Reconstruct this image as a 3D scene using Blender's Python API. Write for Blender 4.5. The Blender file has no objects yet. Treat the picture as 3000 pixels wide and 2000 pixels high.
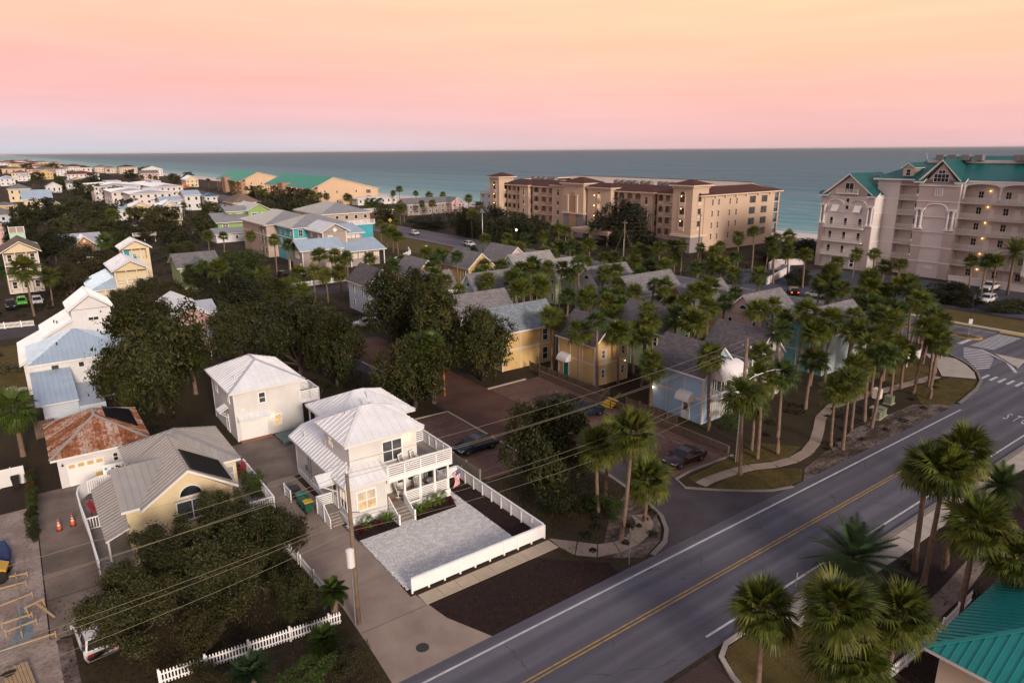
import bpy, math, random
from mathutils import Vector, Matrix

# World frame: X runs along the street, Y away from it, Z up; metres.
R = math.radians
random.seed(11)
sc = bpy.context.scene
COL = sc.collection

# ------------------------------------------------------------------ camera
HEAD, PITCH, ROLL = R(36.0), math.atan(0.28), R(0.45)
fwd = Vector((math.sin(HEAD) * math.cos(PITCH), math.cos(HEAD) * math.cos(PITCH), -math.sin(PITCH)))
rt0 = Vector((math.cos(HEAD), -math.sin(HEAD), 0.0))
up0 = rt0.cross(fwd)
rt = rt0 * math.cos(ROLL) - up0 * math.sin(ROLL)
up = up0 * math.cos(ROLL) + rt0 * math.sin(ROLL)
cam_data = bpy.data.cameras.new('camera')
cam_data.sensor_width = 36.0
cam_data.lens = 24.0
cam_data.clip_start = 0.5
cam_data.clip_end = 200000.0
cam = bpy.data.objects.new('camera', cam_data)
COL.objects.link(cam)
cm = Matrix((rt, up, -fwd)).transposed().to_4x4()
cm.translation = Vector((0, 0, 29.0))
cam.matrix_world = cm
sc.camera = cam

# ------------------------------------------------------------------ sky
world = bpy.data.worlds.new('World')
sc.world = world
world.use_nodes = True
nt = world.node_tree
nt.nodes.clear()
wo = nt.nodes.new('ShaderNodeOutputWorld')
bg = nt.nodes.new('ShaderNodeBackground')
tc = nt.nodes.new('ShaderNodeTexCoord')
sx = nt.nodes.new('ShaderNodeSeparateXYZ')
nt.links.new(tc.outputs['Generated'], sx.inputs[0])


def ramp(stops):
    r = nt.nodes.new('ShaderNodeValToRGB')
    el = r.color_ramp.elements
    while len(el) < len(stops):
        el.new(0.5)
    for e, (p, c) in zip(el, stops):
        e.position = p
        e.color = (*c, 1)
    r.color_ramp.interpolation = 'EASE'
    return r


# sine of elevation -> colour, on the sunset side (warm) and the opposite side (cool, pinker)
warm = ramp([(0.0, (.78, .49, .50)), (.03, (.88, .50, .48)), (.07, (.96, .54, .45)), (.12, (1.0, .60, .41)), (.19, (1.0, .68, .43)),
             (.32, (.80, .65, .53)), (.55, (.46, .43, .50)), (1.0, (.33, .34, .45))])
cool = ramp([(0.0, (.57, .60, .68)), (.02, (.68, .58, .63)), (.05, (.86, .53, .55)), (.09, (.96, .50, .46)), (.16, (1.0, .58, .43)),
             (.32, (.78, .62, .54)), (.55, (.46, .43, .50)), (1.0, (.33, .34, .45))])
for r_ in (warm, cool):
    nt.links.new(sx.outputs['Z'], r_.inputs[0])
SUN_DIR = Vector((-.12, -1.0, .34)).normalized()     # towards the sun
dt = nt.nodes.new('ShaderNodeVectorMath')
dt.operation = 'DOT_PRODUCT'
dt.inputs[1].default_value = (.80, -.60, 0)
nt.links.new(tc.outputs['Generated'], dt.inputs[0])
mr = nt.nodes.new('ShaderNodeMapRange')
mr.interpolation_type = 'SMOOTHSTEP'
mr.inputs[1].default_value = -.62
mr.inputs[2].default_value = .42
nt.links.new(dt.outputs['Value'], mr.inputs[0])
mixw = nt.nodes.new('ShaderNodeMixRGB')
nt.links.new(mr.outputs[0], mixw.inputs[0])
nt.links.new(cool.outputs[0], mixw.inputs[1])
nt.links.new(warm.outputs[0], mixw.inputs[2])
# faint streaks of high cloud
mp = nt.nodes.new('ShaderNodeMapping')
mp.inputs['Scale'].default_value = (2.0, 2.0, 26.0)
nt.links.new(tc.outputs['Generated'], mp.inputs[0])
cn = nt.nodes.new('ShaderNodeTexNoise')
cn.inputs['Scale'].default_value = 1.6
cn.inputs['Detail'].default_value = 4
nt.links.new(mp.outputs[0], cn.inputs[0])
cr = nt.nodes.new('ShaderNodeMapRange')
cr.inputs[1].default_value, cr.inputs[2].default_value = .35, .75
cr.inputs[3].default_value, cr.inputs[4].default_value = .95, 1.04
nt.links.new(cn.outputs['Fac'], cr.inputs[0])
cmul = nt.nodes.new('ShaderNodeVectorMath')
cmul.operation = 'SCALE'
nt.links.new(mixw.outputs[0], cmul.inputs[0])
nt.links.new(cr.outputs[0], cmul.inputs['Scale'])
nt.links.new(cmul.outputs[0], bg.inputs[0])
bg.inputs[1].default_value = 0.98
nt.links.new(bg.outputs[0], wo.inputs[0])

# ------------------------------------------------------------------ sun
sd = bpy.data.lights.new('sun', 'SUN')
sd.energy = 3.0
sd.angle = R(12)
sd.color = (1.0, .84, .70)
sun = bpy.data.objects.new('sun', sd)
COL.objects.link(sun)
sun.rotation_euler = (-SUN_DIR).to_track_quat('-Z', 'Y').to_euler()

# ------------------------------------------------------------------ exposure
sc.view_settings.view_transform = 'Standard'
sc.view_settings.look = 'None'
sc.view_settings.exposure = 0.18
sc.view_settings.gamma = 1.0
sc.view_settings.use_curve_mapping = False
sc.cycles.max_bounces = 5
sc.cycles.diffuse_bounces = 2
sc.cycles.glossy_bounces = 2
sc.cycles.transmission_bounces = 2
sc.cycles.transparent_max_bounces = 4
sc.cycles.use_denoising = True

# ------------------------------------------------------------------ materials
MATS = {}


def _mat(name):
    m = bpy.data.materials.new(name)
    m.use_nodes = True
    n = m.node_tree
    n.nodes.clear()
    out = n.nodes.new('ShaderNodeOutputMaterial')
    b = n.nodes.new('ShaderNodeBsdfPrincipled')
    n.links.new(b.outputs[0], out.inputs[0])
    g = n.nodes.new('ShaderNodeNewGeometry')
    MATS[name] = m
    return m, n, b, g


def _noise(n, src, scale, detail=3, stretch=None, rough=.55):
    if stretch:
        mp_ = n.nodes.new('ShaderNodeMapping')
        mp_.inputs['Scale'].default_value = stretch
        n.links.new(src, mp_.inputs[0])
        src = mp_.outputs[0]
    t = n.nodes.new('ShaderNodeTexNoise')
    t.inputs['Scale'].default_value = scale
    t.inputs['Detail'].default_value = detail
    t.inputs['Roughness'].default_value = rough
    n.links.new(src, t.inputs['Vector'])
    return t.outputs['Fac']


def _map(n, src, a, b, c=0.0, d=1.0):
    r_ = n.nodes.new('ShaderNodeMapRange')
    r_.inputs[1].default_value, r_.inputs[2].default_value = a, b
    r_.inputs[3].default_value, r_.inputs[4].default_value = c, d
    n.links.new(src, r_.inputs[0])
    return r_.outputs[0]


def _mix(n, fac, a, b, mode='MIX'):
    x = n.nodes.new('ShaderNodeMixRGB')
    x.blend_type = mode
    for i, s in ((0, fac), (1, a), (2, b)):
        if isinstance(s, (int, float)):
            x.inputs[i].default_value = s
        elif isinstance(s, tuple):
            x.inputs[i].default_value = (*s, 1)
        else:
            n.links.new(s, x.inputs[i])
    return x.outputs[0]


def _math(n, op, a, b=None):
    x = n.nodes.new('ShaderNodeMath')
    x.operation = op
    for i, s in ((0, a), (1, b)):
        if s is None:
            continue
        if isinstance(s, (int, float)):
            x.inputs[i].default_value = s
        else:
            n.links.new(s, x.inputs[i])
    return x.outputs[0]


def _bump(n, b, h, strength=.4, dist=.05):
    x = n.nodes.new('ShaderNodeBump')
    x.inputs['Strength'].default_value = strength
    x.inputs['Distance'].default_value = dist
    n.links.new(h, x.inputs['Height'])
    n.links.new(x.outputs[0], b.inputs['Normal'])


def _sc(c, k):
    return tuple(min(1.0, x * k) for x in c)


def plain(name, col, rough=.7, var=.14, scale=.9, metal=0.0, spec=.35, fine=14.0, bump=.0, bscale=30):
    m, n, b, g = _mat(name)
    f = _noise(n, g.outputs['Position'], scale, 3)
    c = _mix(n, _map(n, f, .3, .7), _sc(col, 1 - var), _sc(col, 1 + var * .7))
    f2 = _noise(n, g.outputs['Position'], fine, 2)
    c = _mix(n, _map(n, f2, .3, .75, 0, .35), c, _sc(col, 1 - var * 1.6))
    n.links.new(c, b.inputs['Base Color'])
    b.inputs['Roughness'].default_value = rough
    b.inputs['Metallic'].default_value = metal
    b.inputs['Specular IOR Level'].default_value = spec
    if bump:
        _bump(n, b, _noise(n, g.outputs['Position'], bscale, 3), bump, .03)
    return m


def siding(name, col, pitch=.17, var=.07):
    """painted lap siding: fine horizontal relief, faint weathering"""
    m, n, b, g = _mat(name)
    s = n.nodes.new('ShaderNodeSeparateXYZ')
    n.links.new(g.outputs['Position'], s.inputs[0])
    z = _math(n, 'MULTIPLY', s.outputs['Z'], 1 / pitch)
    fr = _math(n, 'FRACT', z)
    f = _noise(n, g.outputs['Position'], .7, 4)
    c = _mix(n, _map(n, f, .3, .7), _sc(col, 1 - var), _sc(col, 1 + var))
    f2 = _noise(n, g.outputs['Position'], 5, 3, (1, 1, .12))
    c = _mix(n, _map(n, f2, .5, .8, 0, .25), c, _sc(col, .8))
    gap = _map(n, fr, 0, .22, .58, 1.0)
    c = _mix(n, 1.0, c, gap, 'MULTIPLY')
    n.links.new(c, b.inputs['Base Color'])
    b.inputs['Roughness'].default_value = .6
    b.inputs['Specular IOR Level'].default_value = .3
    _bump(n, b, _map(n, fr, 0, 1, 1, 0), .5, .03)
    return m


def shingle(name, col):
    m, n, b, g = _mat(name)
    s = n.nodes.new('ShaderNodeSeparateXYZ')
    n.links.new(g.outputs['Position'], s.inputs[0])
    a = _math(n, 'ADD', s.outputs['X'], s.outputs['Y'])
    cb = n.nodes.new('ShaderNodeCombineXYZ')
    n.links.new(a, cb.inputs[0])
    n.links.new(_math(n, 'MULTIPLY', s.outputs['Z'], 1.45), cb.inputs[1])
    br = n.nodes.new('ShaderNodeTexBrick')
    br.inputs['Scale'].default_value = 1.0
    br.inputs['Brick Width'].default_value = .42
    br.inputs['Row Height'].default_value = .21
    br.inputs['Mortar Size'].default_value = .014
    br.inputs['Color1'].default_value = (*_sc(col, .72), 1)
    br.inputs['Color2'].default_value = (*_sc(col, 1.28), 1)
    br.inputs['Mortar'].default_value = (*_sc(col, .45), 1)
    n.links.new(cb.outputs[0], br.inputs['Vector'])
    f = _noise(n, g.outputs['Position'], .35, 4)
    c = _mix(n, _map(n, f, .35, .7, 0, .5), br.outputs['Color'], _sc(col, .75))
    n.links.new(c, b.inputs['Base Color'])
    b.inputs['Roughness'].default_value = .85
    b.inputs['Specular IOR Level'].default_value = .2
    _bump(n, b, br.outputs['Fac'], -.4, .02)
    return m


def metal_roof(name, col, rough=.42, metal=.25, var=.10):
    m, n, b, g = _mat(name)
    oi = n.nodes.new('ShaderNodeObjectInfo')
    f = _noise(n, g.outputs['Position'], .6, 4)
    c = _mix(n, _map(n, f, .3, .7), _sc(col, 1 - var), _sc(col, 1 + var))
    c = _mix(n, _map(n, oi.outputs['Random'], 0, 1, 0, .35), c, _sc(col, .84))
    f2 = _noise(n, g.outputs['Position'], 3.2, 4)
    c = _mix(n, _map(n, f2, .55, .8, 0, .4), c, _sc(col, .72))
    n.links.new(c, b.inputs['Base Color'])
    n.links.new(_map(n, f2, .3, .7, rough - .08, rough + .14), b.inputs['Roughness'])
    b.inputs['Metallic'].default_value = metal
    return m


def rust_roof(name):
    m, n, b, g = _mat(name)
    f = _noise(n, g.outputs['Position'], 1.3, 6, None, .75)
    f2 = _noise(n, g.outputs['Position'], 5.5, 5, (1, .45, 1), .75)
    k = _math(n, 'ADD', _math(n, 'MULTIPLY', f, .5), _math(n, 'MULTIPLY', f2, .6))
    oi = n.nodes.new('ShaderNodeObjectInfo')
    k = _math(n, 'ADD', k, _map(n, oi.outputs['Random'], 0, 1, -.09, .07))
    c = _mix(n, _map(n, k, .44, .56), (.42, .33, .29), (.25, .080, .022))
    c = _mix(n, _map(n, k, .57, .72), c, (.075, .026, .012))
    n.links.new(c, b.inputs['Base Color'])
    b.inputs['Roughness'].default_value = .8
    return m


def emit(name, col, strength):
    m, n, b, g = _mat(name)
    b.inputs['Base Color'].default_value = (*_sc(col, .8), 1)
    b.inputs['Emission Color'].default_value = (*col, 1)
    b.inputs['Emission Strength'].default_value = strength
    return m


def lit_glass(name, col, strength):
    """a window with a lamp and a half drawn blind behind it"""
    m, n, b, g = _mat(name)
    f = _noise(n, g.outputs['Position'], 2.2, 3)
    c = _mix(n, _map(n, f, .35, .7), col, _sc(col, .45))
    b.inputs['Base Color'].default_value = (.2, .16, .12, 1)
    n.links.new(c, b.inputs['Emission Color'])
    b.inputs['Emission Strength'].default_value = strength
    b.inputs['Roughness'].default_value = .12
    return m


def glass(name, col=(.018, .022, .028), rough=.06):
    m, n, b, g = _mat(name)
    f = _noise(n, g.outputs['Position'], .8, 3)
    c = _mix(n, _map(n, f, .35, .7), _sc(col, .6), _sc(col, 2.2))
    n.links.new(c, b.inputs['Base Color'])
    b.inputs['Roughness'].default_value = rough
    b.inputs['IOR'].default_value = 1.5
    return m


def leaf(name, col, dark, yellow=None, trans=.22):
    m = bpy.data.materials.new(name)
    m.use_nodes = True
    n = m.node_tree
    n.nodes.clear()
    MATS[name] = m
    out = n.nodes.new('ShaderNodeOutputMaterial')
    g = n.nodes.new('ShaderNodeNewGeometry')
    oi = n.nodes.new('ShaderNodeObjectInfo')
    c = _mix(n, g.outputs['Random Per Island'], dark, col)
    f = _noise(n, g.outputs['Position'], .55, 3)
    c = _mix(n, _map(n, f, .45, .75, 0, .55), c, yellow or _sc(col, 1.25))
    c = _mix(n, _map(n, oi.outputs['Random'], 0, 1, 0, .5), c, _sc(dark, .9))
    d = n.nodes.new('ShaderNodeBsdfPrincipled')
    d.inputs['Roughness'].default_value = .5
    d.inputs['Specular IOR Level'].default_value = .25
    n.links.new(c, d.inputs['Base Color'])
    t = n.nodes.new('ShaderNodeBsdfTranslucent')
    n.links.new(c, t.inputs[0])
    mx = n.nodes.new('ShaderNodeMixShader')
    mx.inputs[0].default_value = trans
    n.links.new(d.outputs[0], mx.inputs[1])
    n.links.new(t.outputs[0], mx.inputs[2])
    n.links.new(mx.outputs[0], out.inputs[0])
    return m


# ------------------------------------------------------------------ mesh and object helpers
WM = {}
I4 = Matrix.Identity(4)


def link(o, parent=None, local=False, mw=None):
    COL.objects.link(o)
    WM[o] = mw if mw is not None else I4
    if parent is not None:
        o.parent = parent
        if local:
            WM[o] = WM[parent]
        else:
            o.matrix_parent_inverse = WM[parent].inverted()
    return o


def tag(o, label=None, cat=None, group=None, kind=None):
    for k, x in (('label', label), ('category', cat), ('group', group), ('kind', kind)):
        if x:
            o[k] = x
    return o


def thing(name, label, cat, loc=(0, 0, 0), rz=0.0, group=None):
    o = bpy.data.objects.new(name, None)
    o.empty_display_size = .3
    o.location = loc
    o.rotation_euler = (0, 0, rz)
    link(o, mw=Matrix.Translation(loc) @ Matrix.Rotation(rz, 4, 'Z'))
    return tag(o, label, cat, group)


def mesh_obj(name, me, parent=None, local=False, loc=None, rot=None, scale=None):
    o = bpy.data.objects.new(name, me)
    mw = I4
    if loc is not None:
        o.location = loc
        mw = Matrix.Translation(loc)
    if rot is not None:
        o.rotation_euler = rot
        mw = mw @ (Matrix.Rotation(rot[2], 4, 'Z') @ Matrix.Rotation(rot[1], 4, 'Y') @ Matrix.Rotation(rot[0], 4, 'X'))
    if scale is not None:
        o.scale = scale
        mw = mw @ Matrix.Diagonal((*scale, 1))
    return link(o, parent, local, mw)


class MB:
    def __init__(s):
        s.v, s.f = [], []

    def poly(s, pts):
        k = len(s.v)
        s.v += [tuple(p_) for p_ in pts]
        s.f.append(tuple(range(k, k + len(pts))))
        return s

    def box(s, x0, x1, y0, y1, z0, z1):
        k = len(s.v)
        s.v += [(x0, y0, z0), (x1, y0, z0), (x1, y1, z0), (x0, y1, z0), (x0, y0, z1), (x1, y0, z1), (x1, y1, z1), (x0, y1, z1)]
        s.f += [(k + a, k + b, k + c, k + d) for a, b, c, d in ((0, 3, 2, 1), (4, 5, 6, 7), (0, 1, 5, 4), (1, 2, 6, 5), (2, 3, 7, 6), (3, 0, 4, 7))]
        return s

    def slab(s, pts, thick):
        """closed slab: top polygon pts (ccw seen from above), pushed down by thick"""
        k, n_ = len(s.v), len(pts)
        s.v += [tuple(p_) for p_ in pts] + [(p_[0], p_[1], p_[2] - thick) for p_ in pts]
        s.f.append(tuple(range(k, k + n_)))
        s.f.append(tuple(range(k + 2 * n_ - 1, k + n_ - 1, -1)))
        s.f += [(k + i, k + n_ + i, k + n_ + (i + 1) % n_, k + (i + 1) % n_) for i in range(n_)]
        return s

    def extr(s, pts, d):
        """closed prism: polygon pts swept along vector d"""
        k, n_ = len(s.v), len(pts)
        s.v += [tuple(p_) for p_ in pts] + [(p_[0] + d[0], p_[1] + d[1], p_[2] + d[2]) for p_ in pts]
        s.f.append(tuple(range(k, k + n_)))
        s.f.append(tuple(range(k + 2 * n_ - 1, k + n_ - 1, -1)))
        s.f += [(k + i, k + n_ + i, k + n_ + (i + 1) % n_, k + (i + 1) % n_) for i in range(n_)]
        return s

    def path(s, pts, radii, n_=6, caps=True):
        pts = [Vector(p_) for p_ in pts]
        if isinstance(radii, (int, float)):
            radii = [radii] * len(pts)
        k = len(s.v)
        for i, p_ in enumerate(pts):
            d = (pts[min(i + 1, len(pts) - 1)] - pts[max(i - 1, 0)]).normalized()
            a = d.cross(Vector((0, 0, 1)) if abs(d.z) < .95 else Vector((1, 0, 0))).normalized()
            b = d.cross(a)
            for j in range(n_):
                t = 2 * math.pi * j / n_
                s.v.append(tuple(p_ + (a * math.cos(t) + b * math.sin(t)) * radii[i]))
        for i in range(len(pts) - 1):
            for j in range(n_):
                s.f.append((k + i * n_ + j, k + i * n_ + (j + 1) % n_, k + (i + 1) * n_ + (j + 1) % n_, k + (i + 1) * n_ + j))
        if caps:
            s.f.append(tuple(range(k + n_ - 1, k - 1, -1)))
            s.f.append(tuple(range(k + (len(pts) - 1) * n_, k + len(pts) * n_)))
        return s

    def lathe(s, prof, n_=12, c=(0, 0)):
        k = len(s.v)
        for r_, z in prof:
            for j in range(n_):
                t = 2 * math.pi * j / n_
                s.v.append((c[0] + r_ * math.cos(t), c[1] + r_ * math.sin(t), z))
        for i in range(len(prof) - 1):
            for j in range(n_):
                s.f.append((k + i * n_ + j, k + i * n_ + (j + 1) % n_, k + (i + 1) * n_ + (j + 1) % n_, k + (i + 1) * n_ + j))
        s.f.append(tuple(range(k + n_ - 1, k - 1, -1)))
        s.f.append(tuple(range(k + (len(prof) - 1) * n_, k + len(prof) * n_)))
        return s

    def mesh(s, name, mat_, smooth=False):
        me = bpy.data.meshes.new(name)
        me.from_pydata(s.v, [], s.f)
        me.materials.append(MATS[mat_] if isinstance(mat_, str) else mat_)
        if smooth:
            me.polygons.foreach_set('use_smooth', [True] * len(me.polygons))
        me.update()
        return me

    def obj(s, name, mat_, parent=None, local=False, smooth=False):
        return mesh_obj(name, s.mesh(name, mat_, smooth), parent, local)


_unit = {}


def bx(name, mat_, parent, x0, x1, y0, y1, z0, z1, local=False):
    """one box shaped piece; alike pieces share one mesh and differ in scale"""
    if mat_ not in _unit:
        _unit[mat_] = MB().box(-.5, .5, -.5, .5, -.5, .5).mesh('board_' + mat_, mat_)
    return mesh_obj(name, _unit[mat_], parent, local, ((x0 + x1) / 2, (y0 + y1) / 2, (z0 + z1) / 2), None,
                    (abs(x1 - x0), abs(y1 - y0), abs(z1 - z0)))


def beam(name, mat_, parent, p0, p1, w=.08, h=.08, local=False):
    """a straight bar between two points"""
    if mat_ not in _unit:
        _unit[mat_] = MB().box(-.5, .5, -.5, .5, -.5, .5).mesh('board_' + mat_, mat_)
    a, b = Vector(p0), Vector(p1)
    d = b - a
    yaw = math.atan2(d.y, d.x)
    pit = -math.asin(max(-1, min(1, d.z / d.length)))
    return mesh_obj(name, _unit[mat_], parent, local, (a + b) / 2, (0, pit, yaw), (d.length, w, h))


def struct(name, mb, mat_, kind='structure', parent=None):
    o = mb.obj(name, mat_, parent)
    if parent is None:
        o['kind'] = kind
    return o


def copy_tree(o, parent=None, loc=None, rz=None):
    c = o.copy()
    COL.objects.link(c)
    c.parent = parent
    WM[c] = WM[o]
    if loc is not None:
        c.location = loc
        WM[c] = Matrix.Translation(loc) @ Matrix.Rotation(rz or 0, 4, 'Z')
    if rz is not None:
        c.rotation_euler = (0, 0, rz)
    for ch in list(o.children):
        copy_tree(ch, c)
    return c

# ------------------------------------------------------------------ palette
WHITE = (.88, .88, .88)
plain('white_paint', WHITE, .5, .05, 1.2)
plain('white_trim', (.72, .71, .70), .5, .06, 1.2)
plain('cream_trim', (.62, .56, .50), .6, .07)
plain('door_white', (.80, .80, .79), .4, .03)
siding('siding_light_grey', (.68, .665, .645))
siding('siding_white', (.66, .65, .66))
siding('siding_cream', (.68, .56, .37))
siding('siding_pale_yellow', (.70, .58, .36))
siding('siding_yellow', (.62, .42, .18))
siding('siding_sky', (.34, .50, .68))
siding('siding_aqua', (.16, .42, .46))
siding('siding_pale_aqua', (.42, .54, .58))
siding('siding_pale_green', (.44, .56, .30))
siding('siding_pale_blue', (.50, .56, .64))
siding('siding_pink', (.58, .40, .38))
siding('siding_rose', (.46, .30, .28))
siding('siding_green', (.26, .42, .13))
siding('siding_teal', (.06, .38, .46))
siding('siding_taupe', (.34, .28, .26))
siding('siding_beige', (.46, .36, .30))
siding('siding_mauve', (.50, .46, .52))
siding('siding_mint', (.40, .62, .52))
siding('siding_orange_shingle', (.42, .20, .09), .22)
plain('stucco_beige', (.54, .40, .30), .85, .06, .25, bump=.15)
plain('stucco_light', (.64, .51, .41), .85, .05, .25)
plain('stucco_grey', (.27, .24, .25), .85, .06, .25)
plain('stucco_tan', (.62, .44, .30), .85, .07, .2)
plain('stucco_brown', (.36, .22, .15), .85, .07, .2)
plain('stucco_pale', (.66, .60, .585), .85, .05, .2)
plain('stucco_pink', (.48, .40, .385), .85, .05, .2)
plain('stucco_cream', (.62, .52, .42), .85, .06, .2)
plain('stone_tile', (.46, .28, .18), .8, .3, 1.8)
metal_roof('metal_white', (.76, .77, .79), .45, .05)
metal_roof('metal_pale', (.43, .45, .50), .42, .15)
metal_roof('metal_blue', (.40, .50, .60), .4, .2)
metal_roof('metal_grey', (.30, .30, .31), .45, .25)
metal_roof('metal_warm_grey', (.34, .32, .30), .5, .15)
metal_roof('metal_teal', (.008, .11, .108), .42, .05)
metal_roof('metal_turquoise', (.010, .205, .19), .40, .05)
metal_roof('metal_green', (.010, .21, .16), .45, .0)
metal_roof('metal_dark_blue', (.05, .12, .20), .42, .1)
rust_roof('metal_rust')
shingle('shingle_grey', (.19, .18, .19))
shingle('shingle_dark', (.12, .11, .12))
shingle('shingle_light', (.28, .27, .27))
shingle('shingle_blue', (.19, .22, .25))
shingle('shingle_brown', (.085, .035, .028))
shingle('shingle_tan', (.20, .15, .11))
shingle('shingle_red', (.20, .045, .035))
plain('solar_black', (.010, .010, .012), .75, .3, 3, spec=.1)
plain('flat_roof_white', (.66, .60, .56), .8, .08, .2)
plain('dark_metal', (.03, .03, .032), .5, .2)
plain('grey_metal', (.25, .25, .26), .45, .15, 2, metal=.4)
plain('galvanised', (.42, .43, .44), .4, .1, 3, metal=.6)
plain('bronze_pipe', (.07, .04, .03), .5, .1)
plain('painted_recess_shade', (.06, .045, .04), .9, .15)  # shade of the open tower arches, put into a flat dark colour
plain('wood_deck', (.30, .26, .23), .8, .18, 3, fine=26)
plain('deck_green', (.12, .19, .18), .7, .12, 2)
plain('wood_fence', (.15, .10, .075), .9, .3, 2.2, fine=18)
plain('wood_weathered', (.26, .23, .19), .9, .25, 2.2, fine=18)
plain('wood_pole', (.20, .145, .10), .9, .3, 2.5, fine=30)
plain('wood_new', (.40, .28, .155), .75, .15, 2.5)
plain('orange_pole', (.55, .16, .04), .6, .1)
plain('wire', (.22, .19, .14), .6, .1)
plain('wire_dark', (.16, .13, .11), .6, .1)
glass('glass')
glass('glass_grey', (.06, .065, .07), .1)
plain('blind', (.62, .52, .42), .6, .12, 3)
plain('curtain', (.34, .36, .36), .7, .15, 2)
lit_glass('glass_lit', (1.0, .60, .26), .75)
lit_glass('glass_blind_lit', (1.0, .74, .48), .55)
emit('bulb', (1.0, .55, .18), 5)
emit('bulb_white', (1.0, .82, .58), 5)
emit('tail_lit', (1.0, .08, .03), 3)
plain('yellow_paint', (.62, .40, .02), .6, .1)
plain('safety_orange', (.75, .12, .02), .5, .08)
plain('rubber', (.015, .015, .016), .8, .2)
plain('blue_paint', (.02, .30, .45), .5, .08)
plain('teal_plastic', (.02, .20, .16), .4, .1)
plain('green_plastic', (.02, .10, .06), .4, .1)
plain('yellow_plastic', (.66, .42, .03), .45, .1)
plain('red_cloth', (.34, .04, .06), .8, .15, 5)
plain('blue_tarp', (.02, .05, .17), .5, .25, 5)
plain('canvas_white', (.74, .70, .70), .8, .05)
plain('navy', (.02, .035, .09), .6, .1)
plain('flag_red', (.50, .03, .05), .8, .06)
plain('flag_white', (.78, .76, .75), .8, .04)
plain('flag_blue', (.03, .05, .20), .8, .06)
plain('wicker_dark', (.05, .05, .055), .8, .2)
plain('sign_yellow', (.75, .50, .03), .5, .05)
plain('sign_white', (.72, .70, .70), .5, .05)
plain('sign_back', (.30, .30, .31), .5, .05)
plain('utility_green', (.16, .19, .12), .6, .1)
plain('ac_grey', (.20, .19, .19), .7, .2, 3)
plain('terracotta', (.30, .13, .08), .8, .15)

# ground covers
plain('concrete', (.31, .24, .195), .9, .22, .5, fine=9, bump=.2)
plain('concrete_light', (.42, .37, .32), .9, .14, .8, fine=9, bump=.15)
plain('concrete_warm', (.44, .36, .27), .9, .16, .8, fine=9, bump=.15)
plain('concrete_stained', (.21, .162, .132), .9, .42, .35, fine=5, bump=.2)
plain('kerb', (.20, .175, .155), .9, .15, 1.2)
plain('white_line', (.52, .51, .52), .8, .22, 1.5, fine=20)
plain('mulch', (.024, .009, .008), 1.0, .6, 2.5, fine=22, bump=1.0, bscale=16)
plain('pine_straw', (.045, .026, .020), 1.0, .5, 1.6, fine=18, bump=.8, bscale=14)
plain('kerb_yellow', (.42, .28, .05), .9, .2, 1.5)


def two_tone(name, a, b, c, s1, s2, bump=.5, rough=.95, stretch=None):
    m, n, bs, g = _mat(name)
    f = _noise(n, g.outputs['Position'], s1, 5, stretch, .65)
    f2 = _noise(n, g.outputs['Position'], s2, 4)
    col = _mix(n, _map(n, f, .42, .60), a, b)
    col = _mix(n, _map(n, f2, .48, .72, 0, .8), col, c)
    n.links.new(col, bs.inputs['Base Color'])
    bs.inputs['Roughness'].default_value = rough
    bs.inputs['Specular IOR Level'].default_value = .15
    _bump(n, bs, f2, bump, .06)
    return m


two_tone('ground_mix', (.040, .029, .020), (.052, .040, .020), (.018, .012, .010), .16, 3.5)
two_tone('lawn', (.085, .066, .020), (.125, .085, .030), (.050, .046, .014), .5, 7.0)
two_tone('dirt_verge', (.060, .042, .034), (.20, .16, .145), (.035, .022, .018), .55, 2.6, stretch=(.5, 1.2, 1))
two_tone('sand_lot', (.27, .21, .175), (.38, .31, .27), (.16, .12, .10), .5, 4.5)
two_tone('beach_sand', (.60, .52, .49), (.68, .60, .57), (.50, .43, .40), .05, 1.2, .2)
two_tone('trench_sand', (.16, .20, .22), (.24, .27, .28), (.12, .14, .15), .8, 4.0)

# asphalt: darker wheel tracks follow the road, patches and cracks
m, n, bs, g = _mat('asphalt')
f = _noise(n, g.outputs['Position'], .22, 4, (.10, 2.2, 1))
f2 = _noise(n, g.outputs['Position'], 26, 2)
f3 = _noise(n, g.outputs['Position'], .35, 5)
c = _mix(n, _map(n, f, .34, .66), (.074, .070, .090), (.150, .145, .175))
sy = n.nodes.new('ShaderNodeSeparateXYZ')
n.links.new(g.outputs['Position'], sy.inputs[0])
trk = _math(n, 'COSINE', _math(n, 'MULTIPLY', _math(n, 'ADD', sy.outputs['Y'], _math(n, 'MULTIPLY', f3, .5)), 3.59))
c = _mix(n, _math(n, 'MULTIPLY', _map(n, trk, -.2, 1, 0, .55), _map(n, f, .25, .6)), c, (.060, .057, .074))
c = _mix(n, _map(n, f3, .5, .75, 0, .5), c, (.095, .085, .10))
c = _mix(n, _map(n, f2, .42, .7, 0, .40), c, (.07, .064, .076))
vo = n.nodes.new('ShaderNodeTexVoronoi')
vo.feature = 'DISTANCE_TO_EDGE'
vo.inputs['Scale'].default_value = .16
wv = n.nodes.new('ShaderNodeVectorMath')
wv.operation = 'ADD'
nz = n.nodes.new('ShaderNodeTexNoise')
nz.inputs['Scale'].default_value = .9
nz.inputs['Detail'].default_value = 5
n.links.new(g.outputs['Position'], nz.inputs['Vector'])
n.links.new(g.outputs['Position'], wv.inputs[0])
n.links.new(nz.outputs['Color'], wv.inputs[1])
n.links.new(wv.outputs[0], vo.inputs['Vector'])
crk = _math(n, 'MULTIPLY', _map(n, vo.outputs['Distance'], .0, .009, 1, 0), _map(n, f3, .48, .56))
c = _mix(n, _math(n, 'MULTIPLY', crk, .6), c, (.03, .027, .03))
spot = _noise(n, g.outputs['Position'], 1.1, 3)
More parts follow.
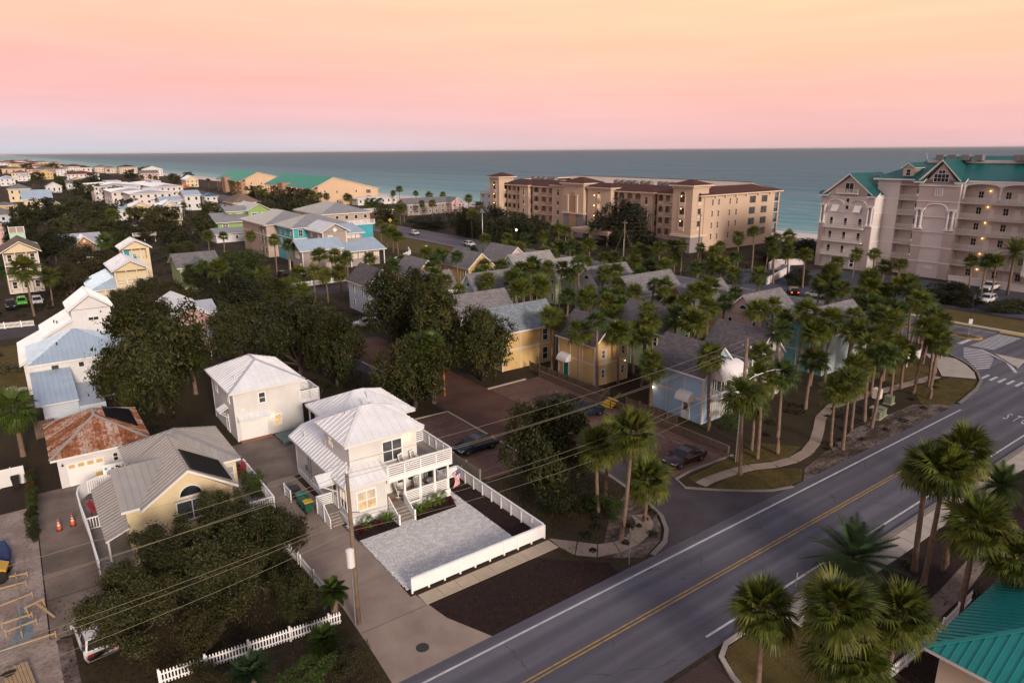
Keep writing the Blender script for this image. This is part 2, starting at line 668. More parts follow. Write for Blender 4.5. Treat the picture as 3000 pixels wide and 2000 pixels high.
c = _mix(n, _map(n, spot, .70, .76, 0, .5), c, (.045, .04, .048))
n.links.new(c, bs.inputs['Base Color'])
bs.inputs['Roughness'].default_value = .85
bs.inputs['Specular IOR Level'].default_value = .25
_bump(n, bs, f2, .25, .02)
plain('asphalt_dark', (.060, .050, .058), .9, .3, .4, fine=24)
plain('asphalt_blue', (.055, .060, .085), .85, .25, .3, fine=24)
plain('asphalt_red', (.100, .046, .032), .9, .32, .35, fine=16)


def brick_paving(name, c1, c2, mortar, w_, h_):
    m, n, bs, g = _mat(name)
    br = n.nodes.new('ShaderNodeTexBrick')
    br.inputs['Scale'].default_value = 1
    br.inputs['Brick Width'].default_value = w_
    br.inputs['Row Height'].default_value = h_
    br.inputs['Mortar Size'].default_value = .02
    br.inputs['Color1'].default_value = (*c1, 1)
    br.inputs['Color2'].default_value = (*c2, 1)
    br.inputs['Mortar'].default_value = (*mortar, 1)
    mp_ = n.nodes.new('ShaderNodeMapping')
    mp_.inputs['Rotation'].default_value = (0, 0, R(45))
    n.links.new(g.outputs['Position'], mp_.inputs[0])
    n.links.new(mp_.outputs[0], br.inputs['Vector'])
    f = _noise(n, g.outputs['Position'], .4, 4)
    col = _mix(n, _map(n, f, .4, .7, 0, .6), br.outputs['Color'], _sc(c1, .55))
    n.links.new(col, bs.inputs['Base Color'])
    bs.inputs['Roughness'].default_value = .9
    _bump(n, bs, br.outputs['Fac'], -.5, .02)
    return m


brick_paving('brick_red', (.060, .030, .026), (.085, .045, .038), (.03, .018, .016), .22, .11)
brick_paving('brick_stalls', (.13, .062, .042), (.17, .092, .068), (.05, .03, .025), .40, .40)

# grey tumbled pavers: one tone for each stone
m, n, bs, g = _mat('paver_stone')
c = _mix(n, g.outputs['Random Per Island'], (.52, .505, .495), (.76, .745, .73))
f = _noise(n, g.outputs['Position'], 6, 4)
c = _mix(n, _map(n, f, .4, .7, 0, .4), c, (.50, .485, .475))
f4 = _noise(n, g.outputs['Position'], .5, 3)
c = _mix(n, _map(n, f4, .5, .7, 0, .3), c, (.56, .545, .535))
n.links.new(c, bs.inputs['Base Color'])
bs.inputs['Roughness'].default_value = .85
plain('paver_bed', (.24, .235, .23), .95, .2)

# sea: pale over the sand bar, deeper blue-green further out
m, n, bs, g = _mat('sea_water')
s = n.nodes.new('ShaderNodeSeparateXYZ')
n.links.new(g.outputs['Position'], s.inputs[0])
wob = _noise(n, g.outputs['Position'], .006, 3, (1, .25, 1))
d = _math(n, 'ADD', s.outputs['X'], _math(n, 'MULTIPLY', wob, 120))
c = _mix(n, _map(n, d, 290, 345), (.22, .40, .41), (.080, .25, .30))
c = _mix(n, _map(n, d, 345, 620), c, (.028, .132, .195))
c = _mix(n, _map(n, d, 620, 4500), c, (.016, .082, .140))
n.links.new(c, bs.inputs['Base Color'])
bs.inputs['IOR'].default_value = 1.33
bs.inputs['Specular IOR Level'].default_value = .10
bs.inputs['Roughness'].default_value = .42
w1 = _noise(n, g.outputs['Position'], .11, 4, (1, .45, 1), .6)
w2 = _noise(n, g.outputs['Position'], .016, 4, (1, .22, 1), .6)
_bump(n, bs, _math(n, 'ADD', w1, _math(n, 'MULTIPLY', w2, 6)), .9, 3.0)
plain('foam', (.72, .72, .72), .8, .08)

# leaves
leaf('leaf_palm', (.135, .165, .021), (.034, .050, .009), (.22, .19, .028))
leaf('leaf_palm_dark', (.080, .125, .020), (.022, .040, .011))
leaf('leaf_fan', (.115, .165, .022), (.035, .070, .010), (.18, .19, .03))
leaf('leaf_date', (.075, .13, .050), (.020, .042, .018), (.09, .14, .05))
leaf('leaf_oak', (.085, .090, .026), (.016, .020, .008), (.12, .105, .030))
leaf('leaf_oak_brown', (.094, .084, .030), (.020, .019, .009), (.12, .095, .032))
leaf('leaf_magnolia', (.076, .088, .016), (.012, .016, .006), (.14, .11, .018))
leaf('leaf_dark', (.045, .050, .016), (.010, .012, .006))
leaf('leaf_cedar', (.085, .115, .022), (.022, .034, .009))
leaf('leaf_bright', (.16, .24, .03), (.06, .12, .015), (.26, .30, .04))
leaf('leaf_red', (.16, .015, .03), (.06, .008, .016), (.18, .03, .05))
leaf('leaf_rust', (.14, .06, .015), (.05, .025, .010))
plain('dead_frond', (.15, .085, .045), .95, .35, 3)
plain('bark', (.075, .055, .042), .95, .35, 3, fine=22, bump=.6, bscale=14)
plain('bark_palm', (.20, .135, .10), .95, .3, 3, fine=26, bump=.6, bscale=18)

m, n, bs, g = _mat('worn_yellow')
f = _noise(n, g.outputs['Position'], 2.0, 6, None, .8)
n.links.new(_mix(n, _map(n, f, .40, .62), (.42, .25, .03), (.17, .14, .12)), bs.inputs['Base Color'])
bs.inputs['Roughness'].default_value = .85

# ------------------------------------------------------------------ the ground, the beach, the sea
def sheet(name, pts, z, mat_, parent=None):
    """flat sheet of ground cover; structure when top-level"""
    mb = MB()
    mb.poly([(x, y, z) for x, y in pts])
    return struct(name, mb, mat_, parent=parent)


COAST = [(-400, 243), (0, 243), (150, 240), (370, 231), (560, 230), (1228, 212), (2040, 150), (3300, 70), (6000, -60), (12000, -800), (30000, -6000)]


def strip(name, mat_, offs, zs):
    mb = MB()
    for y, c_ in COAST:
        mb.v += [(c_ + o_ if o_ > -5000 else -30000, y, z) for o_, z in zip(offs, zs)]
    k = len(offs)
    for i in range(len(COAST) - 1):
        for j in range(k - 1):
            mb.f.append((i * k + j, i * k + j + 1, (i + 1) * k + j + 1, (i + 1) * k + j))
    return struct(name, mb, mat_)


strip('ground', 'ground_mix', [-30000, -40], [0, 0])
strip('beach', 'beach_sand', [-41, -30, -12, 2, 40], [.02, .3, -.9, -2.05, -4.5])
sea = MB()
sea.poly([(-60000, -60000, -2), (120000, -60000, -2), (120000, 120000, -2), (-60000, 120000, -2)])
struct('sea', sea, 'sea_water')
# breaking ripples along the shore
for i, (off, ya, yb) in enumerate([(3, -60, 330), (9, 60, 240), (4, 330, 800), (13, -40, 140)]):
    mb = MB()
    pts = []
    for j in range(60):
        y = ya + (yb - ya) * j / 59
        for (y0, c0), (y1, c1) in zip(COAST, COAST[1:]):
            if y0 <= y <= y1:
                c_ = c0 + (c1 - c0) * (y - y0) / (y1 - y0)
        wv = 1.6 * math.sin(y * .11 + i) + .8 * math.sin(y * .31 + 2 * i)
        hw = .25 + .35 * abs(math.sin(y * .07 + i * 1.3))
        pts.append((c_ + off + wv - hw, c_ + off + wv + hw, y))
    for a, b in zip(pts, pts[1:]):
        mb.poly([(a[0], a[2], -1.97), (a[1], a[2], -1.97), (b[1], b[2], -1.97), (b[0], b[2], -1.97)])
    struct('foam', mb, 'foam', 'stuff')

# ------------------------------------------------------------------ roads
KERB_N = [(86.4, 29.9), (93.7, 30.8), (97.4, 31.7), (100.5, 33.2), (103.4, 35.2), (105.7, 37.6), (108.3, 41.2), (109.8, 45.0), (110.6, 52), (110.8, 70), (110.8, 420)]
road = struct('main_road', MB().poly([(x, y, .02) for x, y in [(-60, 20.9), (112.2, 20.9), (112.2, 45.0), (109.8, 45.0)] + KERB_N[:7][::-1] + [(-60, 29.7)]]), 'asphalt')
beach_road = struct('beach_road', MB().poly([(112.2, -60, .024), (125.8, -60, .024), (125.8, 600, .024), (110.8, 600, .024), (110.8, 45, .024), (112.2, 45, .024)]), 'asphalt')


def line(name, parent, x0, x1, y0, y1, mat_='white_line', z=.030):
    return MB().poly([(x0, y0, z), (x1, y0, z), (x1, y1, z), (x0, y1, z)]).obj(name, mat_, parent)


line('edge_line', road, -60, 34.2, 28.86, 29.02)
line('edge_line', road, 34.2, 84.5, 28.86, 29.02)
line('edge_line', road, 30.5, 97, 21.78, 21.94)
line('edge_line', road, -60, 14.5, 21.78, 21.94)
line('centre_line', road, -60, 80.5, 25.28, 25.40, 'worn_yellow')
line('centre_line', road, -60, 80.5, 25.54, 25.66, 'worn_yellow')
for i in range(11):
    y = 31.9 - i * .95
    MB().poly([(98.5, y, .030), (100.9, y, .030), (101.0, y + .36, .030), (98.6, y + .36, .030)]).obj('crosswalk_bar', 'white_line', road)


def lerp(a, b, t):
    return (a[0] + (b[0] - a[0]) * t, a[1] + (b[1] - a[1]) * t)


def along(pl, t):
    k = t * (len(pl) - 1)
    i = min(int(k), len(pl) - 2)
    return lerp(pl[i], pl[i + 1], k - i)


for i in range(12):
    a0 = along([(112.4, 39.6), (107.3, 37.6), (102.3, 34.0)], i / 11.6)
    a1 = along([(112.4, 39.6), (107.3, 37.6), (102.3, 34.0)], (i + .5) / 11.6)
    b0 = along([(113.4, 37.4), (109.6, 34.6), (104.2, 33.2)], i / 11.6)
    b1 = along([(113.4, 37.4), (109.6, 34.6), (104.2, 33.2)], (i + .5) / 11.6)
    MB().poly([(*a0, .031), (*b0, .031), (*b1, .031), (*a1, .031)][::-1]).obj('crosswalk_bar', 'white_line', road)
for i in range(13):
    x = 114.6 + i * .82
    line('crosswalk_bar', beach_road, x, x + .40, 36.4, 39.5, z=.032)
line('stop_bar', beach_road, 114.2, 118.2, 40.6, 41.2, z=.032)
line('edge_line', beach_road, 125.2, 125.36, 40, 300, z=.032)
line('edge_line', beach_road, 112.3, 112.46, 120, 300, z=.032)
line('centre_line', beach_road, 118.9, 119.02, 60, 300, 'worn_yellow', .032)
line('centre_line', beach_road, 119.2, 119.32, 60, 300, 'worn_yellow', .032)
MB().poly([(113.1, 37.6, .033), (113.3, 37.4, .033), (109.4, 32.6, .033), (105.0, 30.2, .033), (104.6, 30.4, .033), (109.0, 33.0, .033)]).obj('edge_line', 'white_line', road)

# STOP, painted across the lane for drivers heading to the beach
for ch, y in zip('STOP', (25.0, 24.2, 23.4, 22.6)):
    cu = bpy.data.curves.new('letter', 'FONT')
    cu.body = ch
    cu.size = 1.0
    tmp = bpy.data.objects.new('letter', cu)
    COL.objects.link(tmp)
    bpy.context.view_layer.update()
    me = bpy.data.meshes.new_from_object(tmp.evaluated_get(bpy.context.evaluated_depsgraph_get()))
    bpy.data.objects.remove(tmp)
    me.materials.clear()
    me.materials.append(MATS['white_line'])
    o = mesh_obj('letter', me, road, False, (85.2, y + .12, .031), (0, 0, -math.pi / 2), (.85, 3.4, 1))

# islands of the junction
isl = struct('traffic_island', MB().slab([(x, y, .16) for x, y in [(112.0, 35.4), (111.9, 31.6), (107.0, 30.9)]][::-1], .16), 'concrete_light')
mb = MB()
nose = [(119.6 + 1.5 * math.cos(R(a)), 41.3 + 1.5 * math.sin(R(a))) for a in range(180, 361, 20)]
mb.slab([(x, y, .17) for x, y in nose + [(121.1, 58), (118.1, 58)]], .17)
med = struct('median', mb, 'kerb_yellow')
MB().slab([(x, y, .20) for x, y in [(119.6 + 1.2 * math.cos(R(a)), 41.4 + 1.2 * math.sin(R(a))) for a in range(180, 361, 20)] + [(120.8, 57.7), (118.4, 57.7)]], .05).obj('planting_bed', 'dirt_verge', med)

# kerbs
def kerb(pts, w_=.30, h_=.12, mat_='kerb', name='kerb'):
    mb = MB()
    P = [Vector((x, y, 0)) for x, y in pts]
    L, Rr = [], []
    for i, p_ in enumerate(P):
        d = (P[min(i + 1, len(P) - 1)] - P[max(i - 1, 0)]).normalized()
        nrm = Vector((-d.y, d.x, 0)) * w_ / 2
        L.append(p_ + nrm)
        Rr.append(p_ - nrm)
    for a, b, c_, d_ in zip(L, L[1:], Rr, Rr[1:]):
        z = Vector((0, 0, h_))
        mb.poly([c_ + z, d_ + z, b + z, a + z])
        mb.poly([a + z, b + z, b, a])
        mb.poly([c_, d_, d_ + z, c_ + z])
    return struct(name, mb, mat_)


kerb(KERB_N, .32)
kerb([(126.0, y) for y in (-60, 30, 36)], .3)
kerb([(126.0, 40), (126.0, 90), (126.0, 140), (126.0, 320)], .3)
kerb([(34.4, 29.9), (36.6, 30.6), (38.0, 31.7), (39.2, 33.3), (40.0, 35.6), (40.4, 38.2), (41.0, 42.0), (41.4, 46.0), (38.2, 47.0)], .34)
kerb([(52.4, 29.8), (50.2, 30.5), (48.2, 31.9), (46.4, 33.5), (44.6, 35.4), (45.2, 37.0), (47.5, 37.3), (53.6, 37.1)], .26)
kerb([(36, 20.75), (70, 20.75), (112, 20.75)], .36, .14)
kerb([(37.2, 47.4), (37.2, 64.0), (33.0, 64.2)], .22, .12, 'concrete_warm')
kerb([(45.2, 67.6), (51.4, 67.8)], .3, .12, 'concrete_warm')
kerb([(38.2, 71), (37.6, 84), (36.6, 104)], .25, .12, 'concrete_warm')

# street behind the lots
street = sheet('back_street', [(-80, 131.3), (112, 140.5), (112, 148.5), (-80, 139.5)], .012, 'asphalt_dark')
sheet('lane', [(33.6, 100), (42.5, 100), (43.5, 142), (36.5, 141)], .016, 'asphalt_dark')
sheet('beach_parking', [(126.2, 62), (165, 58), (165, 84), (140, 110), (126.2, 90)], .012, 'asphalt_blue')
sheet('resort_parking', [(140, 30), (171, 30), (171, 58), (140, 58)], .016, 'asphalt_blue')
sheet('far_parking', [(96, 330), (130, 330), (130, 470), (96, 470)], .012, 'asphalt_dark')

# ------------------------------------------------------------------ car park of the cottages
lot = sheet('car_park', [(37.2, 46.9), (41.2, 46.2), (40.2, 38), (39.4, 33.8), (37.8, 31.6), (34.4, 29.75), (52.4, 29.75), (48.3, 31.7), (44.5, 35.3), (45.2, 37.2), (45.4, 100), (33.6, 100), (37.2, 72)], .014, 'asphalt_dark')
st1 = sheet('parking_stalls', [(45.4, 37.3), (53.4, 37.3), (53.4, 67.6), (45.4, 67.6)], .018, 'brick_stalls')
st2 = sheet('parking_stalls', [(31.4, 47.2), (37.1, 47.2), (37.1, 63.8), (31.4, 63.8)], .018, 'brick_stalls')
sheet('parking_aisle', [(37.35, 47.4), (45.3, 47.4), (45.3, 99), (38.0, 99), (38.4, 70), (37.35, 64)], .020, 'asphalt_red')
for i in range(12):
    line('stall_line', st1, 45.6, 51.0, 37.7 + i * 2.7, 37.77 + i * 2.7, 'kerb', .026)
for i in range(6):
    line('stall_line', st2, 31.7, 36.9, 49.0 + i * 2.7, 49.07 + i * 2.7, 'kerb', .026)
for i in range(9):
    bx('wheel_stop', 'kerb', st1, 51.3, 51.5, 38.5 + i * 2.7, 40.2 + i * 2.7, .02, .14)

# ------------------------------------------------------------------ lawns, beds, verges
sheet('lawn', [(38.3, 32.6), (39.3, 34.2), (39.9, 38), (36, 36), (33, 33.5), (31.4, 31.8), (33.8, 30.1), (36.4, 30.9)], .010, 'dirt_verge')
sheet('lawn', [(46.3, 33.9), (48.4, 32.1), (51.0, 30.4), (54.0, 30.0), (56.5, 31.4), (53.0, 33.6), (49.5, 34.4)], .010, 'lawn')
sheet('lawn', [(46.0, 34.8), (49.4, 35.3), (53.5, 35.0), (57.0, 33.4), (60.8, 34.2), (58.0, 37.4), (53.6, 37.0), (46.4, 36.6)], .010, 'lawn')
sheet('verge', [(54.0, 29.75), (86.4, 29.75), (84.8, 31.0), (82, 33.0), (70, 33.4), (60, 31.8), (56.5, 31.2)], .008, 'dirt_verge')
sheet('lawn', [(83.0, 32.6), (85.2, 30.2), (93.6, 31.0), (97.2, 32.0), (96.0, 34.6), (88, 36)], .010, 'lawn')
sheet('lawn', [(88, 37.4), (95.0, 36.6), (99.0, 38.8), (96, 42), (88, 41)], .010, 'lawn')
sheet('lawn', [(126.4, 30), (138, 30), (138, 58), (126.4, 62)], .010, 'lawn')
sheet('lawn', [(60, 149), (108, 152), (108, 160), (78, 160), (60, 156)], .010, 'lawn')
sheet('lawn', [(96, 160), (110, 160), (110, 260), (92, 260)], .010, 'lawn')
sheet('lawn', [(-8, 100), (-1.5, 100), (-1.0, 130), (-8, 130)], .010, 'lawn')
sheet('lawn', [(26.2, 6), (43, 6), (43, 18.6), (36, 20.5), (30.4, 20.5), (29.0, 18.6), (27.6, 14)], .010, 'lawn')
sheet('brick_drive', [(12, 20.6), (29.6, 20.6), (28.9, 18.8), (27.5, 14), (26, 6), (12, 6)], .016, 'brick_red')
kerb([(36, 20.75), (31, 20.75), (29.8, 20.2), (29.0, 18.8), (27.6, 14), (26.1, 6)], .3, .12, 'concrete_light')
sheet('mulch_bed', [(36, 15.5), (40, 14.5), (42, 9), (37, 6), (35, 11)], .014, 'mulch')
mulch = sheet('mulch_bed', [(18.25, 34.85), (18.9, 32.2), (19.9, 29.75), (31.0, 29.75), (31.2, 31.2), (29.6, 32.6), (27.4, 34.85)], .012, 'mulch')
sheet('mulch_bed', [(42.5, 10), (110, 10), (110, 18.9), (42.5, 18.9)], .008, 'mulch')

# ------------------------------------------------------------------ concrete
drive = sheet('driveway', [(13.2, 29.75), (20.0, 29.75), (18.6, 33.0), (18.1, 36.3), (17.7, 44.7), (17.5, 58.8), (21.4, 59.2), (22.9, 69.2), (14.5, 69.2), (12.9, 60), (13.0, 50), (13.6, 38), (13.4, 33)], .014, 'concrete')
for x0, x1, y0, y1 in ((13.6, 18.2, 34.85, 34.95), (13.4, 17.9, 39.6, 39.66), (13.3, 17.6, 45.0, 45.06), (13.1, 17.5, 51, 51.05)):
    line('joint', drive, x0, x1, y0, y1, 'concrete_stained', .017)
court = sheet('garage_court', [(14.6, 58.9), (17.3, 58.9), (21.5, 60.0), (22.7, 69.2), (14.7, 69.2)], .018, 'concrete_stained')
mb = MB().lathe([(.40, .022), (.40, .032), (.30, .033)], 20, (16.0, 31.5))
tag(mb.obj('manhole_cover', 'dark_metal'), 'round dark iron manhole cover in the concrete driveway apron', 'manhole cover')

walk = sheet('sidewalk', [(18.2, 34.9), (29.6, 34.9), (29.6, 36.2), (18.2, 36.2)], .010, 'concrete_stained')
for i in range(8):
    bx('slab', 'concrete_warm', walk, 18.22 + i * 1.42, 19.61 + i * 1.42, 34.92, 36.12, .0, .05)
CURVE_A = [(29.65, 34.9), (29.9, 33.4), (31.0, 32.2), (32.8, 31.6), (34.8, 31.6), (36.6, 32.1), (37.9, 33.0), (38.6, 34.2)]
CURVE_B = [(29.7, 36.3), (31.2, 34.6), (32.2, 33.4), (33.4, 32.9), (34.7, 32.9), (36.0, 33.3), (36.9, 34.0), (37.4, 35.0)]
for i in range(7):
    a, b = lerp(CURVE_A[i], CURVE_A[i + 1], .03), lerp(CURVE_A[i], CURVE_A[i + 1], .98)
    c_, d_ = lerp(CURVE_B[i], CURVE_B[i + 1], .98), lerp(CURVE_B[i], CURVE_B[i + 1], .03)
    MB().slab([(*a, .05), (*b, .05), (*c_, .05), (*d_, .05)], .05).obj('slab', 'concrete', walk)
walk2 = sheet('sidewalk', [(36, 18.9), (111, 18.9), (111, 20.55), (36, 20.55)], .012, 'concrete_stained')
for i in range(48):
    bx('slab', 'concrete_light', walk2, 36.0 + i * 1.55, 37.51 + i * 1.55, 18.95, 20.5, .0, .06)
PATH = [(46.2, 35.0), (47.6, 35.1), (50.2, 34.9), (52.8, 34.4), (55.0, 33.4), (57.4, 32.9), (60.0, 33.1), (63.0, 34.0), (66.0, 35.4), (69.5, 37.2), (74, 38.4), (80, 38.0), (88, 36.9), (95.0, 36.0)]
mb = MB()
for i in range(len(PATH) - 1):
    p_, q_ = Vector((*PATH[i], 0)), Vector((*PATH[i + 1], 0))
    d = (q_ - p_).normalized()
    nr = Vector((-d.y, d.x, 0)) * .55
    d = d * .02
    mb.slab([(x.x, x.y, .045) for x in (p_ + nr + d, p_ - nr + d, q_ - nr - d, q_ + nr - d)], .045)
struct('footpath', mb, 'concrete')
sheet('corner_plaza', [(95.6, 35.6), (97.8, 32.4), (100.4, 33.6), (103.2, 35.6), (105.4, 37.9), (104.8, 41.8), (100.4, 38.4)], .050, 'concrete_light')
sheet('far_sidewalk', [(127.4, 30), (128.9, 30), (128.9, 60), (127.4, 60)], .050, 'concrete_warm')
tac = sheet('tactile_pad', [(126.2, 35.6), (127.3, 35.6), (127.3, 39.9), (126.2, 39.9)], .056, 'kerb_yellow')

# ------------------------------------------------------------------ paved court in front of the white house
pav = sheet('paver_court', [(17.75, 36.9), (27.7, 36.9), (27.7, 47.6), (17.75, 47.6)], .020, 'paver_bed')
mb = MB()
rnd = random.Random(5)
y = 37.05
while y < 47.5:
    h_ = rnd.choice((.16, .16, .24))
    x = 17.8 + rnd.random() * .1
    while x < 27.55:
        w_ = rnd.choice((.18, .26, .34))
        x1, y1 = min(x + w_, 27.66), y + h_
        zt = .050 + rnd.random() * .008
        g_ = .012
        if x1 > x + .05:
            mb.box(x + g_, x1 - g_, y + g_, y1 - g_, .02, zt)
        x += w_
    y += h_
o = mb.obj('paving_stone', 'paver_stone', pav)
o['kind'] = 'stuff'

# ------------------------------------------------------------------ building plot at the lower edge
sheet('sand_lot', [(-30, 30), (-1.6, 30), (-1.7, 45), (-2.0, 50.6), (-2.2, 66.5), (-30, 66.5)], .008, 'sand_lot')
pad = sheet('concrete_yard', [(-2.2, 45.8), (2.9, 45.2), (3.0, 69), (-2.2, 69)], .012, 'concrete_stained')
line('joint', pad, -2.1, 2.5, 50.5, 50.56, 'mulch', .016)
line('joint', pad, -2.25, -2.17, 46, 66, 'mulch', .016)
sheet('trench', [(-3.75, 51.2), (-3.25, 51.0), (-3.05, 48.4), (-3.0, 46.6), (-3.6, 46.2), (-4.9, 46.3), (-6, 45.9), (-6, 46.6), (-4.4, 46.8), (-3.9, 48)], .012, 'trench_sand')
sheet('gravel_strip', [(-1.9, 45.6), (-1.1, 45.4), (-.9, 36), (-1.7, 36)], .010, 'dirt_verge')

ORD = 'first second third fourth fifth sixth seventh eighth ninth tenth eleventh twelfth thirteenth fourteenth fifteenth sixteenth seventeenth eighteenth nineteenth twentieth'.split()
ORD += ['twenty-' + o_ for o_ in ORD[:9]] + ['thirtieth'] + ['thirty-' + o_ for o_ in ORD[:9]]
# ------------------------------------------------------------------ building kit
def clip(poly, lo, hi):
    """part of a 2-D polygon with lo <= a <= hi"""
    for lim, sg in ((lo, 1), (hi, -1)):
        out = []
        for i in range(len(poly)):
            p_, q_ = poly[i], poly[(i + 1) % len(poly)]
            ip, iq = sg * (p_[0] - lim) >= -1e-9, sg * (q_[0] - lim) >= -1e-9
            if ip:
                out.append(p_)
            if ip != iq:
                t = (lim - p_[0]) / (q_[0] - p_[0])
                out.append((lim, p_[1] + (q_[1] - p_[1]) * t))
        poly = out
        if len(poly) < 3:
            return []
    return poly


def dedupe(pts):
    out = []
    for p_ in pts:
        if not out or (Vector(p_) - Vector(out[-1])).length > 1e-4:
            out.append(p_)
    if len(out) > 1 and (Vector(out[0]) - Vector(out[-1])).length < 1e-4:
        out.pop()
    return out


def hip_faces(x0, x1, y0, y1, z, rise, inset=None):
    zr = z + rise
    if (x1 - x0) >= (y1 - y0):
        d = (y1 - y0) / 2 if inset is None else inset
        a, b, m_ = x0 + d, x1 - d, (y0 + y1) / 2
        A, B = (a, m_, zr), (b, m_, zr)
        return [[(x0, y0, z), (x1, y0, z), B, A], [(x1, y0, z), (x1, y1, z), B], [(x1, y1, z), (x0, y1, z), A, B], [(x0, y1, z), (x0, y0, z), A]], A, B
    d = (x1 - x0) / 2 if inset is None else inset
    a, b, m_ = y0 + d, y1 - d, (x0 + x1) / 2
    A, B = (m_, a, zr), (m_, b, zr)
    return [[(x0, y0, z), (x1, y0, z), A], [(x1, y0, z), (x1, y1, z), B, A], [(x1, y1, z), (x0, y1, z), B], [(x0, y1, z), (x0, y0, z), A, B]], A, B


def gable_faces(x0, x1, y0, y1, z, rise, axis):
    zr = z + rise
    if axis == 'y':
        m_ = (x0 + x1) / 2
        return [[(x0, y1, z), (x0, y0, z), (m_, y0, zr), (m_, y1, zr)], [(x1, y0, z), (x1, y1, z), (m_, y1, zr), (m_, y0, zr)]]
    m_ = (y0 + y1) / 2
    return [[(x0, y0, z), (x1, y0, z), (x1, m_, zr), (x0, m_, zr)], [(x1, y1, z), (x0, y1, z), (x0, m_, zr), (x1, m_, zr)]]


def cover(T, faces, mat_, trim='white_trim', pw=.45, panels=False, thick=.2, ribs=True, name='roof'):
    """roof over the given faces (first edge of each is its eave): fascia slab, then sheet panels or shingles"""
    faces = [dedupe(f_) for f_ in faces]
    base = MB()
    for f_ in faces:
        base.slab(f_, thick)
    if mat_.startswith('shingle') or mat_.startswith('flat'):
        top = MB()
        for f_ in faces:
            top.slab([(p_[0], p_[1], p_[2] + .055) for p_ in f_], .05)
        ro = top.obj(name, mat_, T)
        base.obj('fascia', trim, ro)
        return ro
    ro = base.obj(name, trim, T)
    joined = MB()
    for f_ in faces:
        P = [Vector(p_) for p_ in f_]
        e = (P[1] - P[0]).normalized()
        nrm = (P[1] - P[0]).cross(P[2] - P[0]).normalized()
        if nrm.z < 0:
            nrm = -nrm
        s_ = nrm.cross(e)
        q = [((p_ - P[0]).dot(e), (p_ - P[0]).dot(s_)) for p_ in P]
        L = max(a for a, b in q)
        l0 = min(a for a, b in q)
        k = max(1, round((L - l0) / pw))
        for i in range(k):
            a0, a1 = l0 + (L - l0) * i / k, l0 + (L - l0) * (i + 1) / k
            c_ = clip(q, a0, a1)
            if len(c_) < 3:
                continue
            mb = MB() if panels else joined
            to3 = lambda a, b, h: P[0] + e * a + s_ * b + nrm * h
            k0 = len(mb.v)
            n_ = len(c_)
            mb.v += [tuple(to3(a, b, .035)) for a, b in c_] + [tuple(to3(a, b, .004)) for a, b in c_]
            mb.f.append(tuple(range(k0, k0 + n_)))
            mb.f += [(k0 + j, k0 + n_ + j, k0 + n_ + (j + 1) % n_, k0 + (j + 1) % n_) for j in range(n_)]
            if ribs and i:
                bs_ = [b for a, b in c_ if abs(a - a0) < 1e-4]
                if len(bs_) >= 2 and max(bs_) - min(bs_) > .1:
                    lo, hi = min(bs_), max(bs_)
                    k1 = len(mb.v)
                    r_ = .022
                    for b in (lo, hi):
                        mb.v += [tuple(to3(a0 - r_, b, .036)), tuple(to3(a0 - r_ * .6, b, .085)), tuple(to3(a0 + r_ * .6, b, .085)), tuple(to3(a0 + r_, b, .036))]
                    mb.f += [(k1 + j, k1 + j + 1, k1 + j + 5, k1 + j + 4) for j in range(3)] + [(k1, k1 + 4, k1 + 7, k1 + 3), (k1, k1 + 3, k1 + 2, k1 + 1), (k1 + 4, k1 + 5, k1 + 6, k1 + 7)]
            if panels:
                mb.obj('panel', mat_, ro)
    if not panels:
        o = joined.obj('roof_sheet', mat_, ro)
    return ro


def caps(ro, segs, mat_='metal_white', w_=.26, h_=.06):
    for a, b in segs:
        beam('ridge_cap', mat_, ro, (a[0], a[1], a[2] + .06), (b[0], b[1], b[2] + .06), w_, h_)


def hip_caps(ro, x0, x1, y0, y1, z, A, B, mat_='metal_white'):
    lo = [((x0, y0, z), A), ((x1, y1, z), B)]
    if abs(A[1] - B[1]) < 1e-6:
        lo += [((x0, y1, z), A), ((x1, y0, z), B)]
    else:
        lo += [((x1, y0, z), A), ((x0, y1, z), B)]
    if (Vector(A) - Vector(B)).length > .2:
        lo.append((A, B))
    caps(ro, lo, mat_)


def wall(T, mat_, x0, x1, y0, y1, z0, z1, name='wall'):
    return bx(name, mat_, T, x0, x1, y0, y1, z0, z1)


def gable_end(T, mat_, x0, x1, y0, y1, z, rise, axis):
    """the solid triangle under a gable roof"""
    if axis == 'y':
        m_ = (x0 + x1) / 2
        return MB().extr([(x0, y0, z), (x1, y0, z), (m_, y0, z + rise)], (0, y1 - y0, 0)).obj('gable', mat_, T)
    m_ = (y0 + y1) / 2
    return MB().extr([(x0, y1, z), (x0, y0, z), (x0, m_, z + rise)], (x1 - x0, 0, 0)).obj('gable', mat_, T)


_wc = {}


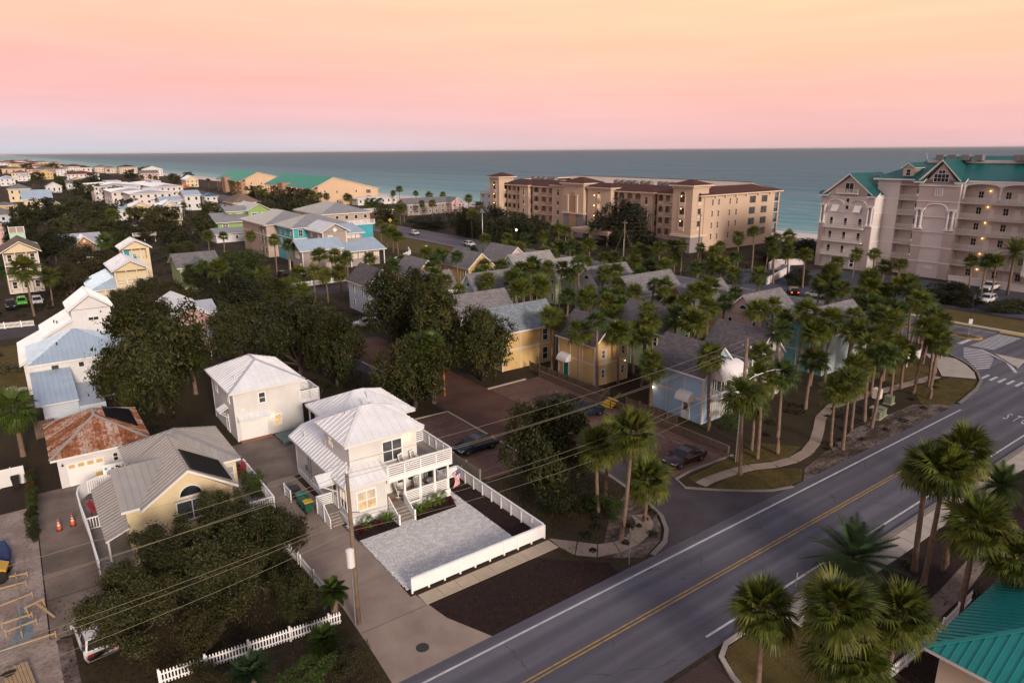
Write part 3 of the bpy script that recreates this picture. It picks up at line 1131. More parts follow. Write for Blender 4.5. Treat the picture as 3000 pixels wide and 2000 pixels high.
def grid_frame(w_, h_, nx, ny, f_, d_):
    """flat frame with nx by ny openings, one connected mesh, facing -Y"""
    key = ('g', round(w_, 2), round(h_, 2), nx, ny, f_, d_)
    if key in _wc:
        return _wc[key]
    xs, zs = [-w_ / 2, -w_ / 2 + f_], [-h_ / 2, -h_ / 2 + f_]
    t = f_ * .6
    holes = []
    for i in range(1, nx):
        c_ = -w_ / 2 + w_ * i / nx
        xs += [c_ - t / 2, c_ + t / 2]
    for j in range(1, ny):
        c_ = -h_ / 2 + h_ * j / ny
        zs += [c_ - t / 2, c_ + t / 2]
    xs += [w_ / 2 - f_, w_ / 2]
    zs += [h_ / 2 - f_, h_ / 2]
    mb = MB()
    solid = {(i, j) for i in range(len(xs) - 1) for j in range(len(zs) - 1) if i % 2 == 0 or j % 2 == 0}
    idx = {}

    def vid(i, j, y):
        k = (i, j, y)
        if k not in idx:
            idx[k] = len(mb.v)
            mb.v.append((xs[i], y, zs[j]))
        return idx[k]
    for i, j in solid:
        mb.f.append((vid(i, j, -d_), vid(i + 1, j, -d_), vid(i + 1, j + 1, -d_), vid(i, j + 1, -d_)))
        for (ni, nj), (a, b) in (((i - 1, j), ((i, j + 1), (i, j))), ((i + 1, j), ((i + 1, j), (i + 1, j + 1))), ((i, j - 1), ((i, j), (i + 1, j))), ((i, j + 1), ((i + 1, j + 1), (i, j + 1)))):
            if (ni, nj) not in solid:
                mb.f.append((vid(*a, -d_), vid(*a, 0), vid(*b, 0), vid(*b, -d_)))
    holes = [((xs[i] + xs[i + 1]) / 2, (zs[j] + zs[j + 1]) / 2, xs[i + 1] - xs[i], zs[j + 1] - zs[j]) for i in range(1, len(xs) - 1, 2) for j in range(1, len(zs) - 1, 2)]
    _wc[key] = (mb, holes, {})
    return _wc[key]


FACE_ROT = {'f': 0.0, 'l': -math.pi / 2, 'r': math.pi / 2, 'b': math.pi}


def place(face, plane, a, z, off=0.0):
    """world position on a wall: f faces -Y, l faces -X, r faces +X"""
    if face == 'f':
        return (a, plane - off, z)
    if face == 'b':
        return (a, plane + off, z)
    return (plane - off, a, z) if face == 'l' else (plane + off, a, z)


def window(T, face, plane, a, z, w_=.9, h_=1.4, nx=1, ny=2, frame='white_trim', pane='glass', f_=.09, d_=.07, name='window', pane2=None):
    """window centred at (a, z) on a wall plane; each pane a sub-part"""
    mb, holes, meshes = grid_frame(w_, h_, nx, ny, f_, d_)
    if frame not in meshes:
        meshes[frame] = mb.mesh(name, frame)
    o = mesh_obj(name, meshes[frame], T, False, place(face, plane, a, z), (0, 0, FACE_ROT[face]))
    for i, (cx, cz, pw_, ph_) in enumerate(holes):
        pm = pane2 if (pane2 and cz < 0) else pane
        k = ('p', round(pw_, 2), round(ph_, 2), pm)
        if k not in _wc:
            _wc[k] = MB().poly([(-pw_ / 2, 0, -ph_ / 2), (pw_ / 2, 0, -ph_ / 2), (pw_ / 2, 0, ph_ / 2), (-pw_ / 2, 0, ph_ / 2)]).mesh('pane', pm)
        q = bpy.data.objects.new('pane', _wc[k])
        q.location = (cx, -d_ * .35, cz)
        link(q, o, True)
    return o


def round_window(T, face, plane, a, z, r_=.5, half=True, frame='white_trim', pane='glass'):
    """half round or full round window"""
    k = ('r', r_, half, frame)
    n_ = 14
    span = math.pi if half else 2 * math.pi
    if k not in _wc:
        mb = MB()
        for i in range(n_ + 1):
            t = span * i / n_
            for rr, y in ((r_ + .1, -.07), (r_, -.07), (r_ + .1, 0), (r_, 0)):
                mb.v.append((rr * math.cos(t), y, rr * math.sin(t)))
        for i in range(n_):
            b = i * 4
            mb.f += [(b, b + 1, b + 5, b + 4), (b, b + 4, b + 6, b + 2), (b + 1, b + 3, b + 7, b + 5)]
        if half:
            mb.box(-r_ - .1, r_ + .1, -.075, 0, -.1, .0)
        _wc[k] = mb.mesh('window', frame)
        pm = MB().poly([(r_ * math.cos(span * i / n_), -.02, r_ * math.sin(span * i / n_)) for i in range(n_ + (1 if half else 0))])
        _wc[k + ('p',)] = pm.mesh('pane', pane)
    o = mesh_obj('window', _wc[k], T, False, place(face, plane, a, z), (0, 0, FACE_ROT[face]))
    link(bpy.data.objects.new('pane', _wc[k + ('p',)]), o, True)
    return o


def door(T, face, plane, a, w_=.95, h_=2.05, z=0.0, mat_='door_white', frame='white_trim', lite=None):
    """panelled door in its casing, with a handle"""
    mb, holes, meshes = grid_frame(w_ + .2, h_ + .1, 1, 1, .1, .08)
    if frame not in meshes:
        meshes[frame] = mb.mesh('casing', frame)
    k = ('d', w_, h_, mat_)
    if k not in _wc:
        d = MB()
        d.box(-w_ / 2, w_ / 2, -.035, .0, -h_ / 2, h_ / 2)
        for sx_ in (-1, 1):
            for z0, z1 in ((-.42 * h_, -.08 * h_), (.02 * h_, .40 * h_)):
                d.box(sx_ * w_ * .25 - w_ * .17, sx_ * w_ * .25 + w_ * .17, -.05, -.034, z0, z1)
        _wc[k] = d.mesh('door', mat_)
    o = mesh_obj('door', _wc[k], T, False, place(face, plane, a, z + h_ / 2), (0, 0, FACE_ROT[face]))
    link(bpy.data.objects.new('casing', meshes[frame]), o, True)
    bx('handle', 'grey_metal', o, w_ * .36, w_ * .42, -.11, -.03, -.06, .02, local=True)
    if lite:
        q = MB().poly([(-w_ * .3, -.052, -.05 * h_), (w_ * .3, -.052, -.05 * h_), (w_ * .3, -.052, .42 * h_), (-w_ * .3, -.052, .42 * h_)]).obj('pane', lite, o, True)
    return o


def garage_door(T, face, plane, a, z, w_, h_, mat_='door_white', lites=None):
    o = thing_part = mesh_obj('garage_door', MB().box(-w_ / 2, w_ / 2, -.05, 0, -h_ / 2, h_ / 2).mesh('garage_door', mat_), T, False, place(face, plane, a, z + h_ / 2), (0, 0, FACE_ROT[face]))
    for i in range(4):
        zz = -h_ / 2 + h_ * i / 4
        bx('door_panel', mat_, o, -w_ / 2 + .05, w_ / 2 - .05, -.075, -.05, zz + .03, zz + h_ / 4 - .03, local=True)
    if lites:
        for i in range(4):
            x = -w_ / 2 + w_ * (i + .5) / 4
            bx('pane', lites, o, x - w_ * .085, x + w_ * .085, -.085, -.07, h_ * .29, h_ * .45, local=True)
    return o


def rail(T, p0, p1, z, h_=1.0, style='slat', mat_='white_paint', posts=4, name='railing', slats=7):
    """railing between two points: posts, top rail, and horizontal slats or upright balusters"""
    a, b = Vector((*p0, 0)), Vector((*p1, 0))
    d = b - a
    n_ = max(1, posts - 1)
    ro = beam(name, mat_, T, (a.x, a.y, z + h_), (b.x, b.y, z + h_), .14, .06)
    for i in range(posts):
        p_ = a + d * i / n_
        bx('post', mat_, T, p_.x - .06, p_.x + .06, p_.y - .06, p_.y + .06, z, z + h_ + .03)
    if style == 'slat':
        for j in range(slats):
            zz = z + .10 + (h_ - .17) * j / (slats - 1)
            beam('slat', mat_, T, (a.x, a.y, zz), (b.x, b.y, zz), .03, .095)
    elif style == 'baluster':
        beam('bottom_rail', mat_, T, (a.x, a.y, z + .1), (b.x, b.y, z + .1), .08, .05)
        k = max(2, int(d.length / .17))
        for j in range(1, k):
            p_ = a + d * j / k
            bx('baluster', mat_, T, p_.x - .025, p_.x + .025, p_.y - .025, p_.y + .025, z + .1, z + h_)
    else:
        beam('bottom_rail', mat_, T, (a.x, a.y, z + .12), (b.x, b.y, z + .12), .06, .05)
    return ro


def lamp(T, face, plane, a, z, mat_='bulb', r_=.09, power=0.0):
    """wall lantern: bracket with a lit globe"""
    p_ = Vector(place(face, plane, a, z, .16))
    mb = MB().lathe([(r_ * .3, -r_), (r_ * .9, -r_ * .5), (r_, 0), (r_ * .8, r_ * .7), (r_ * .25, r_)], 8)
    k = ('lamp', mat_, r_)
    if k not in _wc:
        _wc[k] = mb.mesh('wall_lamp', mat_, True)
    o = mesh_obj('wall_lamp', _wc[k], T, False, tuple(p_))
    q = place(face, plane, a, z + r_ * 1.3, .0)
    beam('lamp_bracket', 'dark_metal', T, q, (p_.x, p_.y, p_.z + r_ * 1.3), .05, .05)
    if power:
        L = bpy.data.lights.new('lamp_light', 'POINT')
        L.energy = power
        L.color = (1.0, .62, .30)
        L.shadow_soft_size = .12
        lo = bpy.data.objects.new('lamp_light', L)
        lo.location = Vector(place(face, plane, a, z, .35))
        link(lo, T)
    return o

# ------------------------------------------------------------------ the white roofed grey house with the paved court
S = 'siding_light_grey'
T = thing('beach_house', 'light grey two-storey house with white metal roofs and slatted balcony behind paved court', 'house', (22, 54, 0))
bx('foundation', 'white_paint', T, 18.05, 26.9, 46.95, 59.2, 0, .55)
wall(T, S, 18.1, 21.3, 47.0, 59.3, .55, 3.62)                    # ground floor, street wing
wall(T, S, 21.3, 26.4, 49.2, 59.3, .55, 3.5)                     # behind the porch
wall(T, S, 18.9, 24.9, 48.3, 53.6, 3.5, 6.62)                    # upper floor
wall(T, S, 22.3, 29.4, 58.9, 65.6, .4, 3.82)                     # rear wing
for x, y in ((18.1, 47.0), (18.1, 59.3)):
    bx('corner_board', 'white_trim', T, x - .03, x + .14, y - .03 if y < 50 else y - .14, y + .14 if y < 50 else y + .03, .5, 3.6)
bx('corner_board', 'white_trim', T, 18.87, 19.03, 48.27, 48.43, 4.0, 6.6)
bx('corner_board', 'white_trim', T, 24.8, 24.93, 48.27, 48.43, 3.5, 6.6)
bx('corner_board', 'white_trim', T, 21.2, 21.33, 46.97, 47.1, .5, 3.5)
bx('corner_board', 'white_trim', T, 18.87, 19.0, 53.5, 53.63, 4.4, 6.6)
# roofs
f, A, B = hip_faces(18.35, 25.45, 47.75, 54.15, 6.62, 1.75, 2.9)
ro = cover(T, f, 'metal_white', pw=.62, panels=True)
hip_caps(ro, 18.35, 25.45, 47.75, 54.15, 6.62, A, B)
f, A, B = hip_faces(21.6, 30.1, 58.2, 66.2, 3.82, 1.85, 3.7)
ro = cover(T, f, 'metal_white', pw=.62, panels=True)
hip_caps(ro, 21.6, 30.1, 58.2, 66.2, 3.82, A, B)
# link roof between the rear wing and the upper floor, then the skirt roof on the street side
ro = cover(T, [[(24.6, 58.6, 3.9), (24.6, 54.0, 3.9), (26.0, 54.0, 5.0), (26.0, 60.0, 5.0)], [(27.4, 54.0, 3.9), (27.4, 58.6, 3.9), (26.0, 60.0, 5.0), (26.0, 54.0, 5.0)]], 'metal_white', pw=.62, panels=True)
ro = cover(T, [[(17.65, 59.75, 3.62), (17.65, 46.5, 3.62), (18.95, 47.9, 4.45), (18.95, 59.75, 4.45)],
               [(17.65, 46.5, 3.62), (21.45, 46.5, 3.62), (21.45, 48.35, 4.55), (19.0, 48.35, 4.55)],
               [(18.95, 59.75, 4.45), (18.95, 53.62, 4.45), (22.2, 53.62, 5.1), (22.2, 59.75, 5.1)]], 'metal_white', pw=.55, panels=True)
caps(ro, [((17.65, 46.5, 3.62), (18.98, 48.3, 4.5))])
# gabled hood over the side door
hood = cover(T, [[(16.5, 49.0, 3.2), (18.3, 49.0, 3.2), (18.9, 49.9, 3.85), (16.5, 49.9, 3.85)], [(18.3, 50.8, 3.2), (16.5, 50.8, 3.2), (16.5, 49.9, 3.85), (18.9, 49.9, 3.85)]], 'metal_white', pw=.5, panels=True, thick=.1, name='door_hood')
MB().extr([(16.6, 50.7, 3.15), (16.6, 49.1, 3.15), (16.6, 49.9, 3.75)], (.06, 0, 0)).obj('gable', 'white_trim', T)
beam('hood_brace', 'white_trim', T, (18.05, 49.15, 2.3), (16.8, 49.15, 3.1), .08, .08)
beam('hood_brace', 'white_trim', T, (18.05, 50.65, 2.3), (16.8, 50.65, 3.1), .08, .08)
for x, y, z in ((18.4, 57.3, 4.3), (20.2, 51.6, 7.6), (26.2, 60.8, 5.4), (25.3, 60.0, 5.1)):
    MB().lathe([(.06, z - .25), (.06, z + .32), (.09, z + .34), (.09, z + .42)], 8, (x, y)).obj('vent_pipe', 'white_trim', T)
# windows
window(T, 'f', 47.0, 19.55, 2.05, 1.75, 1.75, 2, 2, 'white_paint', 'glass_blind_lit', .11, .07, pane2='glass_lit')
window(T, 'l', 18.1, 48.1, 2.05, 1.35, 1.75, 2, 2, 'white_paint', 'glass_blind_lit', .1, .07, pane2='glass_grey')
window(T, 'l', 18.9, 52.2, 5.55, .8, 1.05, 1, 2, 'white_paint', 'glass_blind_lit', .1, .07)
window(T, 'f', 48.3, 22.65, 5.05, 1.9, 1.95, 2, 2, 'white_paint', 'glass_grey', .11, .07)
window(T, 'f', 49.2, 23.75, 2.15, .9, 1.75, 1, 2, 'white_paint', 'glass_grey', .1, .07)
window(T, 'f', 49.2, 24.9, 2.15, 1.2, 1.75, 2, 2, 'white_paint', 'glass_grey', .1, .07)
window(T, 'l', 22.3, 60.0, 2.6, .6, 1.1, 1, 2, 'white_paint', 'glass', .1, .07)
window(T, 'f', 58.9, 28.7, 2.5, .7, 1.1, 1, 2, 'white_paint', 'glass_lit', .1, .07)
door(T, 'f', 49.2, 22.2, .95, 2.05, .75, lite='glass_grey')
door(T, 'l', 18.1, 49.9, .9, 2.05, .75, lite='glass_grey')
lamp(T, 'f', 48.3, 24.1, 5.95, 'bulb', .07, 10)
lamp(T, 'f', 49.2, 23.05, 2.9, 'bulb', .05, 8)
bx('rear_post', 'white_trim', T, 21.75, 21.87, 65.6, 65.72, .2, 3.8)
bx('rear_post', 'white_trim', T, 21.75, 21.87, 62.6, 62.72, .2, 3.8)
# porch
pf = bx('porch_floor', 'wood_deck', T, 21.3, 27.2, 46.75, 49.3, .55, .72)
bx('porch_skirt', 'white_paint', T, 22.75, 27.2, 46.7, 46.75, 0, .72)
bx('porch_skirt', 'white_paint', T, 27.15, 27.2, 46.75, 49.3, 0, .72)
for x in (22.9, 24.35, 25.75, 27.05):
    bx('porch_post', 'white_paint', T, x - .09, x + .09, 46.78, 46.96, .7, 3.3)
bx('porch_post', 'white_paint', T, 26.96, 27.14, 49.1, 49.28, .7, 3.3)
for a, b in ((22.98, 24.27), (24.43, 25.67), (25.83, 26.97)):
    rail(T, (a, 46.87), (b, 46.87), .72, .95, 'slat', posts=2, slats=6)
rail(T, (27.05, 46.95), (27.05, 49.1), .72, .95, 'slat', posts=2, slats=6)
# balcony
bx('balcony_floor', 'wood_deck', T, 21.35, 27.3, 46.62, 51.6, 3.42, 3.50)
for a in (0, 1):
    bx('balcony_beam', 'white_paint', T, 21.3, 27.36, 46.55 if a == 0 else 51.55, 46.64 if a == 0 else 51.64, 3.08, 3.52)
bx('balcony_beam', 'white_paint', T, 21.27, 21.36, 46.55, 48.3, 3.08, 3.52)
bx('balcony_beam', 'white_paint', T, 27.28, 27.37, 46.55, 51.6, 3.08, 3.52)
xs = [21.35, 22.85, 24.33, 25.8, 27.3]
for a, b in zip(xs, xs[1:]):
    rail(T, (a, 46.6), (b, 46.6), 3.5, 1.08, 'slat', posts=2, slats=6)
ys = [46.65, 47.9, 49.15, 50.4, 51.6]
for a, b in zip(ys, ys[1:]):
    rail(T, (27.3, a), (27.3, b), 3.5, 1.08, 'slat', posts=2, slats=6)
bx('balcony_side_wall', 'white_paint', T, 21.27, 21.38, 46.6, 48.3, 3.5, 4.62)
rail(T, (24.95, 51.6), (27.3, 51.6), 3.5, 1.08, 'slat', posts=2, slats=6)
# front steps
for i in range(5):
    bx('step', 'wood_deck', T, 21.45, 22.7, 46.72 - .32 * (i + 1), 46.75 - .32 * i, .02, .72 - .14 * i - .0)
for x in (21.38, 22.78):
    mb = MB().extr([(x - .04, 46.8, .0), (x - .04, 45.0, 0), (x - .04, 45.0, .75), (x - .04, 46.8, 1.75)], (.08, 0, 0))
    mb.obj('stair_panel', 'white_paint', T)
    bx('newel', 'white_paint', T, x - .07, x + .07, 44.93, 45.07, 0, .95)
# side steps, landing and slatted screen
bx('landing', 'wood_deck', T, 16.75, 18.1, 49.1, 50.7, .5, .6)
for i in range(4):
    bx('step', 'wood_deck', T, 16.9, 17.9, 49.1 - .3 * (i + 1), 49.12 - .3 * i, .02, .5 - .12 * i)
rail(T, (16.72, 50.6), (16.72, 49.0), .1, 1.5, 'slat', posts=2, slats=9)
mb = MB().extr([(16.7, 49.0, .1), (16.7, 47.8, .0), (16.7, 47.8, .85), (16.7, 49.0, 1.6)], (.06, 0, 0))
mb.obj('stair_panel', 'white_paint', T)
rail(T, (16.75, 50.7), (18.05, 50.7), .6, 1.0, 'slat', posts=2, slats=6)
bx('meter_box', 'grey_metal', T, 18.0, 18.1, 56.4, 56.7, 1.3, 1.8)
bx('conduit', 'grey_metal', T, 18.05, 18.1, 56.0, 56.05, .3, 3.3)
bx('conduit', 'grey_metal', T, 18.05, 18.1, 55.4, 55.45, .3, 3.2)

# rocking chairs, swing seat, doormat
def rocker(x, y, z, rz, label):
    t = thing('rocking_chair', label, 'chair', (x, y, z), rz, 'rocking chairs')
    for sx_ in (-.26, .26):
        MB().path([(sx_, -.42, .10), (sx_, -.2, .04), (sx_, .1, .03), (sx_, .45, .10)], .03, 5).obj('rocker', 'white_paint', t, True)
        for yy in (-.22, .22):
            bx('leg', 'white_paint', t, sx_ - .03, sx_ + .03, yy - .03, yy + .03, .04, .62 if yy < 0 else .45, local=True)
        bx('arm', 'white_paint', t, sx_ - .05, sx_ + .05, -.3, .3, .62, .66, local=True)
    bx('seat', 'white_paint', t, -.26, .26, -.25, .25, .40, .45, local=True)
    MB().extr([(-.28, .24, .42), (.28, .24, .42), (.28, .44, 1.15), (-.28, .44, 1.15)], (0, .04, .01)).obj('backrest', 'white_paint', t, True)
    for i in range(4):
        MB().extr([(-.2 + i * .11, .22, .5), (-.13 + i * .11, .22, .5), (-.13 + i * .11, .40, 1.08), (-.2 + i * .11, .40, 1.08)], (0, .015, .0)).obj('back_slat', 'wood_weathered', t, True)
    return t


rocker(23.35, 47.6, 3.5, R(25), 'white rocking chair on the balcony, the one beside the skirt roof')
rocker(24.45, 47.6, 3.5, R(20), 'white rocking chair on the balcony, the one under the wall lamp')
rocker(23.1, 48.0, .72, R(60), 'white rocking chair on the porch next to the front door')
rocker(24.9, 48.1, .72, R(10), 'white rocking chair on the porch between the two window groups')
t = thing('swing_seat', 'round dark wicker swing seat with pale cushion at the porch end', 'swing seat', (26.1, 48.2, .72))
mb = MB()
for i in range(14):
    a0 = R(i * 360 / 14)
    pts = []
    for j in range(9):
        b0 = R(-80 + j * 18)
        pts.append((.62 * math.cos(b0) * math.cos(a0) * (1 if math.sin(a0) > -.5 else .25), .55 * math.cos(b0) * math.sin(a0), 1.05 + .8 * math.sin(b0)))
    mb.path(pts, .022, 4, False)
mb.obj('shell', 'wicker_dark', t, True)
MB().path([(0, .5, .05), (.1, .62, 1.0), (.1, .55, 1.9), (0, .2, 2.15), (0, 0, 2.0), (0, 0, 1.8)], .035, 6).obj('stand', 'dark_metal', t, True)
MB().lathe([(.3, .02), (.45, .05), (.45, .08)], 14).obj('base', 'dark_metal', t, True)
MB().lathe([(.1, .42), (.42, .48), (.46, .58), (.3, .68), (.05, .70)], 12).obj('cushion', 'canvas_white', t, True, True)
tag(bx('doormat', 'terracotta', None, 21.75, 22.6, 47.55, 48.1, .721, .74), 'brown doormat in front of the white front door', 'doormat')

# flag on the porch post
t = thing('flag', 'striped flag with blue canton hanging from the porch corner post', 'flag', (27.1, 46.8, 2.0))
mb = MB().path([(27.1, 46.8, 1.75), (28.25, 46.35, 2.75)], .02, 6)
mb.obj('flag_pole', 'wood_new', t)


def cloth(u_, w_):
    """hanging flag: u_ along the fly (down), w_ across"""
    return (28.05 - .55 * w_ + .12 * math.sin(u_ * 6 + w_ * 5), 46.43 + .22 * w_ + .07 * math.sin(u_ * 5 + 1), 2.60 - .48 * w_ - u_ * 1.45)


for i in range(13):
    mb = MB()
    for j in range(8):
        a0, a1 = j / 8, (j + 1) / 8
        w0, w1 = i / 13, (i + 1) / 13
        if i < 7 and a0 < .37:
            continue
        mb.poly([cloth(a0, w0), cloth(a0, w1), cloth(a1, w1), cloth(a1, w0)])
    mb.obj('stripe', 'flag_red' if i % 2 == 0 else 'flag_white', t)
mb = MB()
for j in range(3):
    for i in range(7):
        mb.poly([cloth(j / 8, i / 13), cloth(j / 8, (i + 1) / 13), cloth((j + 1) / 8, (i + 1) / 13), cloth((j + 1) / 8, i / 13)])
can = mb.obj('canton', 'flag_blue', t)
mb = MB()
for j in range(4):
    for i in range(5):
        c_ = Vector(cloth(.04 + j * .085, .05 + i * .105))
        mb.poly([c_ + Vector((-.02, -.012, -.02)), c_ + Vector((.02, -.012, -.02)), c_ + Vector((.02, -.012, .02)), c_ + Vector((-.02, -.012, .02))])
o = mb.obj('star_field', 'flag_white', can)
o['kind'] = 'stuff'

# front fence of the court: white posts and horizontal boards
def board_fence(label, pts, n_sec, h_=1.15, boards=8, z0=.14):
    t = thing('board_fence', label, 'fence', (*pts[0], 0))
    a, b = Vector((*pts[0], 0)), Vector((*pts[1], 0))
    for i in range(n_sec + 1):
        p_ = a + (b - a) * i / n_sec
        bx('post', 'white_paint', t, p_.x - .06, p_.x + .06, p_.y - .06, p_.y + .06, 0, h_ + .02)
    d = (b - a) / n_sec
    for i in range(n_sec):
        p_, q_ = a + d * i + d.normalized() * .055, a + d * (i + 1) - d.normalized() * .055
        for j in range(boards):
            zz = z0 + (h_ - z0 - .05) * (j + .5) / boards
            beam('fence_board', 'white_paint', t, (p_.x, p_.y, zz), (q_.x, q_.y, zz), .03, (h_ - z0) / boards - .018)
    beam('cap_board', 'white_paint', t, (a.x, a.y, h_ + .035), (b.x, b.y, h_ + .035), .16, .035)
    return t


board_fence('white board fence beside the public sidewalk, front of the paved court', ((18.0, 36.55), (29.5, 36.55)), 9)
board_fence('white board fence along the mulch strip, side of the paved court', ((29.5, 36.7), (29.5, 49.4)), 9)
board_fence('short white board fence joining the porch to the long side fence', ((27.4, 49.4), (29.4, 49.4)), 2)
sheet('mulch_bed', [(27.72, 36.8), (29.4, 36.8), (29.4, 49.3), (27.72, 48)], .022, 'mulch')
sheet('mulch_bed', [(17.7, 44.75), (21.3, 44.75), (21.3, 47), (17.9, 47)], .066, 'mulch')
sheet('mulch_bed', [(22.85, 44.75), (26.6, 44.75), (27.2, 46.7), (22.85, 46.7)], .066, 'mulch')
sheet('mulch_bed', [(17.75, 36.3), (18.1, 36.3), (18.1, 37.6), (17.75, 37.9)], .024, 'mulch')

# ------------------------------------------------------------------ detached garage house
T = thing('garage_house', 'light grey two-storey garage house with white hip roof behind the driveway', 'house', (19, 74, 0))
wall(T, S, 15.5, 22.4, 69.9, 79.0, 0, 5.52)
for x, y in ((15.5, 69.9), (22.4, 69.9), (15.5, 79.0)):
    bx('corner_board', 'white_trim', T, x - .03 if x < 20 else x - .13, x + .13 if x < 20 else x + .03, y - .03 if y < 75 else y - .13, y + .13 if y < 75 else y + .03, 0, 5.5)
f, A, B = hip_faces(15.0, 22.9, 69.4, 79.5, 5.5, 2.0, 3.95)
ro = cover(T, f, 'metal_white', pw=.62, panels=True)
hip_caps(ro, 15.0, 22.9, 69.4, 79.5, 5.5, A, B, 'metal_pale')
window(T, 'f', 69.9, 18.35, 4.3, .8, 1.25, 1, 2, 'white_paint', 'glass_grey', .1, .07)
window(T, 'f', 69.9, 19.75, 1.5, .85, 1.3, 1, 2, 'white_paint', 'glass_lit', .1, .07)
window(T, 'l', 15.5, 71.9, 4.3, .7, 1.25, 1, 2, 'white_paint', 'glass', .1, .07)
window(T, 'l', 15.5, 76.9, 4.3, .8, 1.6, 1, 2, 'white_paint', 'glass', .1, .07)
garage_door(T, 'f', 69.9, 17.25, .05, 2.75, 2.2)
bx('garage_apron', 'terracotta', T, 15.7, 18.9, 69.2, 69.85, .02, .08)
cover(T, [[(15.65, 69.15, 2.45), (18.95, 69.15, 2.45), (18.95, 69.95, 2.85), (15.65, 69.95, 2.85)]], 'metal_white', pw=.55, panels=True, thick=.09, name='door_canopy')
cover(T, [[(14.55, 74.2, 2.55), (14.55, 72.6, 2.55), (15.5, 72.6, 3.0), (15.5, 74.2, 3.0)]], 'metal_white', pw=.55, panels=True, thick=.09, name='door_canopy')
beam('canopy_brace', 'white_trim', T, (15.45, 72.7, 1.8), (14.65, 72.7, 2.5), .07, .07)
beam('canopy_brace', 'white_trim', T, (15.45, 74.1, 1.8), (14.65, 74.1, 2.5), .07, .07)
door(T, 'l', 15.5, 73.4, .9, 2.05, .1)
lamp(T, 'f', 69.9, 19.05, 2.1, 'bulb', .06, 6)
bx('vent_hood', 'white_paint', T, 16.2, 16.4, 69.82, 69.9, 3.3, 3.5)
MB().lathe([(.07, 6.0), (.07, 6.5), (.1, 6.5), (.1, 6.6)], 8, (16.3, 71.8)).obj('vent_pipe', 'white_trim', T)
bx('deck_floor', 'deck_green', T, 22.45, 24.6, 70.3, 73.6, 2.75, 2.87)
bx('deck_beam', 'white_paint', T, 22.45, 24.62, 70.25, 70.32, 2.55, 2.9)
bx('deck_beam', 'white_paint', T, 24.55, 24.62, 70.3, 73.6, 2.55, 2.9)
for x, y in ((24.5, 70.4), (24.5, 73.5), (22.6, 70.4)):
    bx('deck_post', 'white_paint', T, x - .06, x + .06, y - .06, y + .06, 0, 2.7)
rail(T, (22.5, 70.3), (23.55, 70.3), 2.87, 1.05, 'slat', posts=2)
rail(T, (23.55, 70.3), (24.58, 70.3), 2.87, 1.05, 'slat', posts=2)
rail(T, (24.58, 70.3), (24.58, 72.0), 2.87, 1.05, 'slat', posts=2)
rail(T, (24.58, 72.0), (24.58, 73.6), 2.87, 1.05, 'slat', posts=2)
rail(T, (22.5, 73.6), (24.58, 73.6), 2.87, 1.05, 'slat', posts=3)
t = thing('low_deck', 'low grey-green board deck joining garage house and rear porch', 'deck', (21, 66, 0))
for i in range(14):
    bx('deck_board', 'deck_green', t, 19.0 + i * .26, 19.24 + i * .26, 66.2, 69.0, .25, .32)
bx('deck_rim', 'deck_green', t, 18.95, 22.65, 66.1, 66.19, .05, .33)

# ------------------------------------------------------------------ neighbours on the near side
# garage with the rusted roof
T = thing('rusty_garage', 'low garage with rust-streaked hip roof and half-glazed white double door', 'garage', (3.4, 73.4, 0))
wall(T, 'siding_white', -.1, 7.0, 68.9, 78.1, 0, 3.0)
f, A, B = hip_faces(-.6, 7.5, 68.4, 78.6, 3.0, 2.1, 4.0)
ro = cover(T, f, 'metal_rust', 'white_trim', pw=.48, panels=True)
hip_caps(ro, -.6, 7.5, 68.4, 78.6, 3.0, A, B, 'metal_warm_grey')
garage_door(T, 'f', 68.9, 2.0, .02, 2.9, 2.15, lites='siding_yellow')
lamp(T, 'f', 68.9, .25, 2.2, 'dark_metal', .1)
window(T, 'f', 68.9, 4.4, 1.9, .5, .9, 1, 2, 'white_trim', 'glass')
door(T, 'f', 68.9, 5.3, .8, 2.0, 0, 'teal_plastic')
window(T, 'f', 68.9, 6.3, 2.2, .55, .7, 1, 2, 'white_trim', 'glass')
bx('patch_panel', 'metal_pale', T, 3.7, 4.2, 69.6, 69.62, 3.45, 3.46)
k_ = 2.1 / 4.05
mb = MB().slab([(7.1 - .2, 71.6, 3.0 + .6 * k_ + .12), (7.1 - .2, 77.2, 3.0 + .6 * k_ + .12), (4.4, 76.0, 3.0 + 3.1 * k_ + .12), (4.4, 72.6, 3.0 + 3.1 * k_ + .12)], .05)
tag(mb.obj('solar_mat', 'solar_black'), 'black pool-heating mat on the rusty garage roof', 'solar panel')
# yellow house behind the oak
T = thing('yellow_house', 'pale yellow house with grey metal gables and arched window behind the oak', 'house', (7.6, 56, 0))
SY = 'siding_pale_yellow'
wall(T, SY, 4.9, 12.0, 56.0, 63.6, 0, 4.4)
wall(T, SY, 3.3, 10.6, 51.6, 58.0, 0, 4.4)
f, A, B = hip_faces(4.4, 12.35, 55.7, 64.1, 4.45, 2.1, 3.9)
ro = cover(T, f, 'metal_warm_grey', pw=.5, panels=True)
hip_caps(ro, 4.4, 12.35, 55.7, 64.1, 4.45, A, B, 'metal_grey')
ro = cover(T, gable_faces(4.2, 10.9, 50.9, 59.0, 4.45, 2.2, 'y'), 'metal_warm_grey', pw=.5, panels=True)
gable_end(T, SY, 4.6, 10.5, 51.4, 56, 4.2, 2.1, 'y')
cover(T, gable_faces(3.0, 7.4, 51.5, 59.4, 4.45, 1.75, 'x'), 'metal_warm_grey', pw=.5, panels=True)
gable_end(T, SY, 3.3, 7.0, 51.9, 59.0, 4.2, 1.65, 'x')
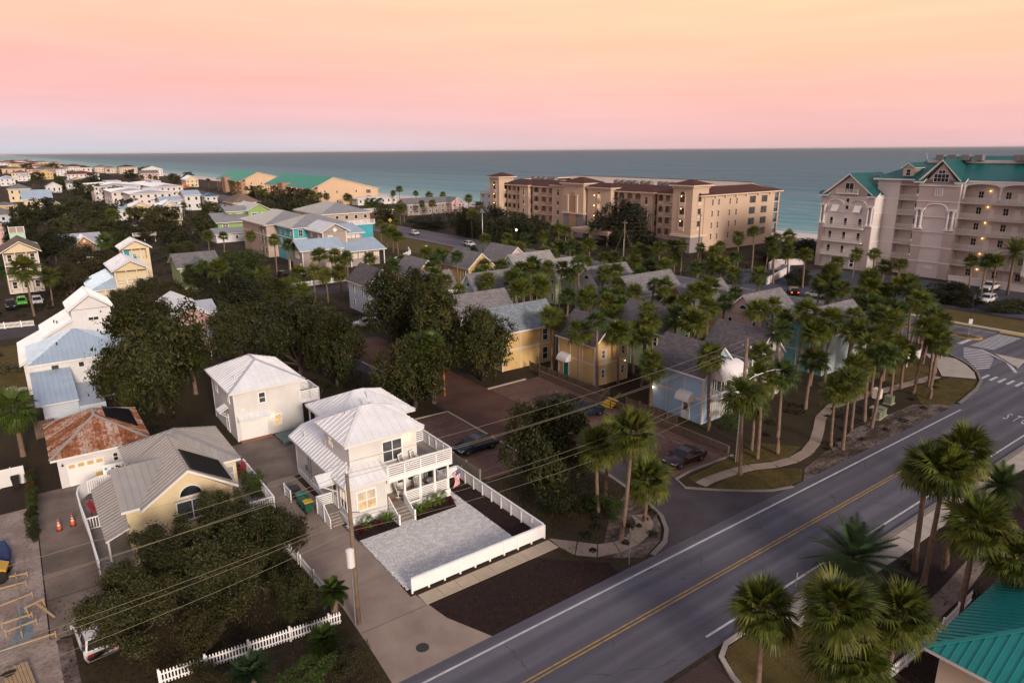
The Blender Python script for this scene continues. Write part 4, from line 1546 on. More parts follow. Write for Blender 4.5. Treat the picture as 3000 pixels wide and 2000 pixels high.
cover(T, [[(1.75, 60.2, 2.9), (1.75, 50.8, 2.9), (3.3, 50.8, 3.5), (3.3, 60.2, 3.5)]], 'metal_warm_grey', pw=.5, panels=True, thick=.12, name='porch_roof')
for y in (51.2, 54.2, 57.2, 60.0):
    bx('porch_post', 'white_trim', T, 1.85, 1.97, y - .06, y + .06, 0, 2.8)
round_window(T, 'f', 51.4, 7.6, 4.45, .75, True, 'white_trim', 'glass')
window(T, 'f', 51.4, 7.6, 3.3, 2.3, 1.7, 2, 1, 'white_trim', 'glass_grey', .12, .08)
window(T, 'f', 51.6, 4.6, 1.7, .8, 1.2, 1, 2, 'white_trim', 'glass')
window(T, 'f', 56.0, 11.4, 3.2, .8, 1.4, 1, 2, 'white_trim', 'curtain')
MB().path([(4.0, 56.6, 5.4), (4.0, 56.6, 6.0), (4.3, 56.2, 6.05)], .07, 7).obj('vent_pipe', 'galvanised', T)
bx('roof_vent', 'galvanised', T, 6.3, 6.7, 59.2, 59.5, 5.5, 5.75)
bx('deck_floor', 'wood_deck', T, 10.6, 13.2, 50.2, 58.6, 1.9, 2.0)
rail(T, (13.2, 58.6), (13.2, 50.2), 2.0, 1.0, 'baluster', posts=5)
rail(T, (10.6, 50.2), (13.2, 50.2), 2.0, 1.0, 'baluster', posts=3)
bx('deck_floor', 'wood_deck', T, 1.0, 3.3, 49.5, 62.6, 1.0, 1.1)
pts = [(3.6, 64.6), (2.6, 64.5), (1.6, 64.0), (1.0, 63.2), (.8, 62.0), (.85, 59.4), (1.0, 56), (1.05, 52), (1.1, 49.6)]
for p_, q_ in zip(pts, pts[1:]):
    L = math.hypot(q_[0] - p_[0], q_[1] - p_[1])
    nb = max(2, int(L / .16))
    for i in range(nb):
        x, y = lerp(p_, q_, (i + .5) / nb)
        yaw = math.atan2(q_[1] - p_[1], q_[0] - p_[0])
        if 'fb' not in _wc:
            _wc['fb'] = MB().box(-.07, .07, -.015, .015, 0, 1.15).mesh('fence_board', 'white_paint')
        mesh_obj('fence_board', _wc['fb'], T, False, (x, y, 1.0), (0, 0, yaw))
    beam('cap_board', 'white_paint', T, (*p_, 2.18), (*q_, 2.18), .12, .05)
rail(T, (1.05, 57.0), (2.9, 57.0), 1.1, 1.0, 'baluster', posts=2)
k_ = 2.2 / 3.35
mb = MB().slab([(10.6, 51.3, 4.45 + .3 * k_ + .16), (10.6, 55.6, 4.45 + .3 * k_ + .16), (7.75, 55.6, 4.45 + 3.1 * k_ + .13), (7.75, 51.3, 4.45 + 3.1 * k_ + .13)], .05)
tag(mb.obj('solar_mat', 'solar_black'), 'black pool-heating mat on the grey metal roof of yellow house', 'solar panel')
# painted screen with sea creatures beside the deck
t = thing('painted_screen', 'white board screen with small painted figures between rusty garage and yellow house', 'screen', (4.4, 63.9, 0))
for i in range(12):
    bx('screen_board', 'white_paint', t, 3.0 + i * .22, 3.2 + i * .22, 64.6, 64.64, .9, 3.0)
rs = random.Random(3)
for i in range(14):
    x, z = 3.15 + rs.random() * 2.3, 1.9 + rs.random() * .95
    r_ = .07 + rs.random() * .06
    mb = MB().poly([(x + r_ * (1 + .4 * math.sin(3 * a + i)) * math.cos(a), 64.595, z + r_ * math.sin(a)) for a in [R(k * 40) for k in range(9)]])
    mb.obj('painted_figure', rs.choice(['navy', 'solar_black', 'blue_paint', 'terracotta', 'yellow_plastic']), t)

# ------------------------------------------------------------------ white house with many roof levels
T = thing('white_house', 'tall white house with stepped pale metal roofs beside the magnolia', 'house', (3, 98, 0))
SW = 'siding_white'
wall(T, SW, 4.5, 9.0, 103.7, 110.0, 0, 9.4)
gable_end(T, SW, 4.5, 9.0, 103.7, 110.0, 9.3, 1.75, 'y')
ro = cover(T, gable_faces(4.1, 9.4, 103.2, 110.4, 9.4, 1.95, 'y'), 'metal_white', pw=.5, panels=True)
wall(T, SW, 1.3, 4.6, 103.9, 112.0, 0, 6.4)
MB().extr([(1.3, 103.9, 6.3), (4.55, 103.9, 6.3), (4.55, 103.9, 8.0)], (0, 8, 0)).obj('gable', SW, T)
cover(T, [[(.9, 112.4, 6.25), (.9, 103.5, 6.25), (4.5, 103.5, 8.2), (4.5, 112.4, 8.2)]], 'metal_white', pw=.5, panels=True)
wall(T, SW, -1.5, 1.5, 100.6, 113.0, 0, 4.1)
cover(T, [[(-1.9, 113.4, 4.0), (-1.9, 100.2, 4.0), (1.4, 100.2, 5.6), (1.4, 113.4, 5.6)]], 'metal_white', pw=.5, panels=True)
wall(T, SW, -.6, 9.2, 94.1, 103.8, 0, 5.3)
f, A, B = hip_faces(-1.0, 9.6, 93.7, 104.0, 5.4, 2.6)
ro = cover(T, f, 'metal_blue', pw=.5, panels=True)
cover(T, [[(-1.0, 85.4, 2.95), (3.0, 85.4, 2.95), (3.0, 94.0, 4.5), (-1.0, 94.0, 4.5)]], 'metal_blue', pw=.5, panels=True, thick=.12)
wall(T, 'siding_pale_blue', -.4, 2.9, 86.0, 94.1, 0, 2.9)
wall(T, 'siding_pale_blue', 2.9, 5.4, 84.6, 93.9, 0, 2.4)
window(T, 'f', 94.1, 1.55, 4.7, .9, .7, 1, 1, 'white_trim', 'glass')
window(T, 'f', 94.1, 4.2, 4.6, .7, .75, 1, 1, 'white_trim', 'glass')
window(T, 'f', 103.7, 6.9, 8.0, 1.3, .55, 2, 1, 'white_trim', 'glass')
for x, y, z in ((2.6, 107.6, 7.4), (2.9, 106.4, 7.5), (2.2, 96.4, 6.9), (0, 102.2, 5.1)):
    MB().lathe([(.07, z - .2), (.07, z + .25), (.1, z + .25)], 7, (x, y)).obj('vent_pipe', 'dark_metal', T)
bx('ac_unit', 'ac_grey', T, -1.9, -1.1, 93.0, 93.8, 0, .9)

# ------------------------------------------------------------------ rose house with porch, back of the wooden fence
T = thing('rose_house', 'rose pink house with pale metal roof behind the spreading oak', 'house', (19.5, 113, 0))
wall(T, 'siding_rose', 16.9, 21.8, 107.2, 120.5, 0, 5.7)
ro = cover(T, gable_faces(16.3, 22.3, 106.6, 121, 5.7, 1.7, 'y'), 'metal_pale', pw=.5)
gable_end(T, 'siding_rose', 16.9, 21.8, 107.2, 112, 5.6, 1.5, 'y')
cover(T, gable_faces(18.6, 23.6, 109.0, 115.5, 5.7, 1.3, 'x'), 'metal_pale', pw=.5)
wall(T, 'siding_rose', 21.0, 23.2, 109.6, 115, 0, 5.7)
cover(T, [[(19.2, 104.2, 2.9), (22.6, 104.2, 2.9), (22.6, 107.3, 3.6), (19.2, 107.3, 3.6)]], 'metal_pale', pw=.5, thick=.12, name='porch_roof')
for x in (19.4, 20.9, 22.4):
    bx('porch_post', 'white_trim', T, x - .06, x + .06, 104.3, 104.42, 0, 2.9)
window(T, 'f', 107.2, 18.3, 4.2, .8, 1.2, 1, 2, 'white_trim', 'glass')


def porch_front(T, x0, x1, y, z0, h_, depth=1.5, bays=3, mat_='siding_cream', trim='white_trim', wins=None, pane='glass'):
    """recessed balcony across a front: floor, posts, railing, back wall with openings"""
    bx('balcony_floor', trim, T, x0, x1, y - .02, y + depth, z0 - .14, z0)
    for i in range(bays + 1):
        x = x0 + .07 + (x1 - x0 - .14) * i / bays
        bx('post', trim, T, x - .07, x + .07, y, y + .14, z0, z0 + h_)
    for i in range(bays):
        a, b = x0 + .07 + (x1 - x0 - .14) * i / bays, x0 + .07 + (x1 - x0 - .14) * (i + 1) / bays
        rail(T, (a + .07, y + .07), (b - .07, y + .07), z0, .95, 'open', trim, 2)
        c_ = (a + b) / 2
        if wins is None or wins[i] == 'w':
            window(T, 'f', y + depth, c_, z0 + h_ * .52, .9, h_ * .6, 1, 2, trim, pane)
        elif wins[i] == 'd':
            door(T, 'f', y + depth, c_, 1.0, 2.05, z0, 'blue_paint', trim)
            window(T, 'f', y + depth, c_ - .85, z0 + h_ * .5, .5, h_ * .6, 1, 2, trim, pane)


# ------------------------------------------------------------------ cream house with two stacked gabled porches
T = thing('cream_tower_house', 'cream house with stacked gabled porches, blue door and pale blue roofs', 'house', (19, 162, 0))
SC = 'siding_cream'
wall(T, SC, 15.3, 21.2, 157.3, 168, 0, 6.4)
wall(T, SC, 18.5, 23.6, 168.2, 173, 0, 9.3)
wall(T, SC, 23.0, 23.6, 166.6, 173, 0, 9.3)
wall(T, SC, 15.3, 21.2, 155.8, 157.4, 0, 3.6)
cover(T, gable_faces(14.7, 21.8, 155.2, 168.4, 6.4, 1.9, 'y'), 'metal_pale', pw=.45)
gable_end(T, SC, 15.3, 21.2, 155.8, 168, 6.25, 1.65, 'y')
cover(T, gable_faces(17.9, 24.2, 166.2, 173.4, 9.3, 1.8, 'y'), 'metal_pale', pw=.45)
gable_end(T, SC, 18.5, 23.6, 166.7, 173, 9.15, 1.55, 'y')
porch_front(T, 15.3, 21.2, 155.8, 3.6, 2.65, 1.6, 3, SC, wins=['w', 'd', 'w'], pane='curtain')
porch_front(T, 18.5, 23.6, 166.7, 6.75, 2.45, 1.5, 3, SC, wins=['d', '-', '-'])
wall(T, SC, 21.2, 23.6, 166.7, 168.2, 0, 6.7)
wall(T, SC, 18.5, 21.3, 166.8, 168.2, 6.3, 6.7)
window(T, 'l', 15.3, 159.5, 5.2, .7, 1.3, 1, 2, 'white_trim', 'glass')
window(T, 'l', 15.3, 163.0, 5.2, .7, 1.3, 1, 2, 'white_trim', 'glass')
wall(T, SC, 11.0, 15.3, 156.5, 170, 0, 3.0)
cover(T, [[(10.4, 171, 2.9), (10.4, 155.8, 2.9), (15.2, 157.6, 4.9), (15.2, 171, 4.9)], [(10.4, 155.8, 2.9), (15.3, 155.8, 2.9), (15.3, 157.6, 4.9), (15.2, 157.6, 4.9)]], 'metal_blue', pw=.45)
for x in (11.2, 13.2, 15.1):
    bx('porch_post', 'white_trim', T, x - .07, x + .07, 155.95, 156.1, 0, 2.9)
t = thing('balcony_chair', 'blue balcony chair on the top porch of the cream house', 'chair', (20.6, 167.4, 6.75))
bx('seat', 'blue_paint', t, -.4, .4, -.3, .3, .35, .45, True)
bx('backrest', 'blue_paint', t, -.4, .4, .24, .32, .45, 1.1, True)
for sx_ in (-.36, .36):
    for sy_ in (-.26, .26):
        bx('leg', 'blue_paint', t, sx_ - .04, sx_ + .04, sy_ - .04, sy_ + .04, 0, .36, True)

# ------------------------------------------------------------------ pale porch house with mint lookout tower
T = thing('mint_tower_house', 'pale three-storey porch house with mint green lookout tower on its roof', 'house', (1, 185, 0))
SM = 'siding_pale_green'
wall(T, 'stucco_cream', -2.3, 3.9, 180, 191, 0, 9)
gable_end(T, 'siding_cream', -2.3, 3.9, 178.4, 191, 8.9, 2.0, 'y')
cover(T, gable_faces(-2.9, 4.6, 177.8, 191.6, 9, 2.3, 'y'), 'shingle_tan')
for z in (.4, 3.3, 6.2):
    porch_front(T, -2.3, 3.9, 178.4, z, 2.7, 1.6, 3, SC, wins=['w', 'w', 'w'])
wall(T, 'siding_mint', -.5, 2.5, 194.5, 197.5, 0, 11.5)
cover(T, hip_faces(-2.6, 4.6, 191.5, 200, 8.4, 2.0)[0], 'metal_pale', pw=.5)
wall(T, 'siding_mint', -2, 4, 192, 199.5, 0, 8.4)
for x in (-.45, 1.0, 2.45):
    bx('lattice_post', 'white_trim', T, x - .07, x + .07, 194.45, 194.6, 11.5, 12.9)
bx('lattice_rail', 'white_trim', T, -.55, 2.55, 194.42, 194.6, 12.8, 12.95)
bx('lattice_rail', 'white_trim', T, -.55, -.4, 194.5, 197.5, 12.8, 12.95)
for i in range(8):
    bx('lattice_slat', 'stucco_cream', T, -.4, 2.4, 194.5, 194.54, 11.55 + i * .15, 11.63 + i * .15)
# ------------------------------------------------------------------ house with the brown shingled dormer
T = thing('dormer_house', 'grey-roofed house with brown shingled dormer and wide white window', 'house', (15, 226, 0))
wall(T, 'siding_pale_blue', 10.9, 19.5, 221, 231, 0, 5)
cover(T, gable_faces(10.3, 20.2, 220, 232, 5, 2.6, 'x'), 'metal_pale', pw=.5)
wall(T, 'siding_orange_shingle', 13.4, 17.6, 218.0, 224, 2.5, 5.3)
gable_end(T, 'siding_orange_shingle', 13.4, 17.6, 218.0, 225, 5.2, 2.0, 'y')
cover(T, gable_faces(12.9, 18.1, 217.4, 226, 5.25, 2.3, 'y'), 'metal_pale', pw=.5)
window(T, 'f', 218.0, 15.6, 3.9, 2.6, 1.9, 3, 1, 'white_paint', 'glass', .14, .1)
round_window(T, 'f', 218.0, 15.5, 6.2, .25, False, 'white_trim', 'sign_white')
cover(T, [[(13.0, 215.2, 2.2), (20.0, 215.2, 2.2), (20.0, 218.2, 3.0), (13.0, 218.2, 3.0)]], 'metal_dark_blue', pw=.5, name='porch_roof')
for x in (13.4, 15.6, 17.8, 19.8):
    bx('porch_post', 'white_trim', T, x - .08, x + .08, 215.4, 215.56, 0, 2.2)
# ------------------------------------------------------------------ grey roofed bungalow between the oaks
T = thing('grey_roof_house', 'house with broad grey shingle roof and pale green front gable between dark oaks', 'house', (32, 165, 0))
wall(T, 'siding_pale_green', 28.2, 36.2, 161.5, 171, 0, 4.9)
cover(T, gable_faces(27.6, 37.0, 161, 172, 4.9, 2.5, 'x'), 'shingle_grey')
gable_end(T, 'siding_pale_green', 28.2, 36.2, 161.5, 171.5, 4.8, 2.3, 'x')
wall(T, 'siding_pale_green', 30.2, 34.6, 158.6, 162, 0, 4.9)
cover(T, gable_faces(29.6, 35.2, 158, 167, 4.9, 1.9, 'y'), 'shingle_grey')
gable_end(T, 'siding_pale_green', 30.2, 34.6, 158.6, 163, 4.8, 1.6, 'y')
window(T, 'f', 158.6, 31.6, 3.2, .9, 1.3, 1, 2)
window(T, 'f', 158.6, 33.2, 3.2, .9, 1.3, 1, 2)
rail(T, (29.6, 157.4), (35.2, 157.4), .6, .9, 'baluster', posts=3)
# ------------------------------------------------------------------ lavender lookout hut on stilts
T = thing('lookout_hut', 'small lavender hut with hip roof and white deck above the treetops', 'hut', (35.5, 262, 0))
wall(T, 'siding_mauve', 33.6, 37.6, 258.5, 263, 2.6, 6.0)
f, A, B = hip_faces(32.9, 38.3, 257.8, 263.7, 6.0, 1.4)
cover(T, f, 'shingle_grey')
bx('deck_floor', 'white_trim', T, 32.2, 39.2, 257, 264.4, 2.4, 2.6)
rail(T, (32.2, 257.1), (39.2, 257.1), 2.6, 1.0, 'baluster', posts=4)
rail(T, (32.3, 257.1), (32.3, 264.3), 2.6, 1.0, 'baluster', posts=4)
for x in (32.6, 35.6, 38.8):
    for y in (257.4, 263.8):
        bx('stilt', 'white_trim', T, x - .12, x + .12, y - .12, y + .12, 0, 2.5)
window(T, 'f', 258.5, 35.6, 4.4, .9, 1.2, 1, 2)
lamp(T, 'f', 258.5, 34.4, 4.9, 'bulb_white', .16)
lamp(T, 'f', 258.5, 36.9, 4.9, 'bulb_white', .12)
# ------------------------------------------------------------------ green house
T = thing('green_house', 'bright green three-storey house with grey metal roofs and round portholes', 'house', (66, 256, 0))
SG = 'siding_green'
wall(T, SG, 69.2, 76.6, 254.2, 272, 0, 8.9)
gable_end(T, SG, 69.2, 76.6, 254.2, 272, 8.8, 2.1, 'y')
cover(T, gable_faces(68.4, 77.4, 253.4, 272.6, 8.9, 2.4, 'y'), 'metal_grey', pw=.5)
wall(T, SG, 57.6, 69.3, 250, 266, 0, 5.9)
cover(T, gable_faces(56.6, 69.3, 248.6, 267, 5.9, 2.6, 'x'), 'metal_grey', pw=.5)
gable_end(T, SG, 57.6, 69, 249.6, 266, 5.8, 2.4, 'x')
wall(T, SG, 62.6, 69.3, 256, 263, 5.8, 8.9)
cover(T, gable_faces(61.8, 69.8, 255.2, 264, 8.9, 1.6, 'x'), 'metal_grey', pw=.5)
wall(T, 'siding_white', 54.6, 64.6, 241.5, 249.5, 0, 3.0)
cover(T, gable_faces(54.0, 65.2, 240.6, 251, 3.0, 1.5, 'x'), 'metal_grey', pw=.5)
for a, z in ((71.3, 7.3), (74.8, 7.3)):
    window(T, 'f', 254.2, a, z, 2.0, 1.9, 2, 2, 'white_paint', 'glass_grey', .14, .1)
window(T, 'f', 256, 66.6, 7.6, 2.0, 1.1, 2, 2, 'white_paint', 'glass_grey', .14, .1)
window(T, 'f', 250, 60.0, 4.6, 2.0, 1.5, 2, 2, 'white_paint', 'glass_grey', .14, .1)
window(T, 'f', 241.5, 61.2, 1.6, .8, 1.2, 1, 1, 'white_paint', 'glass')
for a, y, z in ((71.8, 254.2, 4.9), (63.6, 256, 7.7), (66.6, 250, 4.6), (67.8, 250, 4.6)):
    round_window(T, 'f', y, a, z, .38, False, 'white_paint', 'glass')
bx('porch_floor', 'white_trim', T, 76.6, 80.4, 256, 262, 5.2, 5.5)
cover(T, [[(76.6, 255.4, 8.0), (80.8, 255.4, 8.0), (80.8, 262.4, 8.6), (76.6, 262.4, 8.6)]], 'metal_pale', pw=.5, name='porch_roof')
for x in (77.0, 78.6, 80.2):
    bx('porch_post', 'white_trim', T, x - .1, x + .1, 256, 256.2, 0, 8.0)
rail(T, (76.7, 256.1), (80.3, 256.1), 5.5, 1.0, 'baluster', posts=3)
# ------------------------------------------------------------------ beige, teal and grey row at the back street
T = thing('beige_apartment_house', 'beige three-storey house with shuttered windows joined to the teal house', 'house', (66, 208, 0))
wall(T, 'siding_beige', 58.4, 75, 198.2, 222, 0, 9.2)
f, A, B = hip_faces(57.6, 75.8, 197.4, 223, 9.2, 3.0)
cover(T, f, 'metal_grey', pw=.5)
for z in (7.6, 4.7, 1.8):
    for a in (200.6, 203.6):
        window(T, 'l', 58.4, a, z, 1.5, 1.7, 1, 2, 'white_paint', 'glass_grey', .12, .08)
        for s_ in (-1, 1):
            bx('shutter', 'solar_black', T, 58.32, 58.4, a + s_ * 1.0 - .2, a + s_ * 1.0 + .2, z - .85, z + .85)
bx('belt_course', 'white_trim', T, 58.3, 58.42, 198.1, 222, 6.05, 6.25)
bx('belt_course', 'white_trim', T, 58.3, 75, 198.1, 198.22, 6.05, 6.25)
T = thing('teal_house', 'bright teal three-storey house with grey hip roof', 'house', (68, 190, 0))
ST = 'siding_teal'
wall(T, ST, 61.2, 77, 184.0, 197.3, 0, 9.3)
f, A, B = hip_faces(60.4, 77.8, 183.2, 198.2, 9.3, 2.9)
cover(T, f, 'metal_grey', pw=.5)
for z in (6.2, 3.1):
    bx('belt_course', 'white_trim', T, 61.1, 61.25, 183.9, 197.2, z, z + .25)
    bx('belt_course', 'white_trim', T, 61.1, 77, 183.9, 184.05, z, z + .25)
bx('corner_board', 'white_trim', T, 61.12, 61.3, 183.9, 184.1, 0, 9.2)
for z in (7.8, 4.8):
    for a in (186.2, 190.5, 194.5):
        window(T, 'l', 61.2, a, z, .9, 1.8, 1, 2)
    for a in (63.2, 65.6):
        window(T, 'f', 184.0, a, z, 1.2, 1.8, 2, 2)
for a in (186.2, 190.2):
    garage_door(T, 'l', 61.2, a, 0, 2.8, 2.4, 'curtain')
bx('roof_terrace', 'white_trim', T, 77.4, 86, 186, 196, 8.6, 8.8)
wall(T, ST, 77.0, 85.5, 186.4, 195.6, 0, 8.6)
rail(T, (77.6, 186), (86, 186), 8.8, 1.2, 'baluster', posts=5)
rail(T, (77.6, 186), (77.6, 196), 8.8, 1.2, 'baluster', posts=5)
T = thing('grey_gable_house', 'grey house with tall front gable and pale blue metal lower roofs', 'house', (66, 172, 0))
SP = 'siding_taupe'
wall(T, SP, 65.0, 71.6, 172.6, 184, 0, 8.9)
gable_end(T, SP, 65.0, 71.6, 172.6, 184, 8.8, 1.9, 'y')
cover(T, gable_faces(64.2, 72.4, 171.8, 184.4, 8.9, 2.15, 'y'), 'metal_pale', pw=.5)
wall(T, SP, 56.0, 66, 163.2, 170.4, 0, 5.9)
gable_end(T, SP, 56.0, 66, 163.2, 170.4, 5.8, 2.0, 'x')
cover(T, gable_faces(55.2, 66.5, 162.4, 171.2, 5.9, 2.3, 'x'), 'metal_blue', pw=.5)
wall(T, SP, 66, 78.5, 168.0, 180, 0, 4.4)
cover(T, [[(65.6, 166.6, 4.1), (80, 166.6, 4.1), (80, 174.5, 6.4), (65.6, 174.5, 6.4)]], 'metal_blue', pw=.5)
wall(T, SP, 71.6, 76.2, 173.6, 180, 4.2, 8.2)
cover(T, [[(71.8, 172.8, 8.1), (77.0, 172.8, 8.1), (77.0, 181, 9.9), (71.8, 181, 9.9)]], 'metal_blue', pw=.5)
for a in (72.6, 73.8, 75.1):
    window(T, 'f', 173.6, a, 7.3, .9, 1.1, 2, 1, 'white_paint', 'blind')
window(T, 'f', 172.6, 67.0, 7.2, 1.3, 1.5, 1, 2, 'white_paint', 'blind', .12)
round_window(T, 'f', 172.6, 68.4, 9.3, .4, False, 'white_paint', 'sign_white')
window(T, 'l', 65.0, 175.5, 7.6, .8, 1.2, 1, 2, 'white_paint', 'blind')
window(T, 'l', 65.0, 180.5, 7.6, .8, 1.2, 1, 2, 'white_paint', 'blind')
window(T, 'l', 56.0, 166.8, 4.6, 2.4, 1.7, 3, 2, 'white_paint', 'blind', .12)
window(T, 'f', 163.2, 62.4, 1.8, 1.2, 1.2, 1, 2, 'white_paint', 'blind', .12)
for a in (68.6, 71.4, 73.4, 75.6, 77.6):
    window(T, 'f', 168.0, a, 2.9, 1.5, 1.7, 2, 2, 'white_paint', 'blind', .1)
for x in (66.4, 70.0, 74.5, 79.4):
    bx('porch_post', 'white_trim', T, x - .12, x + .12, 166.9, 167.14, 0, 4.1)
for x, y in ((56.1, 163.3), (65.9, 163.3), (65.1, 172.7), (71.5, 172.7)):
    bx('corner_board', 'white_trim', T, x - .14, x + .1, y - .14, y + .1, 0, 5.9 if y < 170 else 8.9)
for i, (x, y) in enumerate(((55.2, 162.6), (55.2, 170.8))):
    bx('porch_post', 'white_trim', T, x - .18, x + .18, y - .18, y + .18, 0, 3.0)
# ------------------------------------------------------------------ cream house with double balconies
T = thing('cream_balcony_house', 'cream house with two tiers of open balconies above the trees', 'house', (54.5, 316, 0))
wall(T, SC, 50.6, 58.0, 313.4, 324, 0, 8)
f, A, B = hip_faces(49.9, 58.8, 311.0, 325, 8, 2.2)
cover(T, f, 'metal_pale', pw=.5)
gable_end(T, SC, 51.8, 56.6, 311.4, 316, 8.0, 1.6, 'y')
cover(T, gable_faces(51.2, 57.2, 311.0, 318, 8.0, 1.8, 'y'), 'metal_pale', pw=.5)
for z in (2.2, 5.2):
    porch_front(T, 50.4, 58.2, 311.6, z, 2.6, 1.8, 4, SC, wins=['w', 'w', 'w', 'w'])

# ------------------------------------------------------------------ the holiday cottages
def awning(T, face, plane, a, z, w_=1.5, d_=.9, h_=.9):
    """barrel canvas awning over a door or balcony, with closed ends"""
    mb = MB()
    n_ = 7
    for sx_ in (-w_ / 2, w_ / 2):
        for i in range(n_):
            t = R(90) * i / (n_ - 1)
            mb.v.append((sx_, -d_ * math.sin(t), h_ * (math.cos(t))))
        mb.v.append((sx_, 0, 0))
    for i in range(n_ - 1):
        mb.f.append((i, i + 1, n_ + 1 + i + 1, n_ + 1 + i))
    mb.f.append(tuple(range(n_, -1, -1)))
    mb.f.append(tuple(range(n_ + 1, 2 * n_ + 2)))
    return mesh_obj('awning', mb.mesh('awning', 'canvas_white'), T, False, place(face, plane, a, z), (0, 0, FACE_ROT[face]))


COTBOX = []


def cottage(label, x0, x1, y0, y1, axis, wmat, rmat='shingle_grey', eave=5.5, rise=2.9, band=True, half=True, wins=True, fmat=None):
    t = thing('cottage', label, 'house', ((x0 + x1) / 2, (y0 + y1) / 2, 0), 0, 'holiday cottages')
    COTBOX.append((x0, x1, y0 - 1.5, y1))
    wall(t, wmat, x0, x1, y0, y1, 0, eave)
    gable_end(t, wmat, x0, x1, y0, y1, eave - .1, rise - .12, axis)
    o_ = .35
    cover(t, gable_faces(x0 - o_, x1 + o_, y0 - o_, y1 + o_, eave - .12, rise + .12, axis), rmat, 'white_trim', thick=.22)
    if band:
        bx('belt_board', 'cream_trim', t, x0 - .03, x0 + .1, y0 - .03, y1, 2.7, 2.95)
        bx('belt_board', 'cream_trim', t, x0 + .1, x1, y0 - .03, y0 + .1, 2.7, 2.95)
        bx('corner_board', 'cream_trim', t, x0 - .045, x0 + .16, y0 - .045, y0 + .16, 0, eave)
        bx('corner_board', 'cream_trim', t, x1 - .16, x1 + .03, y0 - .04, y0 + .12, 0, eave)
        bx('corner_board', 'cream_trim', t, x0 - .04, x0 + .12, y1 - .16, y1 + .03, 0, eave)
        n_ = 3
        for i in range(1, n_):
            x, y = x0 + (x1 - x0) * i / n_, y0 + (y1 - y0) * i / n_
            for za, zb in ((0, 2.7), (2.95, eave)):
                bx('batten', 'cream_trim', t, x - .07, x + .07, y0 - .035, y0, za, zb)
                bx('batten', 'cream_trim', t, x0 - .035, x0, y - .07, y + .07, za, zb)
    if half:
        if axis == 'y':
            round_window(t, 'f', y0, (x0 + x1) / 2, eave + .75, .6)
        else:
            round_window(t, 'l', x0, (y0 + y1) / 2, eave + .75, .6)
    if wins:
        for z in (4.1, 1.5):
            for k in (1 / 6, .83):
                window(t, 'f', y0, x0 + (x1 - x0) * k, z, .75, 1.3, 1, 2)
                window(t, 'l', x0, y0 + (y1 - y0) * k, z, .75, 1.3, 1, 2)
    return t


# sky blue cottage nearest the road
T = cottage('sky blue cottage with white balcony awning beside the power pole', 57.4, 62.8, 44.0, 51.6, 'y', 'siding_sky', 'shingle_dark', wins=False, half=False)
door(T, 'l', 57.4, 46.2, .95, 2.05, .1, lite='glass_grey')
awning(T, 'l', 57.4, 46.2, 2.35, 1.9, .95, .95)
lamp(T, 'l', 57.4, 51.0, 2.4, 'bulb_white', .10, 8)
bx('balcony_floor', 'white_trim', T, 58.4, 62.6, 42.4, 44.0, 2.75, 2.92)
rail(T, (58.45, 42.45), (62.55, 42.45), 2.92, 1.0, 'baluster', posts=4)
rail(T, (58.45, 42.45), (58.45, 43.9), 2.92, 1.0, 'baluster', posts=2)
rail(T, (62.55, 42.45), (62.55, 43.9), 2.92, 1.0, 'baluster', posts=2)
window(T, 'f', 44.0, 60.4, 4.05, 3.4, 2.2, 4, 1, 'white_trim', 'glass', .1)
window(T, 'f', 44.0, 60.4, 1.3, 3.4, 2.2, 4, 1, 'white_trim', 'curtain', .1)
awning(T, 'f', 44.0, 60.5, 5.15, 4.4, 1.7, 1.5)
# the others
T = cottage('cream white cottage with dark shingle roof directly behind the sky blue cottage', 67.5, 72.9, 44.8, 52.0, 'y', 'siding_white', 'shingle_dark')
T = cottage('yellow cottage with front gable, white door awning and slim palms before it', 56.5, 62.3, 60.1, 67.2, 'y', 'siding_yellow', 'shingle_dark', wins=False)
door(T, 'l', 56.5, 65.6, .95, 2.05, .1, 'teal_plastic')
awning(T, 'l', 56.5, 65.6, 2.3, 1.9, .95, .95)
for x, z in ((57.9, 4.1), (61.4, 4.1), (57.9, 1.5), (61.4, 1.5)):
    window(T, 'f', 60.1, x, z, .65, 1.2, 1, 2, 'white_trim', 'glass_grey')
lamp(T, 'f', 60.1, 61.7, 2.6, 'bulb_white', .05)
T = cottage('pale green cottage with dark roof behind the yellow gabled cottage', 67.4, 72.8, 58.6, 67.4, 'y', 'siding_pale_green', 'shingle_dark')
T = cottage('long yellow cottage with blue-grey roof sloping to the car park', 50.8, 60.2, 72.2, 77.6, 'x', 'siding_yellow', 'shingle_blue', half=False, wins=False)
window(T, 'f', 72.2, 58.2, 4.1, 1.0, 1.7, 1, 2)
window(T, 'f', 72.2, 58.2, 1.4, 1.0, 1.9, 1, 2)
T = cottage('aqua gabled cottage with half-round window near the road junction', 83.2, 94.2, 45.2, 51.0, 'x', 'siding_aqua', wins=False)
wall(T, 'siding_pale_aqua', 83.9, 94.0, 45.14, 45.22, 0, 5.4, 'side_cladding')
window(T, 'l', 83.2, 50.2, 4.1, .7, 1.8, 1, 2)
window(T, 'l', 83.2, 47.0, 3.8, .6, 1.0, 1, 2)
cottage('pale pink cottage with grey roof behind the aqua cottage', 85.0, 93.8, 56.0, 62.3, 'x', 'siding_pink')
cottage('ochre cottage gable with half-round window deep among the palms', 82.6, 93.4, 66.9, 72.6, 'x', 'siding_yellow')
cottage('white cottage with grey roof between the ochre and pale blue gables', 82.0, 93.4, 77.9, 83.9, 'x', 'siding_white')
cottage('pale blue cottage with grey roof in the middle of the palm grove', 83.6, 93.2, 88.7, 94.7, 'x', 'siding_pale_blue')
cottage('pale green cottage mostly hidden by palms below the beige hotel', 83.2, 91.6, 100.0, 106.0, 'x', 'siding_pale_green', 'shingle_light')
